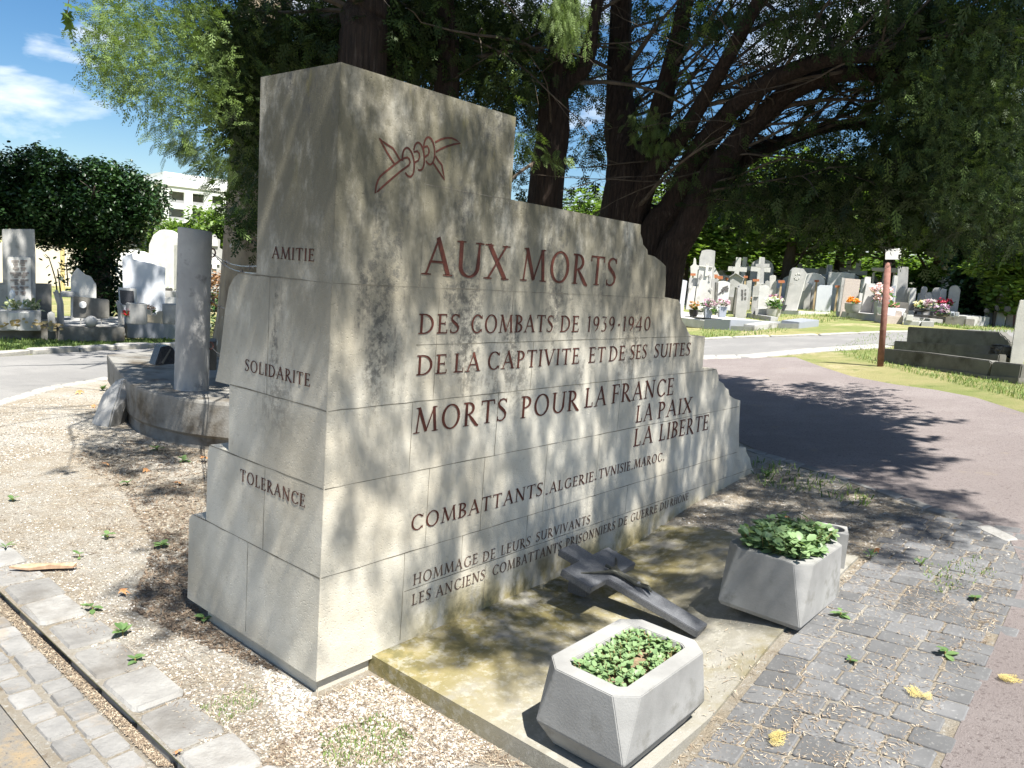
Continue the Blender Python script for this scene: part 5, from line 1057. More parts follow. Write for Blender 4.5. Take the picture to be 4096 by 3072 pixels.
t, P = stone('rough_pillar', 'short rough-hewn granite pillar beside the left-edge flower trough', 'pillar', q4_, [(715, 1580), (698, 1300), (730, 1282), (790, 1284), (808, 1310), (825, 1575)], 13.9, .16, M_gst, group='left graves furnishings', bevel=.02, sink=False)
# middle grave with rough arms
mg = thing('grave', 'old grave with two rough granite arms and a raised tan slab, below the ivy tree', 'grave', at(*q4_(1320, 1710)), 0, LG); og = np.array(mg.location); P = Place(q4_(1320, 1500)[0], 14.5)
def gpart(pts, d, depth, m, name, bev=.012):
    P = Place(q4_(1320, 1500)[0], d); mb = MB(); mb.prism(outline(P, pts, q4_), 0, depth); mb.v = [tuple(P.p + P.x * x + P.n * y + np.array([0, 0, z]) - og) for x, y, z in mb.v]; return mb.build(name, m, mg, bevel=bev)
gpart([(840, 1500), (838, 1180), (770, 960), (890, 985), (935, 1180), (945, 1495)], 14.1, .2, M_gst, 'rough_arm', .03); gpart([(1745, 1505), (1740, 1260), (1700, 1110), (1790, 1140), (1828, 1260), (1838, 1505)], 14.1, .2, M_gst, 'rough_arm', .03)
gpart([(850, 1720), (850, 1500), (1840, 1512), (1838, 1720)], 13.9, .3, M_dst, 'front_kerb'); gpart([(850, 1512), (850, 1478), (1830, 1490), (1838, 1520)], 14.05, 1.8, M_gst, 'cover_slab')
gpart([(890, 1060), (890, 985), (1120, 985), (1110, 1070)], 14.9, .3, M_gst, 'back_ledge'); gpart([(1075, 1370), (1082, 1050), (1610, 1100), (1612, 1376)], 14.25, .05, M_dst, 'tan_slab')
for x in (1190, 1495): gpart([(x - 12, 1480), (x - 12, 1372), (x + 10, 1372), (x + 10, 1480)], 14.26, .05, M_gst, 'slab_leg')
Pd = Place(q4_(1320, 1500)[0], 14.22); u0 = Pd.m(*q4_(1222, 1178)); mb = MB(); mb.lathe([(.0, 0), (.055, 0), (.05, .02), (0, .025)], 16); mb.v = [tuple(Pd.p + Pd.x * (u0[0] + x) + np.array([0, 0, u0[1] + y]) - Pd.n * z - og) for x, y, z in mb.v]; mb.build('white_flower_disc', M_wht, mg)
sp = far(*q4_(1345, 1425), 13.95); mb = MB(); mb.lathe([(.093 * math.sin(a), .093 - .093 * math.cos(a)) for a in np.linspace(.02, math.pi - .02, 12)], 18); tag(mb.build('stone_sphere', M_gst, None, smooth='all', loc=sp - [0, 0, .093]), 'grey stone ball on the middle left grave', 'ball', 'left graves furnishings')
stone('gravestone', 'pale pointed gravestone half smothered by the ivy tree', 'gravestone', q4_, [(1030, 1000), (1045, 760), (1140, 630), (1260, 740), (1340, 760), (1420, 880), (1420, 1000)], 15.0, .2, M_wst, group=LG)
# right-hand left grave
t, P = stone('gravestone', 'white gravestone with a slanting top edge, right of the ivy tree', 'gravestone', q5_, [(180, 1560), (140, 655), (290, 605), (300, 690), (560, 750), (782, 815), (770, 1560)], 15.2, .25, M_blue, group=LG)
gr = thing('grave', 'pale granite grave slab covered with pots and plaques, beside the column', 'grave', at(*q6_(600, 380)), 0, LG); A, B = at(*q6_(395, 372)), at(*q6_(1150, 388)); kerbbox('slab_base', '', '', A, B, 1, 1.8, .33, M_gry, parent=gr)
zt = .33; LP = 'pots and plaques on the pale left grave'
def onslab(x, y): return flat(*q5_(x, y), zt + gz(-6))
def ontop(name, lb, cat, x, y, bld, m, **kw):
    o = thing(name, lb, cat, onslab(x, y), 0, LP); mb = MB(); bld(mb); mb.build(kw.get('part', name + '_body'), m, o, bevel=kw.get('bev', .006), smooth=kw.get('sm', False)); return o
ontop('stone_pot', 'grey cylindrical stone pot left on the pale left grave', 'pot', 355, 1640, lambda m: m.lathe([(.15, 0), (.16, .02), (.155, .3), (.16, .33), (.13, .33), (.12, .2)], 18), M_gst, sm=True)
ontop('stone_pot', 'grey cylindrical stone pot right by the column on the pale left grave', 'pot', 880, 1640, lambda m: m.lathe([(.15, 0), (.16, .02), (.155, .3), (.16, .33), (.13, .33), (.12, .2)], 18), M_gst, sm=True)
ontop('stone_pot', 'dim grey pot at the back of the pale left grave', 'pot', 790, 1500, lambda m: m.lathe([(.16, 0), (.2, .1), (.18, .45), (.15, .45)], 16), M_gst, sm=True)
ontop('slate_plaque', 'dark polished slab standing before the white slanted gravestone', 'plaque', 480, 1480, lambda m: m.prism([(-.5, 0), (.5, 0), (.5, .5), (-.5, .5)], 0, .06), M_dst)
o = ontop('photo_frame', 'dark picture frame with a pale border on the pale left grave', 'frame', 225, 1560, lambda m: m.prism([(-.15, .2), (.15, .2), (.13, .52), (-.17, .52)], 0, .04), M_wst); mb = MB(); mb.prism([(-.12, .23), (.12, .23), (.10, .48), (-.14, .48)], -.006, -.001); mb.build('picture', M_bst, o)
o = ontop('memorial_tablet', 'small white tablet with a dark motif on the pale left grave', 'plaque', 775, 1560, lambda m: m.prism([(-.24, .1), (.24, .1), (.24, .38), (-.24, .38)], 0, .05), M_wst); mb = MB(); mb.prism([(-.18, .2), (-.08, .18), (-.05, .28), (-.12, .34), (-.2, .3)], -.006, -.001); mb.build('motif', M_bst, o)
o = ontop('flower_box', 'small stone box with a carved opening on the pale left grave', 'box', 615, 1620, lambda m: m.prism([(-.2, 0), (.2, 0), (.2, .2), (.11, .2), (.08, .13), (-.08, .13), (-.11, .2), (-.2, .2)], -.12, .12), M_tan)
flowers('red_flowers', 'bunch of red flowers at the left end of the pale left grave', onslab(225, 1640), .15, .25, petal('red_petal', (.35, .02, .03), (.6, .05, .06)), 18, .06, None, group='flowers on left graves')
flowers('withered_flowers', 'brown withered bouquet in the middle of the pale left grave', onslab(500, 1560), .35, .28, petal('brown_petal', (.12, .07, .05), (.4, .3, .25)), 26, .08, 'round', M_bst, .12, .2, group='flowers on left graves')
# farther left: pale tombs, wall, shrubs
stone('tomb', 'tall white round-topped tomb behind the slanted gravestone', 'tomb', q5_, [(520, 1000), (535, 560), (540, 470), (600, 330), (690, 262), (760, 248), (830, 285), (880, 370), (905, 480), (905, 1000)], 21, .7, M_wst, -.3, group='tombs far left')
t, P = stone('tomb', 'grey tomb with a small white cross and a rounded finial right of the column', 'tomb', q5_, [(1415, 1000), (1425, 400), (1450, 375), (1470, 335), (1500, 318), (1530, 340), (1545, 385), (1590, 400), (1580, 520), (1640, 560), (1640, 1000)], 24, .6, M_gst, group='tombs far left')
panel(t, P, q5_, [(1455, 495), (1460, 405), (1550, 405), (1555, 500)], -.05, -.002, M_wst, 'niche'); ribbon(t, P, q5_, [[(1505, 640), (1505, 830)], [(1430, 735), (1580, 735)]], .12, -.05, M_wht, 'cross')
stone('tomb', 'low white rounded tomb glimpsed under the ivy tree', 'tomb', q4_, [(1690, 700), (1700, 420), (1800, 375), (1950, 370), (2150, 400), (2240, 460), (2240, 700)], 26, 1.2, M_wht, group='tombs far left')
cw_ = Place(120, 30); tag(kerbbox('cemetery_wall', '', 'wall', far(-500, 1040, 33) * [1, 1, 0], far(720, 1000, 30) * [1, 1, 0], 1, .3, 1.35, mat('cream_render', (.55, .50, .40), (.62, .57, .47), 2)), 'cream boundary wall far behind the left graves', 'wall')
for px, lb in ((345, 'thin yellow post before the far cream wall'), (700 * .27125 + 60, 'thin yellow post nearer the left edge before the far cream wall')):
    p = far(px, 1040, 27) * [1, 1, 0]; mb = MB(); mb.lathe([(.06, 0), (.06, 1.5), (.05, 1.52)], 8); tag(mb.build('yellow_post', mat('yellow_paint', (.55, .44, .2), rough=.6) if 'yellow_paint' not in bpy.data.materials else bpy.data.materials['yellow_paint'], None, loc=p), lb, 'post', 'yellow posts')
def shrub(label, base, lumps, n, ls, m, tl=(0, .8), cat='shrub', group=None, name='shrub'):
    t = thing(name, label, cat, base, 0, group); c = Crown(); P = blobs(lumps, n, .45); c.put(LEAF, P, UN(n, ls * .6, ls * 1.3), UN(n, 0, 6.28), UN(n, -1, .6), UN(n, -.7, .7), UN(n, *tl)); c.build(m, t, 'foliage'); mb = MB(); mb.tube([(0, 0, -.05), (0, 0, lumps[0][2])], [.03, .01], 5); mb.build('stem', M_brk2, t); return t
shrub('dark green bush behind the pale left grave', far(*q5_(830, 1400), 16.5) * [1, 1, 0], [(0, 0, .35, .6, .5, .5), (.8, .2, .35, .7, .5, .45), (1.7, .4, .3, .8, .6, .5), (-.5, 0, .3, .4)], 3800, .07, M_ivy, (.3, 1))
shrub('brown dried bush beside the far grey tomb', far(*q5_(1545, 880), 22) * [1, 1, 0], [(0, 0, .55, .5, .4, .55)], 1000, .10, petal('dry_brown', (.25, .14, .07), (.36, .22, .12)))
for k, (x0, y0, x1, y1) in enumerate(((840, 950, 670, 430), (890, 950, 850, 660), (960, 840, 880, 720))): pass
rs_ = thing('bare_rose_stems', 'thin bare stems rising behind the dark side block of the left-edge gravestone', 'plant', far(*q4_(860, 1000), 15.6) * [1, 1, 0]); mb = MB(); ob = np.array(rs_.location)
for pts in (((845, 1000), (820, 800), (760, 600), (720, 480), (668, 430)), ((895, 1000), (875, 850), (850, 650)), ((960, 850), (920, 790), (880, 730)), ((1000, 900), (995, 760), (975, 560))): mb.tube([far(*q4_(*p), 15.6) - ob for p in pts], [.014, .012, .010, .008, .006][:len(pts)], 5)
mb.build('stems', M_twig, rs_)
c = Crown(); n = 60; C = np.array([far(*q4_(870, 600), 15.6) - ob, far(*q4_(990, 700), 15.6) - ob, far(*q4_(950, 890), 15.6) - ob]); L = C[rng.integers(0, 3, n)] + rng.normal(0, .12, (n, 3)); c.put(LEAF, L, UN(n, .05, .1), UN(n, 0, 6.28), UN(n, -1, .6), UN(n, -.7, .7), UN(n, 0, .6)); c.build(M_ivy, rs_, 'leaves')

# white apartment block
bd = 74; P = Place(qb_(400, 500)[0], bd, .30); B0 = P.p.copy(); B0[2] = 0
ap = thing('apartment_building', 'white flat-roofed apartment block with recessed balconies far behind the column', 'building', B0, P.rz)
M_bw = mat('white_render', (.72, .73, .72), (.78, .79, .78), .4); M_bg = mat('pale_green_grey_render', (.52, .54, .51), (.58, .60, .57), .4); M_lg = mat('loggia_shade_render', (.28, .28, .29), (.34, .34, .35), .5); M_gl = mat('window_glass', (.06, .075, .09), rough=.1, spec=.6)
def bx(pts): return [P.m(*qb_(*q)) for q in pts]
x0, zt_ = P.m(*qb_(105, 330)); x1 = x0 + 19.5; zr = zt_
cols = []
zl = [zt_ - k * 3.35 for k in range(4)]
rows = [(P.m(*qb_(250, 395))[1], P.m(*qb_(250, 505))[1])]; hgt = rows[0][0] - rows[0][1]; pitch = P.m(*qb_(250, 560))[1]; pitch = rows[0][0] - pitch
bays = [(P.m(*qb_(182, 450))[0], P.m(*qb_(328, 450))[0]), (P.m(*qb_(405, 470))[0], P.m(*qb_(515, 470))[0]), (P.m(*qb_(592, 490))[0], P.m(*qb_(697, 490))[0])]
dx_ = bays[2][0] - bays[1][0]; bays += [(bays[2][0] + dx_, bays[2][1] + dx_), (bays[2][0] + 2 * dx_, bays[2][1] + 2 * dx_)]
nfl = max(3, int(rows[0][0] / pitch)); mb = MB(); wb = MB()
xr = bays[-1][1] + 1.5
zs = [rows[0][0] - k * pitch for k in range(nfl)]
# facade as bands and piers in front of a recessed back wall
mb.box(x0, xr, 0, .35, rows[0][0], zr); 
for k, z in enumerate(zs): mb.box(x0, xr, 0, .35, (zs[k + 1] if k + 1 < nfl else -.3), z - hgt)
for z in zs:
    e = [x0] + [v for b in bays for v in b] + [xr]
    for i in range(0, len(e), 2): mb.box(e[i], e[i + 1], .003, .347, z - hgt, z)
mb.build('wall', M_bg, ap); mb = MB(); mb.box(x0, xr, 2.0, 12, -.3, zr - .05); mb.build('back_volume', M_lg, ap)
mb = MB(); mb.box(x0 - .2, xr, -.1, 12.2, zr, zr + .35); mb.build('roof_slab', M_bg, ap)
for b in bays:
    for z in zs: mb = MB(); mb.box(b[0] - (b[1] - b[0]) * .33, b[0] - .02, -.03, -.002, z - hgt * 1.05, z); mb.build('shutter', M_bw, ap)
    for z in zs:
        mb = MB(); w_ = b[1] - b[0]; mb.box(b[0] + .15 * w_, b[0] + .6 * w_, 1.9, 1.99, z - hgt * .95, z - .25); wf = mb.build('window', M_bw, ap); mb = MB(); mb.box(b[0] + .19 * w_, b[0] + .56 * w_, 1.86, 1.89, z - hgt * .9, z - hgt * .55); mb.build('pane', M_gl, wf)
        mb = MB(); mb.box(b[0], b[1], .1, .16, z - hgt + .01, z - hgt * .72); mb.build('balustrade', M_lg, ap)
pz = P.m(*qb_(185, 195))[1]; px0 = P.m(*qb_(185, 250))[0]; mb = MB(); mb.box(px0, xr, 1.6, 11, zr + .35, pz); pen = mb.build('penthouse', M_bw, ap)
for a, b, y0, y1 in ((207, 268, 238, 252), (207, 268, 316, 324), (352, 400, 256, 262), (355, 366, 326, 354), (560, 640, 352, 384), (430, 500, 268, 274)):
    q0, q1 = P.m(*qb_(a, y0)), P.m(*qb_(b, y1)); mb = MB(); mb.box(q0[0], q1[0], 1.52, 1.59, q1[1], q0[1]); mb.build('window', M_lg, pen)
# ------------------------------------------------------------------ graves on the right
RG = 'graves right of the memorial'
t, P = stone('gravestone', 'blank pale blue-white gravestone slanting close behind the memorial edge', 'gravestone', q1_, [(45, 1110), (140, 870), (248, 585), (476, 640), (410, 1108)], 20.4, .18, M_blue, group=RG)
# big family tomb
t, P = stone('gravestone', 'tall arched grey stele with a pale front tablet bearing a cross in relief', 'gravestone', q1_, [(585, 1060), (640, 560)] + [(655, 300), (690, 195), (760, 178), (830, 182), (890, 200)] + [(865, 600), (830, 1060)], 22.2, .35, M_gst, group=RG)
panel(t, P, q1_, [(440, 1060), (510, 592), (640, 600), (585, 1060)], -.03, .3, M_gst, 'shoulder'); panel(t, P, q1_, [(800, 1060), (840, 605), (925, 615), (880, 1060)], -.03, .3, M_gst, 'shoulder')
panel(t, P, q1_, [(575, 1060), (655, 418), (850, 440), (800, 1060)], -.16, -.04, M_wst, 'front_tablet'); panel(t, P, q1_, [(455, 1060), (512, 712), (606, 718), (560, 1060)], -.2, -.035, M_wst, 'front_wing'); panel(t, P, q1_, [(800, 1060), (790, 738), (850, 742), (835, 1060)], -.14, -.035, M_wst, 'front_wing')
panel(t, P, q1_, [(735, 570), (748, 440), (650, 425), (652, 412), (748, 420), (752, 382), (800, 386), (795, 425), (850, 432), (848, 446), (793, 442), (775, 575)], -.20, -.165, M_wst, 'relief_cross')
ribbon(t, P, q1_, [[(690, 545), (660, 590), (640, 690)], [(700, 560), (650, 620)], [(800, 545), (815, 590), (800, 650)], [(580, 735), (540, 780)], [(545, 740), (585, 775)], [(800, 755), (840, 790)]], .05, -.18, M_gst, 'carved_garlands')
t, P = stone('gravestone', 'pale rounded gravestone with a carved spray of dark leaves', 'gravestone', q1_, [(905, 1090), (918, 900), (932, 660)] + [(970, 645), (1020, 640), (1070, 652), (1112, 675)] + [(1085, 900), (1045, 1095)], 21.6, .3, M_wst, .12, RG)
panel(t, P, q1_, [(880, 1090), (900, 660), (931, 660), (906, 1090)], .01, .28, M_dst, 'painted_shade_side'); ribbon(t, P, q1_, [[(960, 820), (1000, 790), (1050, 730)], [(985, 760), (1010, 820)], [(1000, 745), (1075, 715)], [(1020, 775), (1085, 745)], [(940, 835), (975, 805)], [(1030, 790), (1080, 780)]], .035, -.014, M_dark, 'carved_spray')  # side in darker stone: its shade is put into the colour
t, P = stone('gravestone', 'grey gabled stele standing behind the small arched gravestone', 'gravestone', q1_, [(1085, 1000), (1105, 600), (1095, 592), (1190, 530), (1312, 605), (1300, 618), (1270, 1000)], 25, .4, M_gst, group=RG)
panel(t, P, q1_, [(1095, 592), (1190, 530), (1312, 605), (1310, 592), (1190, 516), (1096, 580)], -.06, .42, M_gst, 'gable_coping'); panel(t, P, q1_, [(1085, 1080), (1085, 875), (1180, 880), (1180, 1080)], -.1, -.005, M_dst, 'base_block')
t, P = stone('gravestone', 'small grey round-topped gravestone with dark worn lettering down its face', 'gravestone', q1_, [(1182, 1140), (1218, 745), (1240, 735)] + arch(1240, 1372, 690, 735, 7)[1:-1] + [(1375, 742), (1392, 748), (1342, 1145)], 22.6, .3, M_gst, .15, RG)
panel(t, P, q1_, [(1148, 1135), (1200, 735), (1222, 745), (1182, 1140)], .01, .28, M_dst, 'painted_shade_side')  # darker stone paints the shade of the side face
ls = []
for y in range(770, 920, 22):
    ls.append([(1278 + random.uniform(-6, 6), y), (1300, y + random.uniform(4, 14))])
    if y % 3: ls.append([(1325 + random.uniform(-6, 6), y), (1345, y + random.uniform(2, 14))])
ribbon(t, P, q1_, ls, .03, -.014, M_dark, 'worn_lettering')
t, P = stone('gravestone', 'pale rounded gravestone topped by a stout grey stone cross', 'gravestone', q1_, [(1515, 1060), (1530, 760)] + arch(1530, 1690, 700, 745, 7)[1:-1] + [(1690, 740), (1655, 1062)], 23, .35, M_wst, group=RG)
panel(t, P, q1_, [(1548, 690), (1560, 440), (1482, 432), (1484, 388), (1560, 385), (1562, 298), (1622, 300), (1616, 385), (1690, 385), (1688, 435), (1612, 436), (1600, 690)], .08, .26, M_gst, 'stone_cross'); panel(t, P, q1_, [(1515, 690), (1515, 680), (1620, 682), (1620, 692)], .02, .32, M_wst, 'cross_foot')
panel(t, P, q1_, [(1420, 1140), (1455, 862), (1524, 866), (1515, 1140)], .01, .3, M_gst, 'side_block'); panel(t, P, q1_, [(1440, 872), (1440, 858), (1528, 860), (1526, 874)], -.03, .32, M_wst, 'side_coping')
panel(t, P, q1_, [(1480, 1150), (1480, 1048), (1680, 1052), (1650, 1155)], -.3, -.01, M_gst, 'trough')
t, P = stone('gravestone', 'tall leaning granite stele with cut corners and a small carved emblem', 'gravestone', q2_, [(-60, 1080), (62, 490), (108, 442), (238, 462), (280, 520), (122, 1106)], 24.6, .28, M_gst, .2, RG)
ribbon(t, P, q2_, [[(120, 535), (135, 545)], [(160, 520), (165, 545)], [(180, 545), (190, 540)], [(105, 600), (120, 580), (118, 620)], [(150, 590), (165, 610), (170, 575)], [(140, 625), (150, 600)]], .04, -.012, M_wst, 'carved_emblem')
panel(t, P, q2_, [(122, 1106), (280, 520), (292, 540), (135, 1106)], .0, .26, M_wst, 'painted_lit_edge')  # paler stone paints sunlight along the edge
# low slabs in front
sl = thing('grave', 'blue-grey granite grave with a stepped block front, first right of the memorial', 'grave', at(*q1_(712, 1348)), 0, RG)
kerbbox('front_block', '', '', at(*q1_(712, 1350)), at(*q1_(1098, 1365)), 1, 3.0, .25, M_gry, parent=sl)
A = at(*q1_(380, 1300)); kerbbox('dark_plinth', '', '', A, at(*q1_(722, 1348)) + [-.05, .35, 0], 1, 2.6, .26, M_dst, parent=sl)
gs = thing('grave', 'long pale grave slab lying between low kerbs, ending near the path', 'grave', at(*q1_(1460, 1370)), 0, RG)
kerbbox('slab', '', '', at(*q1_(1120, 1372)) + [0, .3, 0], at(*q1_(1640, 1345)) + [.1, .8, 0], 1, 4.0, .15, M_wst, parent=gs); kerbbox('kerb', '', '', at(*q1_(1105, 1372)), at(*q1_(1455, 1382)), 1, .25, .11, M_gst, parent=gs); kerbbox('kerb', '', '', at(*q1_(1465, 1380)), at(*q1_(1800, 1330)), 1, .3, .13, M_gst, parent=gs)
kerbbox('grave_kerb', 'long low granite kerb of the grave before the pale cross-topped stone', 'kerb', at(*q1_(1800, 1340)), at(*q1_(2112, 1345)), 1, .35, .12, M_gst, RG); kerbbox('grave_kerb', 'short pale granite kerb block at the right end of the front grave row', 'kerb', at(*q2_(160, 1345)), at(*q2_(460, 1310)), 1, .5, .15, M_gry, RG)
kerbbox('grave_kerb', 'thin kerb strip in the grass before the pale cross-topped stone', 'kerb', at(*q1_(1345, 1175)), at(*q1_(1700, 1235)), 1, .2, .12, M_gst, RG)
kerbbox('grave_slab', 'flat pale slab at the foot of the leaning stele with cut corners', 'slab', at(*q2_(-300, 1120)), at(*q2_(160, 1140)), 1, 1.5, .12, M_wst, RG)
# flowers of that row
FG = 'flowers on the right-hand graves'
zg = lambda p, z: np.array([p[0], p[1], z])
def topf(px, d, z): p = far(px[0], px[1], d); return zg(p, gz(p[0]) + z)
flowers('dried_bouquet', 'orange dried bouquet in a black pot on the blue-grey granite grave', topf(q1_(565, 1150), 20.3, .26), .28, .42, petal('dried_orange', (.42, .20, .06), (.6, .36, .16)), 34, .08, 'round', M_black, .30, .16, FG)
flowers('silk_flowers', 'white and purple silk flowers in the left square granite vase', topf(q1_(770, 1200), 19.8, .25), .36, .42, petal('white_purple', (.75, .72, .70), (.42, .12, .28)), 40, .08, 'square', M_gry, .45, .14, FG)
flowers('silk_flowers', 'white and pink silk flowers in the right square granite vase', topf(q1_(975, 1205), 19.8, .25), .34, .42, petal('white_pink', (.78, .74, .72), (.60, .25, .40)), 38, .08, 'square', M_gry, .45, .14, FG)
flowers('silk_flowers', 'pale pink flowers in a white bowl between the two granite vases', topf(q1_(690, 1120), 21, .15), .26, .3, petal('pale_pink', (.8, .7, .66), (.85, .8, .76)), 26, .08, 'round', M_wst, .3, .2, FG)
flowers('small_white_bouquet', 'low white bouquet with dark leaves lying between the square vases', topf(q1_(865, 1190), 19.7, .25), .24, .3, petal('white_pet', (.8, .8, .78), (.7, .7, .68)), 22, .07, None, group=FG, leafs=50)
stone('memorial_plaque', 'small pale plaque with a dark oval before the small arched gravestone', 'plaque', q1_, [(1060, 1075), (1070, 980), (1115, 985), (1110, 1080)], 21, .06, M_wst, 0, RG, sink=False, bevel=.004)
stone('memorial_plaque', 'dark photo plaque beside the leaning stele with cut corners', 'plaque', q1_, [(1845, 1075), (1845, 985), (1950, 995), (1905, 1085)], 24, .08, M_bst, 0, RG, sink=False, bevel=.004)
flowers('hydrangea', 'white and lime hydrangea in a pale grey pot before the leaning stele', topf(q1_(1740, 1165), 22.6, 0), .50, .62, petal('lime_white', (.55, .66, .35), (.80, .82, .74)), 26, .14, 'round', M_wst, .45, .26, FG, 60)
flowers('mixed_flowers', 'peach and violet flower mound behind the hydrangea', topf(q1_(1760, 900), 27.5, 0.1), .6, .5, petal('peach_violet', (.75, .42, .28), (.25, .15, .35)), 26, .14, None, group=FG)
flowers('mixed_flowers', 'yellow and peach bouquet seen between the small arched stone and the cross-topped stone', topf(q1_(1420, 850), 28, 0), .5, .5, petal('yellow_peach', (.75, .6, .25), (.8, .55, .45)), 24, .14, None, group=FG)
# second group, right of the lawn
t, P = stone('gravestone', 'broad pink-beige rough granite gravestone left of the rusty sign post', 'gravestone', q2_, [(772, 1095), (850, 600), (1080, 620), (1005, 1100)], 23.4, .35, M_pink, .1, RG)
panel(t, P, q2_, [(742, 1090), (805, 590), (849, 600), (772, 1095)], .005, .33, M_gst, 'painted_shade_side')  # grey side stands in for shade on the same granite
t, P = stone('gravestone', 'pale streaked gravestone right of the pink-beige granite one', 'gravestone', q2_, [(1070, 1110), (1165, 672), (1300, 682), (1235, 1110)], 23.9, .3, M_wst, .1, RG); panel(t, P, q2_, [(1105, 800), (1160, 575), (1245, 580), (1235, 680), (1165, 672)], .2, .45, M_wst, 'rear_slab')
stone('gravestone', 'narrow low pale slab tucked between the pink-beige and the streaked gravestones', 'gravestone', q2_, [(1035, 1090), (1062, 815), (1112, 822), (1068, 1090)], 23.2, .2, M_wst, .1, RG)
t, P = stone('gravestone', 'blue-grey polished gravestone with a wavy top behind the pink flowers', 'gravestone', q2_, [(1275, 1110), (1330, 715), (1355, 700), (1395, 712), (1440, 705), (1490, 700), (1520, 735), (1560, 715), (1600, 705), (1545, 1110)], 23.6, .25, M_gry, .1, RG); panel(t, P, q2_, [(1240, 1105), (1297, 705), (1330, 715), (1275, 1110)], .005, .24, M_bst, 'painted_shade_side')  # near-black side carries painted shade
ribbon(t, P, q2_, [[(1370, 772), (1460, 778)], [(1365, 800), (1470, 806)], [(1375, 828), (1450, 834)]], .05, -.012, M_wst, 'gilt_lettering')
stone('gravestone', 'thin tall pale slab edge beside the grey streaked stele', 'gravestone', q2_, [(1510, 1060), (1575, 560), (1635, 562), (1575, 1060)], 24.2, .3, M_wst, .1, RG)
stone('gravestone', 'tall grey streaked stele, highest stone right of the rusty sign post', 'gravestone', q2_, [(1575, 1060), (1600, 900), (1630, 428), (1785, 436), (1760, 900), (1745, 1060)], 25, .3, M_gst, .05, RG)
def frame(label, c, beam, posts, d):
    P = Place(c(*beam[0])[0], d); t = thing('concrete_arch', label, 'frame', P.p, P.rz, 'concrete beam frames'); mb = MB(); mb.prism(outline(P, beam, c), -.1, .4); mb.build('beam', M_tan, t, bevel=.01)
    for p in posts: o = outline(P, p, c); o = [(x, z if i > 1 else -.05) for i, (x, z) in enumerate(o)]; mb = MB(); mb.prism(o, 0, .3); mb.build('post', M_tan, t, bevel=.01)
frame('tan concrete beam on posts rising behind the rusty sign post', q2_, [(1240, 445), (1610, 450), (1612, 525), (1245, 490)], [[(1240, 700), (1285, 700), (1290, 510), (1255, 510)], [(1400, 700), (1440, 700), (1450, 515), (1410, 515)], [(1545, 700), (1575, 700), (1600, 520), (1560, 520)]], 28)
frame('smaller tan concrete beam on posts left of the ivy column', q3_, [(1055, 508), (1268, 508), (1265, 545), (1062, 548)], [[(1060, 740), (1085, 740), (1090, 550), (1072, 550)], [(1130, 740), (1155, 740), (1165, 550), (1140, 550)]], 31)
kerbbox('grave_kerb', 'long low stone kerb carrying the pink-beige gravestone and its pots', 'kerb', at(*q2_(705, 1165)), at(*q2_(1400, 1245)), 1, 1.6, .17, M_gst, RG); kerbbox('grave_kerb', 'pinkish block ending the kerb right of the rusty sign post', 'kerb', at(*q2_(1405, 1268)), at(*q2_(1695, 1278)), 1, 1.6, .19, M_pink, RG)
flowers('orange_mums', 'bright orange chrysanthemums in a round grey pot', topf(q2_(950, 1100), 22.4, .17), .30, .28, petal('orange_petal', (.75, .26, .03), (.85, .42, .08)), 26, .12, 'round', M_gst, .42, .27, FG, 10)
flowers('pink_flowers', 'big bunch of pale pink flowers in a stone vase behind the sign post', topf(q2_(1350, 1140), 21.8, .17), .62, .9, petal('blush_pink', (.78, .50, .50), (.85, .68, .66)), 46, .14, 'square', M_gst, .55, .17, FG, 40)
flowers('potted_flowers', 'green pot plant with pink blossoms in a pale trough right of the sign post', topf(q2_(1510, 1165), 21.2, .19), .38, .3, petal('pink_red', (.7, .2, .2), (.85, .5, .4)), 14, .1, 'square', M_blue, .32, .35, FG, 70)
stone('memorial_plaque', 'small pinkish rounded plaque right of the pale trough', 'plaque', q2_, [(1580, 1170), (1600, 1070), (1690, 1090), (1690, 1175)], 21, .1, M_pink, 0, RG, sink=False)
stone('gravestone', 'small pale tablet with dark ornament between the grey stele and the shaded stones', 'gravestone', q2_, [(1790, 1060), (1812, 765), (1840, 742), (1905, 750), (1880, 1060)], 24.5, .25, M_wst, .1, RG)
stone('gravestone', 'narrow pale slab edge in the gap left of the ornamented tablet', 'gravestone', q2_, [(1738, 1060), (1770, 742), (1815, 745), (1790, 1060)], 24.9, .2, M_gst, .1, RG)
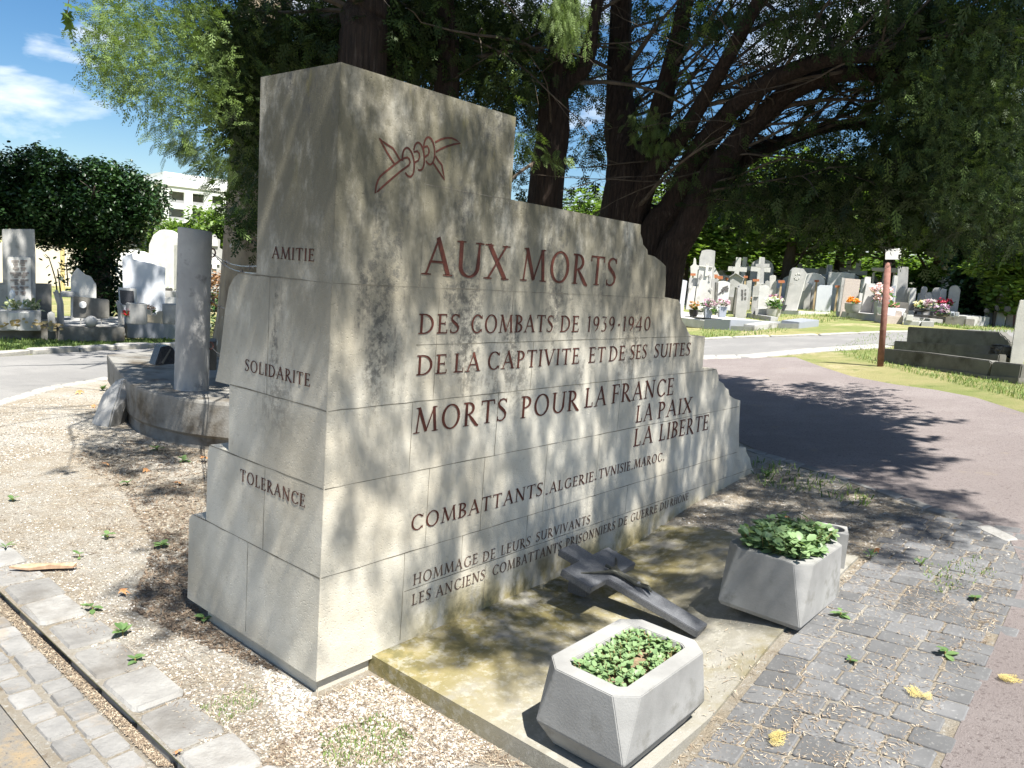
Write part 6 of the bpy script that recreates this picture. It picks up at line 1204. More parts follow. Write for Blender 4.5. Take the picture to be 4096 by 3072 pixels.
for lb, pts, d, m in (('dark shaded gravestone with a rounded top, left of the row under the trees', [(640, 1060), (700, 760)] + arch(700, 790, 722, 745, 5)[1:-1] + [(790, 745), (740, 1060)], 24.5, M_gst), ('small shaded stone with a rounded top in front of its taller neighbours', [(735, 1060), (765, 850)] + arch(765, 852, 808, 840, 5)[1:-1] + [(855, 850), (835, 1060)], 23.6, M_gst),
      ('blue-grey shaded gravestone with a carved corner, mid row under the trees', [(822, 1060), (868, 770), (900, 740), (992, 738), (950, 1060)], 24.4, M_gst), ('pale gravestone catching a bright streak of sun, mid row under the trees', [(928, 1060), (985, 790), (1010, 750), (1075, 762), (1062, 1060)], 24.2, M_wst),
      ('broad shaded gravestone with rounded shoulders just left of the ivy column', [(1082, 1060), (1115, 760)] + arch(1125, 1262, 705, 750, 7)[1:-1] + [(1278, 780), (1238, 1060)], 23.8, M_gst),
      ('low shaded slab with round corners and a dark bench-like top before the grey stele', [(298, 1060), (318, 960), (345, 948), (500, 960), (515, 985), (500, 1080)], 22.8, M_dst),
      ('small white sunlit stone edge at the left of the far right group', [(1625, 900), (1640, 740), (1690, 742), (1672, 900)], 25, M_wst), ('narrow round-topped grey stone in the far right group', [(1640, 1070), (1685, 780)] + arch(1688, 1790, 748, 780, 5)[1:-1] + [(1788, 790), (1772, 1070)], 24.4, M_gst),
      ('broad pale stone with a sunny streak in the far right group', [(1800, 1070), (1822, 740), (1850, 712), (1990, 718), (1998, 760), (1962, 1070)], 24, M_gst), ('brownish stone with a small knob at the far right', [(1975, 1070), (2000, 760), (2030, 740), (2035, 700), (2070, 700), (2075, 745), (2085, 1070)], 24.6, M_pink), ('reddish-brown stone partly hidden by the pale right-edge pillar', [(2050, 1070), (2080, 760), (2190, 765), (2160, 1070)], 25.2, M_rust)):
    stone('gravestone', lb, 'gravestone', q3_, pts, d, .25, m, .05, RG)
kerbbox('grave_kerb', 'long dark mossy kerb carrying the flowers under the trees', 'kerb', at(*q3_(310, 1180)) + [0, .8, 0], at(*q3_(1330, 1290)) + [0, .6, 0], 1, .8, .26, M_dst, RG); kerbbox('grave_kerb', 'lower dark kerb in front of the long mossy one', 'kerb', at(*q3_(580, 1225)), at(*q3_(1340, 1305)), 1, .25, .18, M_dst, RG)
kerbbox('grave_kerb', 'pale kerb block with a sunlit end near the ivy column', 'kerb', at(*q3_(1345, 1305)), at(*q3_(1690, 1310)), 1, .5, .24, M_gst, RG); kerbbox('grave_kerb', 'small pale stone step beside the pinkish block', 'kerb', at(*q3_(430, 1285)), at(*q3_(665, 1300)), 1, .5, .10, M_wst, RG); kerbbox('grave_kerb', 'grey stone step in the grass before the lower dark kerb', 'kerb', at(*q3_(690, 1305)), at(*q3_(880, 1315)), 1, .5, .11, M_gst, RG)
kerbbox('grave_kerb', 'dark horizontal kerb bar below the far right stones', 'kerb', at(*q3_(1710, 1260)) + [0, 1.2, 0], at(*q3_(2180, 1290)) + [0, 1.2, 0], 1, .6, .25, M_bst, RG); kerbbox('grave_kerb', 'small white slab in the grass below the dark kerb bar', 'kerb', at(*q3_(1770, 1290)), at(*q3_(1900, 1295)), 1, .5, .16, M_wst, RG)
stone('stone_vase', 'small pale square vase with a dark mouth on the stone step', 'vase', q3_, [(470, 1225), (485, 1140), (585, 1145), (570, 1225)], 20.6, .3, M_wst, 0, None, sink=False)
stone('stone_vase', 'pale grey block at the end of the pinkish kerb', 'vase', q3_, [(425, 1225), (430, 1110), (475, 1115), (470, 1225)], 20.8, .2, M_wst, 0, None, sink=False)
flowers('yellow_bouquet', 'yellow and white bouquet in a dark pot on the mossy kerb', topf(q3_(700, 1090), 22.5, .26), .42, .4, petal('yellow_white', (.75, .68, .25), (.80, .78, .62)), 30, .11, 'round', M_bst, .16, .3, FG)
flowers('white_mums', 'ball of white and mauve chrysanthemums right of the yellow bouquet', topf(q3_(815, 1100), 22.2, .26), .36, .45, petal('white_mauve', (.78, .76, .74), (.45, .22, .32)), 34, .10, None, group=FG)
flowers('purple_flowers', 'white and purple flowers in a bowl below the red ones', topf(q3_(1000, 1120), 22, .2), .36, .5, petal('purple_white', (.35, .10, .28), (.78, .74, .78)), 30, .10, 'round', M_bst, .1, .25, FG)
flowers('red_flowers', 'bunch of crimson flowers before the broad shaded gravestone', topf(q3_(1035, 1010), 23.2, .4), .42, .42, petal('crimson', (.35, .02, .06), (.55, .06, .12)), 30, .10, 'round', M_bst, .05, .2, FG)
t, P = stone('lantern', 'small blue-white grave lantern beside the purple flowers', 'lantern', q3_, [(1130, 1170), (1130, 1092), (1190, 1095), (1190, 1172)], 21.4, .2, M_blue, 0, None, sink=False, bevel=.004); panel(t, P, q3_, [(1142, 1160), (1142, 1112), (1178, 1114), (1178, 1162)], -.02, -.004, M_gl, 'pane')
t, P = stone('memorial_plaque', 'blue photo plaque right of the grave lantern', 'plaque', q3_, [(1198, 1170), (1198, 1098), (1258, 1102), (1256, 1172)], 21.4, .06, M_wst, 0, RG, sink=False, bevel=.004); panel(t, P, q3_, [(1206, 1162), (1206, 1108), (1248, 1110), (1248, 1164)], -.02, -.004, M_gry, 'photo')
stone('stone_urn', 'dark urn standing left of the yellow bouquet', 'urn', q3_, [(510, 1075), (520, 1000), (545, 975), (575, 978), (592, 1000), (588, 1078)], 22.4, .25, M_bst, 0, None, sink=False)
for lb, pts in (('dark bowl on the kerb bar of the far right group', [(1790, 1075), (1775, 1000), (1840, 1000), (1840, 1075)]), ('dark round pot on the kerb bar of the far right group', [(1915, 1095), (1920, 1015), (2010, 1010), (2025, 1040), (2010, 1095)]), ('dark low pot at the left end of the kerb bar', [(1615, 1110), (1625, 1050), (1690, 1050), (1705, 1110)])): stone('dark_pot', lb, 'pot', q3_, pts, 23, .25, M_bst, 0, 'dark pots', sink=False, bevel=.02)
t, P = stone('wayside_cross', 'thin dark cross behind the shaded row under the trees', 'cross', q3_, [(985, 740), (995, 655), (935, 652), (938, 635), (998, 632), (1002, 580), (1025, 582), (1020, 632), (1062, 640), (1058, 655), (1016, 655), (1005, 740)], 29, .1, M_dst)
shrub('small round green shrub behind the tall grey streaked stele', gp(q3_(600, 640)[0], 30), [(0, 0, .8, .9, .7, .8), (.5, 0, 1.3, .6, .5, .5)], 1600, .2, M_broad, (.2, 1))
stone('leaning_slab', 'rough weathered slab leaning among the trees behind the shaded row', 'slab', q3_, [(660, 740), (760, 565), (840, 560), (870, 740)], 32, .4, M_gst, 0, None)

# far rows: crosses, markers, small stones
BG = 'small far gravestones'
def cross_(lb, c, x, y0, y1, ay, aw, sw, d, m, grp='far white crosses'):
    s = sw / 2; k = (y1 - y0) * -.08; stone('grave_cross', lb, 'cross', c, [(x - s, y0), (x - s + 0, ay + s), (x - aw, ay + s), (x - aw, ay - s), (x - s, ay - s), (x - s + 2, y1), (x + s + 2, y1), (x + s, ay - s), (x + aw, ay - s), (x + aw, ay + s), (x + s, ay + s), (x + s, y0)], d, .1, m, 0, grp, single=True)
cross_('slim white cross between the gabled stele and the stout grey cross', q1_, 1415, 640, 440, 468, 32, 18, 33, M_wst); cross_('slim white cross left of the leaning stele, above a rounded stone', q1_, 1745, 560, 432, 486, 34, 14, 34, M_wst); cross_('small white cross low beside the leaning stele', q2_, 400, 640, 520, 545, 22, 12, 36, M_wst)
cross_('white cross with a broad foot, right of the leaning stele', q2_, 465, 640, 500, 560, 26, 18, 38, M_wst)
def marker(lb, c, x, y0, ys, w, h, d):
    P = Place(c(x, y0)[0], d); t = thing('grave_marker', lb, 'marker', P.p, P.rz, 'orange-brown wooden grave markers'); o = outline(P, [(x - w, ys + h), (x - w, ys - h), (x + w, ys - h + 2), (x + w, ys + h + 2)], c); mb = MB(); mb.prism(o, -.04, .0); mb.build('board', M_oran, t); xm = sum(q[0] for q in o) / 4; mb = MB(); mb.box(xm - .03, xm + .03, .0, .05, -.05, o[0][1] + .04); mb.build('stake', M_wood, t)
for a in (('orange-brown marker board left of the tall arched stele', q1_, 562, 660, 545, 38, 18, 29), ('orange-brown marker board just right of the tall arched stele', q1_, 900, 680, 570, 26, 26, 29), ('wide orange-brown marker board between the arched stele and the gabled stele', q1_, 962, 700, 590, 40, 24, 28), ('small orange-brown marker board left of the gabled stele', q1_, 1058, 700, 608, 22, 18, 30), ('orange-brown marker rising behind the small arched stone', q1_, 1338, 690, 580, 30, 16, 28), ('orange-brown marker left of the stout grey cross', q1_, 1490, 690, 630, 48, 18, 28), ('brown marker on twin thin stakes left of the leaning stele', q1_, 1865, 840, 650, 48, 20, 27), ('thin-staked brown marker on the lawn right of the leaning stele', q2_, 432, 860, 640, 34, 15, 28), ('orange-brown marker half hidden behind the pink-beige gravestone', q2_, 745, 880, 722, 42, 16, 27)): marker(*a)
for lb, c, pts, d, m in (('white statue-topped tomb left of the tall arched stele', q1_, [(520, 640), (525, 520), (520, 430), (560, 395), (572, 310), (590, 295), (605, 330), (608, 390), (635, 430), (625, 640)], 30, M_wst), ('white shrouded tomb behind the stout grey cross', q1_, [(1470, 640), (1490, 460), (1512, 370), (1540, 362), (1555, 440), (1550, 640)], 31, M_wst), ('pale rounded tomb below the slim white cross', q1_, [(1680, 840), (1690, 590)] + arch(1680, 1792, 550, 585, 5)[1:-1] + [(1785, 590), (1775, 840)], 29, M_wst),
      ('pale square tomb behind the gabled stele', q1_, [(1185, 600), (1200, 470), (1240, 440), (1290, 470), (1285, 600)], 32, M_wst), ('grey stone with a rounded top right of the stout cross', q1_, [(1620, 760), (1625, 650), (1660, 630), (1700, 660), (1700, 760)], 28, M_gst), ('dim grey slab between gabled stele and stout cross', q1_, [(1335, 800), (1350, 640), (1430, 628), (1425, 800)], 27, M_gst), ('dark grey slab low behind the cross-topped stone', q1_, [(1440, 860), (1445, 720), (1530, 700), (1530, 860)], 26, M_gst),
      ('pale narrow slab left of the leaning stele', q1_, [(1720, 820), (1745, 640), (1800, 640), (1790, 820)], 29, M_wst), ('white narrow slab behind the twin-staked marker', q1_, [(1790, 830), (1800, 625), (1930, 630), (1910, 830)], 30, M_blue), ('dark lettered slab on the lawn right of the leaning stele', q2_, [(255, 860), (265, 665), (355, 680), (350, 860)], 28, M_gst), ('wide pale grey headstone lying low on the lawn', q2_, [(425, 905), (440, 730), (480, 700), (665, 708), (655, 905)], 27, M_blue),
      ('white tomb row end behind the thin-staked marker', q2_, [(480, 700), (490, 590), (575, 590), (575, 700)], 33, M_wst), ('tall thin white slab left of the pink-beige gravestone', q2_, [(620, 700), (635, 560), (668, 560), (660, 700)], 34, M_wst), ('pale slab close behind the left edge of the pink-beige gravestone', q2_, [(690, 700), (695, 575), (735, 580), (730, 700)], 34, M_wst), ('small white tomb beyond the leaning stele', q2_, [(325, 660), (330, 590), (370, 590), (368, 660)], 36, M_wst), ('white arched tomb far beyond the leaning stele', q2_, [(375, 620), (385, 550), (400, 530), (415, 550), (415, 620)], 37, M_wst), ('pale slab seen between the streaked stone and the pink-beige one', q2_, [(1075, 800), (1085, 610), (1150, 610), (1140, 800)], 27, M_gst), ('white slab peeking over the pink-beige gravestone', q2_, [(990, 640), (995, 572), (1040, 575), (1040, 640)], 30, M_wst),
      ('white small slab left of the shaded row', q3_, [(640, 900), (650, 820), (690, 820), (680, 900)], 27, M_wst), ('white little house-shaped tomb behind the shaded row', q3_, [(1062, 760), (1066, 700), (1090, 675), (1115, 705), (1112, 760)], 27, M_wst), ('pale square tomb beside the thin dark cross', q3_, [(930, 720), (935, 660), (985, 662), (980, 720)], 30, M_wst), ('pale pinkish slab right of the thin dark cross', q3_, [(1015, 740), (1020, 660), (1060, 662), (1055, 740)], 30, M_pink), ('tiny white stone left of the bright bush', q3_, [(1510, 720), (1515, 655), (1560, 655), (1555, 720)], 33, M_tan)):
    stone('gravestone', lb, 'gravestone', c, pts, d, .3, m, 0, BG, single=True)
# many further, smaller ones between the trunks
far_rows = 0
for i in range(96):
    px = rng.uniform(2745, 3420) if i < 66 else rng.uniform(3440, 4090); d = rng.uniform(28, 46); p = gp(px, d); w = rng.uniform(.25, .5); h = rng.uniform(.7, 1.5); mb = MB(); k = i % 4
    if k == 0: mb.prism([(-w, -.05), (-w, h)] + [(w * math.cos(a), h + w * .7 * math.sin(a)) for a in np.linspace(math.pi, 0, 7)[1:-1]] + [(w, h), (w, -.05)], 0, .25)
    elif k == 1: mb.prism([(-w, -.05), (-w, h), (w, h), (w, -.05)], 0, .25)
    elif k == 2: mb.prism([(-.08, -.05), (-.08, h), (-.32, h), (-.32, h + .16), (-.08, h + .16), (-.08, h + .5), (.08, h + .5), (.08, h + .16), (.32, h + .16), (.32, h), (.08, h), (.08, -.05)], 0, .14)
    else: mb.prism([(-w, -.05), (-w, h * .8), (0, h * 1.1), (w, h * .8), (w, -.05)], 0, .3)
    o = mb.build('distant_gravestone', M_wst if rng.uniform() < .85 else M_gst, None, loc=p, rz=-math.atan2(p[0], p[1]) + rng.uniform(-.3, .3)); tag(o, 'one of the tiny pale stones and crosses far off under the trees', 'gravestone', 'tiny far stones under the trees')

# stepped concrete grave, sign post and pillar on the right
sg = thing('stepped_grave', 'unfinished stained concrete grave of three stepped kerbs with a broken end, at the right', 'grave', at(*qs_(340, 612)), 0); osg = np.array(sg.location)
A, B = at(*qs_(338, 612)), at(*qs_(2135, 908)); d_ = (B - A); d_[2] = 0; Lg = np.linalg.norm(d_); d_ /= Lg; e_ = np.array([-d_[1], d_[0], 0]); rzg = math.atan2(d_[1], d_[0])
def at_d(px, k):
    """hit the upright plane k metres behind the front kerb"""
    r = ray(*px); p0 = A + e_ * k; t = ((p0 - EYE) @ e_) / (r @ e_); q = EYE + r * t - A; return (q @ d_, q[2])
M_step = mat('stained_shaded_concrete', (.105, .102, .092), (.17, .166, .15), 1.6, bump=.5, bscale=50, c3=(.06, .056, .045), s3=1.8, t3=(.5, .68))  # base tone darkened to hold the shade of the front faces
def gslab(pts, k, depth, name, m=M_step, bev=.012):
    o = [at_d(qs_(*p), k) for p in pts]; mb = MB(); mb.prism(o, k, k + depth); ob = mb.build(name, m, sg, bevel=bev); ob.rotation_euler = (0, 0, rzg); return ob
zA = A[2]
gslab([(330, 640), (348, 450), (900, 500), (1770, 610), (1800, 640), (1740, 830), (1000, 720)], 0, .14, 'front_kerb'); gslab([(1742, 900), (1803, 640), (1825, 620), (2182, 660), (2132, 925)], 0, .14, 'front_kerb')
gslab([(330, 650), (335, 612), (500, 640), (700, 665), (1000, 700), (1400, 748), (1720, 800), (2140, 830), (2132, 925), (1700, 880), (1000, 770)], -.02, .1, 'cracked_footing', M_dst, .004)
gslab([(540, 620), (556, 358), (1940, 432), (1890, 640)], .75, .16, 'middle_kerb'); gslab([(700, 520), (730, 180), (1895, 245), (1920, 285), (1960, 300), (1985, 335), (2010, 345), (2030, 385), (2000, 560)], 1.35, .14, 'head_slab')
gslab([(1445, 600), (1445, 508), (1895, 530), (1880, 640)], .5, .12, 'inner_block')
mb = MB()
for i in range(40): p = at_d(qs_(1960 + random.uniform(-60, 80), 520 + random.uniform(-60, 90)), .9); r = random.uniform(.03, .09); mb.rings([[(p[0] + r * s * math.cos(a), .7 + .3 * random.random(), p[1] + z * r + r * s * math.sin(a) * .3) for a in np.linspace(0, 6.28, 7)[:-1]] for s, z in ((.6, -1), (1, 0), (.5, .8))])
ob = mb.build('rubble', M_dst, sg); ob.rotation_euler = (0, 0, rzg)
pil_d = math.hypot(*(at(*qs_(2080, 720))[:2])) + .5; t, P = stone('concrete_pillar', 'pale concrete pillar cut by the right edge of the picture', 'pillar', qs_, [(2020, 700), (2115, 0), (2160, -160), (2400, -160), (2180, 720)], pil_d - .6, .3, M_wst)
pst = at(*qs_(390, 684)); sp_ = thing('sign_post', 'rusty iron post carrying a small white sign plate', 'sign', pst); tp = far(*qs_(447, -200), math.hypot(pst[0], pst[1]))  # top near the plate
tp = far(3553, 1050, math.hypot(pst[0], pst[1])) - pst; mb = MB(); mb.tube([(0, 0, -.1), tuple(tp)], .043, 12); mb.build('post', M_rust, sp_, smooth='all')
P = Place(3553, math.hypot(pst[0], pst[1]) - .05); o = [P.m(*q2_(*q)) for q in ((1440, 325), (1445, 175), (1690, 160), (1665, 325))]; mb = MB(); mb.prism([(a, b) for a, b in o], -.004, .004); mb.v = [tuple(P.p - pst + P.x * x + P.n * y + np.array([0, 0, z])) for x, y, z in mb.v]; mb.build('sign_plate', M_wht, sp_, bevel=.001)
# ------------------------------------------------------------------ what lies and grows on the ground
def gz_v(x): 
    return np.array([gz(v) for v in x])
def px_ground(n, poly, off=0.0):
    """n ground points spread evenly over a stretch of the view"""
    A = np.array(poly) * SC; out = []; tot = 0
    while tot < n:
        x = rng.uniform(A[:, 0].min(), A[:, 0].max(), n * 2); y = rng.uniform(A[:, 1].min(), A[:, 1].max(), n * 2); k = in_poly(x, y, [tuple(a) for a in A]); x, y = x[k], y[k]
        V = np.stack([x - 2048, 1536 - y, np.full(len(x), -FPX)], 1) @ CAM_ROT.T; z = np.zeros(len(x))
        for _ in range(7): P = EYE + V * ((z + off - EYE[2]) / V[:, 2])[:, None]; z = gz_v(P[:, 0])
        P[:, 2] = z; out.append(P); tot += len(P)
    return np.concatenate(out)[:n]
def outside_mon(P, pad=True):
    q = P - K0; x, y = q @ U, q @ Wv; k = ~((x > .0) & (x < 3.92) & (y > -.02) & (y < .9))
    if pad: k &= ~((x > .25) & (x < 2.55) & (y > -1.16) & (y < .05))
    return P[k]
PEB = np.array([(1, 0, 0), (.3, .95, .1), (-.8, .55, 0), (-.75, -.6, .05), (.35, -.9, 0), (.1, .05, .75), (-.15, -.1, -.6)]); PEBF = np.array([(0, 1, 5), (1, 2, 5), (2, 3, 5), (3, 4, 5), (4, 0, 5)])
BLADE = (np.array([(0, -.06, 0), (0, .06, 0), (.55, .045, .2), (.55, -.045, .2), (1, 0, .24)]), np.array([(0, 1, 2, 3), (3, 2, 4, 4)]))
STRAW = (np.array([(-.5, -.5, 0), (.5, -.5, .0), (.5, .5, .0), (-.5, .5, 0)]), np.array([(0, 1, 2, 3)]))
def scatter(name, P, tpl, L, W, H, m, tilt=.2, tintr=(0, 1), lift=0.0):
    V, F = tpl; n = len(P); az = rng.uniform(0, 6.283, n); B = basis(az, rng.normal(0, tilt, n), rng.normal(0, tilt, n)); S = np.stack([rng.uniform(*L, n), rng.uniform(*W, n), rng.uniform(*H, n)], 1)
    X = np.einsum('nij,nvj->nvi', B, V[None] * S[:, None, :]) + P[:, None, :] + np.array([0, 0, lift])
    F2 = (F[None] + (np.arange(n) * len(V))[:, None, None]).reshape(-1, F.shape[1])
    o = arr_mesh(name, X.reshape(-1, 3), F2, m, None, tint=np.repeat(rng.uniform(*tintr, n), len(V))); return tag(o, kind='stuff')
def ramp_mat(name, stops, rough=.85):
    m = bpy.data.materials.new(name); m.use_nodes = True; nt = m.node_tree; b = nt.nodes['Principled BSDF']; b.inputs['Roughness'].default_value = rough; b.inputs['Specular IOR Level'].default_value = .2
    a = N(nt, 'ShaderNodeAttribute'); a.attribute_name = 'tint'; r = N(nt, 'ShaderNodeValToRGB'); e = r.color_ramp.elements
    while len(e) < len(stops): e.new(.5)
    for i, (p, c) in enumerate(stops): e[i].position = p; e[i].color = (*c, 1)
    nt.links.new(a.outputs['Fac'], r.inputs[0]); nt.links.new(r.outputs[0], b.inputs['Base Color']); return m
M_peb = ramp_mat('mixed_pebbles', [(0, (.11, .095, .08)), (.3, (.27, .245, .21)), (.65, (.44, .42, .38)), (1, (.66, .65, .62))])
M_lit = ramp_mat('dry_litter', [(0, (.08, .058, .042)), (.4, (.21, .16, .115)), (.75, (.36, .29, .21)), (1, (.54, .47, .36))])
M_blade = leafmat('grass_blade', (.07, .13, .03), (.22, .30, .10), .3, .6)
wl = [(0, 1000), (240, 940), (440, 975), (445, 1110), (405, 1130), (405, 1290), (440, 1330), (690, 1490), (720, 1500), (640, 1659), (480, 1659), (330, 1500), (200, 1400), (0, 1250)]
P = outside_mon(px_ground(15000, wl)); scatter('pebbles', P, (PEB, PEBF), (.0035, .010), (.003, .009), (.002, .006), M_peb, .3, (0, .9), .002)
P = outside_mon(px_ground(6500, [(560, 1440), (690, 1490), (800, 1440), (900, 1470), (1100, 1600), (1000, 1659), (640, 1659)])); scatter('pebbles', P, (PEB, PEBF), (.003, .011), (.003, .009), (.003, .008), M_peb, .3, (.2, 1), .003)
P = outside_mon(px_ground(3600, [(1440, 1150), (1640, 985), (1900, 1060), (2120, 1150), (2212, 1190), (2212, 1240), (1960, 1230), (1830, 1280), (1820, 1180), (1640, 1150), (1600, 1250)])); scatter('pebbles', P, (PEB, PEBF), (.004, .013), (.004, .011), (.003, .008), M_peb, .3, (0, .8), .003)
P = outside_mon(px_ground(4200, [(0, 880), (230, 835), (260, 930), (440, 960), (240, 945), (0, 1010)])); scatter('pebbles', P, (PEB, PEBF), (.005, .012), (.004, .010), (.003, .007), M_peb, .3, (0, .75), .003)
# straw, needles and twiglets
for n, poly, L in ((5200, [(690, 1500), (820, 1430), (1240, 1659), (560, 1659)], (.012, .05)), (5200, wl, (.01, .04)), (7500, [(1560, 1330), (1640, 1150), (1900, 1080), (2130, 1170), (2212, 1230), (2100, 1460), (1950, 1320), (1830, 1300), (1720, 1370), (1600, 1400)], (.012, .05)), (4200, [(1620, 1000), (1900, 1075), (2100, 1150), (1700, 1160), (1580, 1300), (1440, 1170)], (.02, .06)), (2600, [(230, 940), (470, 965), (440, 1110), (250, 1200), (120, 1020)], (.02, .06)), (7000, [(0, 1283), (396, 1659), (340, 1659), (0, 1325)], (.005, .018))):
    off = -.042 if poly[0] == (0, 1283) else 0.0
    P = px_ground(n, poly, off); P[:, 2] += off; P = outside_mon(P); scatter('straw_litter', P, STRAW, L, (.0007, .0022), (1, 1), M_lit, .28, (0, 1), .008)
P = px_ground(3000, [(1420, 1659), (1640, 1520), (1730, 1380), (1860, 1290), (2100, 1250), (2180, 1300), (2100, 1430), (1960, 1659)]); scatter('joint_litter', P, STRAW, (.006, .025), (.001, .0028), (1, 1), M_lit, .25, (.3, 1), .010)
P = px_ground(260, [(1240, 1560), (1530, 1400), (1590, 1300), (1640, 1400), (1640, 1520), (1400, 1659)]); P[:, 2] += .02; q = P - K0; xx, yy = q @ U, q @ Wv; P = P[~((xx > .26) & (xx < .83) & (yy < -.78))]; P[:, 2] = np.maximum(P[:, 2], .079); scatter('slab_litter', P, STRAW, (.006, .03), (.001, .0028), (1, 1), M_lit, .2, (.3, 1), .004)
# grass: near tufts and the far lawn edges
for n, poly, L in ((1500, [(690, 1590), (820, 1545), (900, 1600), (860, 1659), (700, 1659)], (.012, .04)), (500, [(430, 1530), (540, 1480), (570, 1520), (480, 1570)], (.01, .03)), (350, [(1600, 985), (1720, 1010), (1900, 1075), (1880, 1100), (1640, 1050)], (.03, .09)), (260, [(1990, 1230), (2120, 1200), (2150, 1250), (2020, 1290)], (.02, .05))):
    P = outside_mon(px_ground(n, poly)); c = Crown(); m = len(P); c.put(BLADE, P, UN(m, *L), UN(m, 0, 6.28), UN(m, .1, 1.2), UN(m, -.4, .4), UN(m, 0, 1)); v = np.concatenate(c.v); o = arr_mesh('grass', v, np.concatenate(c.f), M_blade, None, tint=np.concatenate(c.t)); tag(o, kind='stuff')
for n, poly, L in ((9000, [(1500, 690), (1780, 640), (2000, 660), (1960, 720), (1520, 735)], (.05, .13)), (5000, [(1780, 765), (1900, 750), (2212, 835), (2212, 880), (1900, 800)], (.03, .08)), (4500, [(0, 735), (370, 735), (370, 752), (0, 762)], (.05, .12)), (2500, [(1870, 700), (2212, 690), (2212, 720), (1880, 725)], (.05, .12))):
    P = px_ground(n, poly); c = Crown(); m = len(P); c.put(BLADE, P, UN(m, *L), UN(m, 0, 6.28), UN(m, .2, 1.3), UN(m, -.4, .4), UN(m, .2, 1)); o = arr_mesh('lawn_grass', np.concatenate(c.v), np.concatenate(c.f), M_blade, None, tint=np.concatenate(c.t)); tag(o, kind='stuff')
M_weed = leafmat('weed_leaf', (.06, .125, .04), (.15, .24, .09), .25, .5)
P = outside_mon(px_ground(5000, [(150, 985), (300, 945), (470, 965), (445, 1110), (420, 1130), (405, 1300), (560, 1410), (640, 1470), (420, 1390), (280, 1320), (330, 1180), (260, 1060)])); scatter('dark_litter', P, STRAW, (.008, .035), (.002, .008), (1, 1), M_lit, .3, (0, .45), .008)
# weeds one can point at
LV2, LF2 = leafquad(1, .6)
def weed(label, px, py, nl, L, el=(-.1, .7), m=None, w=1.0, z=0):
    b = at(px * SC, py * SC); t = thing('weed', label, 'weed', b + np.array([0, 0, z]), random.uniform(0, 6), 'weeds in the gravel'); V = []; F = []; T = []; k = 0
    for i in range(nl):
        a = i * 2.4 + random.uniform(-.3, .3); e = random.uniform(*el); l = L * .8 * random.uniform(.6, 1.15); Rm = rotz(a) @ roty(-e); V.append((LV2 * l * [1, w, 1]) @ Rm.T + np.array([0, 0, .012 + .02 * random.random()])); F.append(LF2 + k); k += len(LV2); T.append(np.full(len(LV2), random.uniform(.2, 1)))
    arr_mesh('leaves', np.concatenate(V), np.concatenate(F), m or M_weed, t, tint=np.concatenate(T), smooth=True)
    mb = MB(); mb.tube([(0, 0, -.01), (0, 0, .025)], .003, 5); mb.build('stem', M_stem, t)
for a in (('bright green broad-leaved weed in the gravel left of the TOLERANCE stone', 348, 1186, 8, .062), ('pale green weed with four round leaves left of the lowest end step', 232, 1165, 5, .055), ('small weed with pointed leaves in the tree shade by the platform', 340, 975, 7, .07), ('dark weed against the end face in the tree shade', 395, 1000, 7, .07), ('narrow-leaved weed by the shaded gravel edge', 275, 1050, 6, .055), ('pale weed at the left picture edge in the gravel', 28, 1085, 6, .05), ('grass-like weed at the left picture edge above the kerb', 12, 1190, 5, .07, (.1, .6), None, .35), ('two-leaved seedling beside the bark piece', 172, 1208, 3, .045), ('pale lobed weed near the kerb below the bark piece', 200, 1322, 6, .055), ('tall pale weed in the white gravel before the kerb', 265, 1375, 7, .06, (.2, .9)), ('small dark green weed at the edge of a kerb stone', 292, 1435, 6, .045), ('long-leaved plantain weed in the white gravel near the corner of the memorial', 440, 1345, 5, .06, (.1, .5)), ('green weed at the right foot of the memorial', 1655, 1035, 22, .07, (.3, 1.2), None, .6), ('weed by the boulder at the platform corner', 222, 845, 12, .07, (.3, 1.1)), ('small weed at the foot of the leafy planter beside the cobbles', 1815, 1335, 9, .05), ('upright weed in the litter behind the leafy planter', 1880, 1210, 8, .055, (.3, 1.1), None, .4), ('thin weed in the litter near the path edge', 1990, 1225, 7, .055, (.3, 1.1), None, .4), ('weed growing between cobbles near the right edge of the paving', 2040, 1420, 6, .06), ('tiny weed between cobbles in the middle of the paving', 1835, 1435, 4, .04), ('weed in the cobbles below the path border', 2105, 1300, 7, .045)): weed(*a)
M_dleaf = mat('dry_orange_leaf', (.30, .13, .05), (.46, .26, .12), 20)
def dleaf(label, px, py, s, m=None):
    b = at(px * SC, py * SC); V, F = MAP; v = V * s; v[:, 2] += .25 * s * np.sin(v[:, 0] / s * 4) + .06 * s; me = bpy.data.meshes.new('fallen_leaf'); me.from_pydata([tuple(x) for x in v], [], [tuple(f) for f in F]); me.materials.append(m or M_dleaf); o = link(bpy.data.objects.new('fallen_leaf', me)); o.location = Vector([float(x) for x in b]) + Vector((0, 0, .012)); o.rotation_euler = (random.uniform(-.3, .3), random.uniform(-.3, .3), random.uniform(0, 6)); tag(o, label, 'leaf', 'dry fallen leaves')
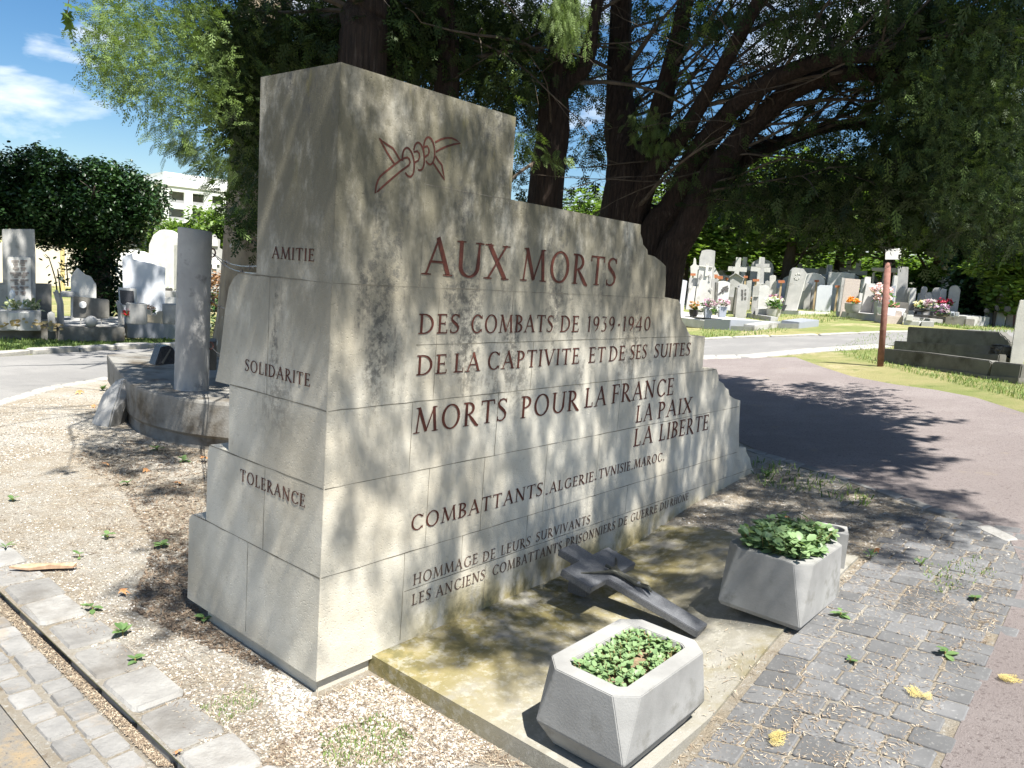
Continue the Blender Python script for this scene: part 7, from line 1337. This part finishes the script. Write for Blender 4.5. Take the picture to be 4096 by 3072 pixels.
for a in (('orange dry leaf against the end face of the memorial by the platform', 440, 1002, .10), ('folded tan dry leaf in the tree shade left of the memorial', 378, 1053, .09), ('curled brown leaf with an orange tip in the tree shade', 222, 1012, .09), ('pale crumpled leaf in the shaded gravel by the platform', 305, 1018, .09), ('tan leaf on the sunlit litter near the left road', 170, 850, .12), ('reddish dry leaf behind the leafy planter', 1690, 1122, .08), ('brown leaf lying in the gravel above the kerb', 250, 1290, .07), ('small orange leaf in the gutter beside the kerb', 690 * .5 + 45, 1640, .04), ('orange leaf on the litter below the platform corner', 210, 880, .08), ('tan leaf on the litter right of the leafy planter', 1905, 1195, .07), ('brown leaf tucked among the purslane of the planter beside the cobbles', 1752, 1240, .0)): 
    if a[3] > 0: dleaf(*a)
bp_ = at(85 * SC, 1236 * SC); mb = MB(); pts = [(-.13, 0), (-.05, .025), (.06, .035), (.16, .015), (.15, -.01), (.05, -.012), (-.04, -.02)]
mb.add([(x, y, .012 + .02 * math.cos(y * 30) + .01 * (k % 2)) for k, (x, y) in enumerate(pts)] + [(x, y, .002 + .02 * math.cos(y * 30)) for x, y in pts], [list(range(7)), list(range(13, 6, -1))] + [(i, 7 + i, 7 + (i + 1) % 7, (i + 1) % 7) for i in range(7)]); tag(mb.build('bark_piece', mat('tan_bark', (.30, .19, .12), (.46, .33, .22), 30), None, loc=bp_, rz=.25), 'long curled piece of tan bark lying on the gravel near the left edge', 'bark')
M_yel = leafmat('yellowed_cypress', (.42, .34, .12), (.55, .46, .20), .2, .6)
for lb, px, py, s, az in (('yellowed cypress sprig lying on the near cobbles by the bottom edge', 1655, 1615, .10, .3), ('yellowed cypress sprig standing out in the middle of the cobbles', 1990, 1520, .09, 1.4), ('pale cypress sprig on the reddish path beside the cobbles', 2150, 1470, .10, -.4)):
    b = at(px * SC, py * SC); t = thing('cypress_sprig', lb, 'sprig', b + np.array([0, 0, .022])); c = Crown(); c.put(FR_HI, np.zeros((3, 3)) + rng.normal(0, .006, (3, 3)), np.array([s, s * .8, s * .7]), np.array([az, az + .5, az - .6]), np.array([.12, .2, .15]), np.array([.1, -.2, .2]), np.array([.3, .6, .9])); c.build(M_yel, t, 'spray')
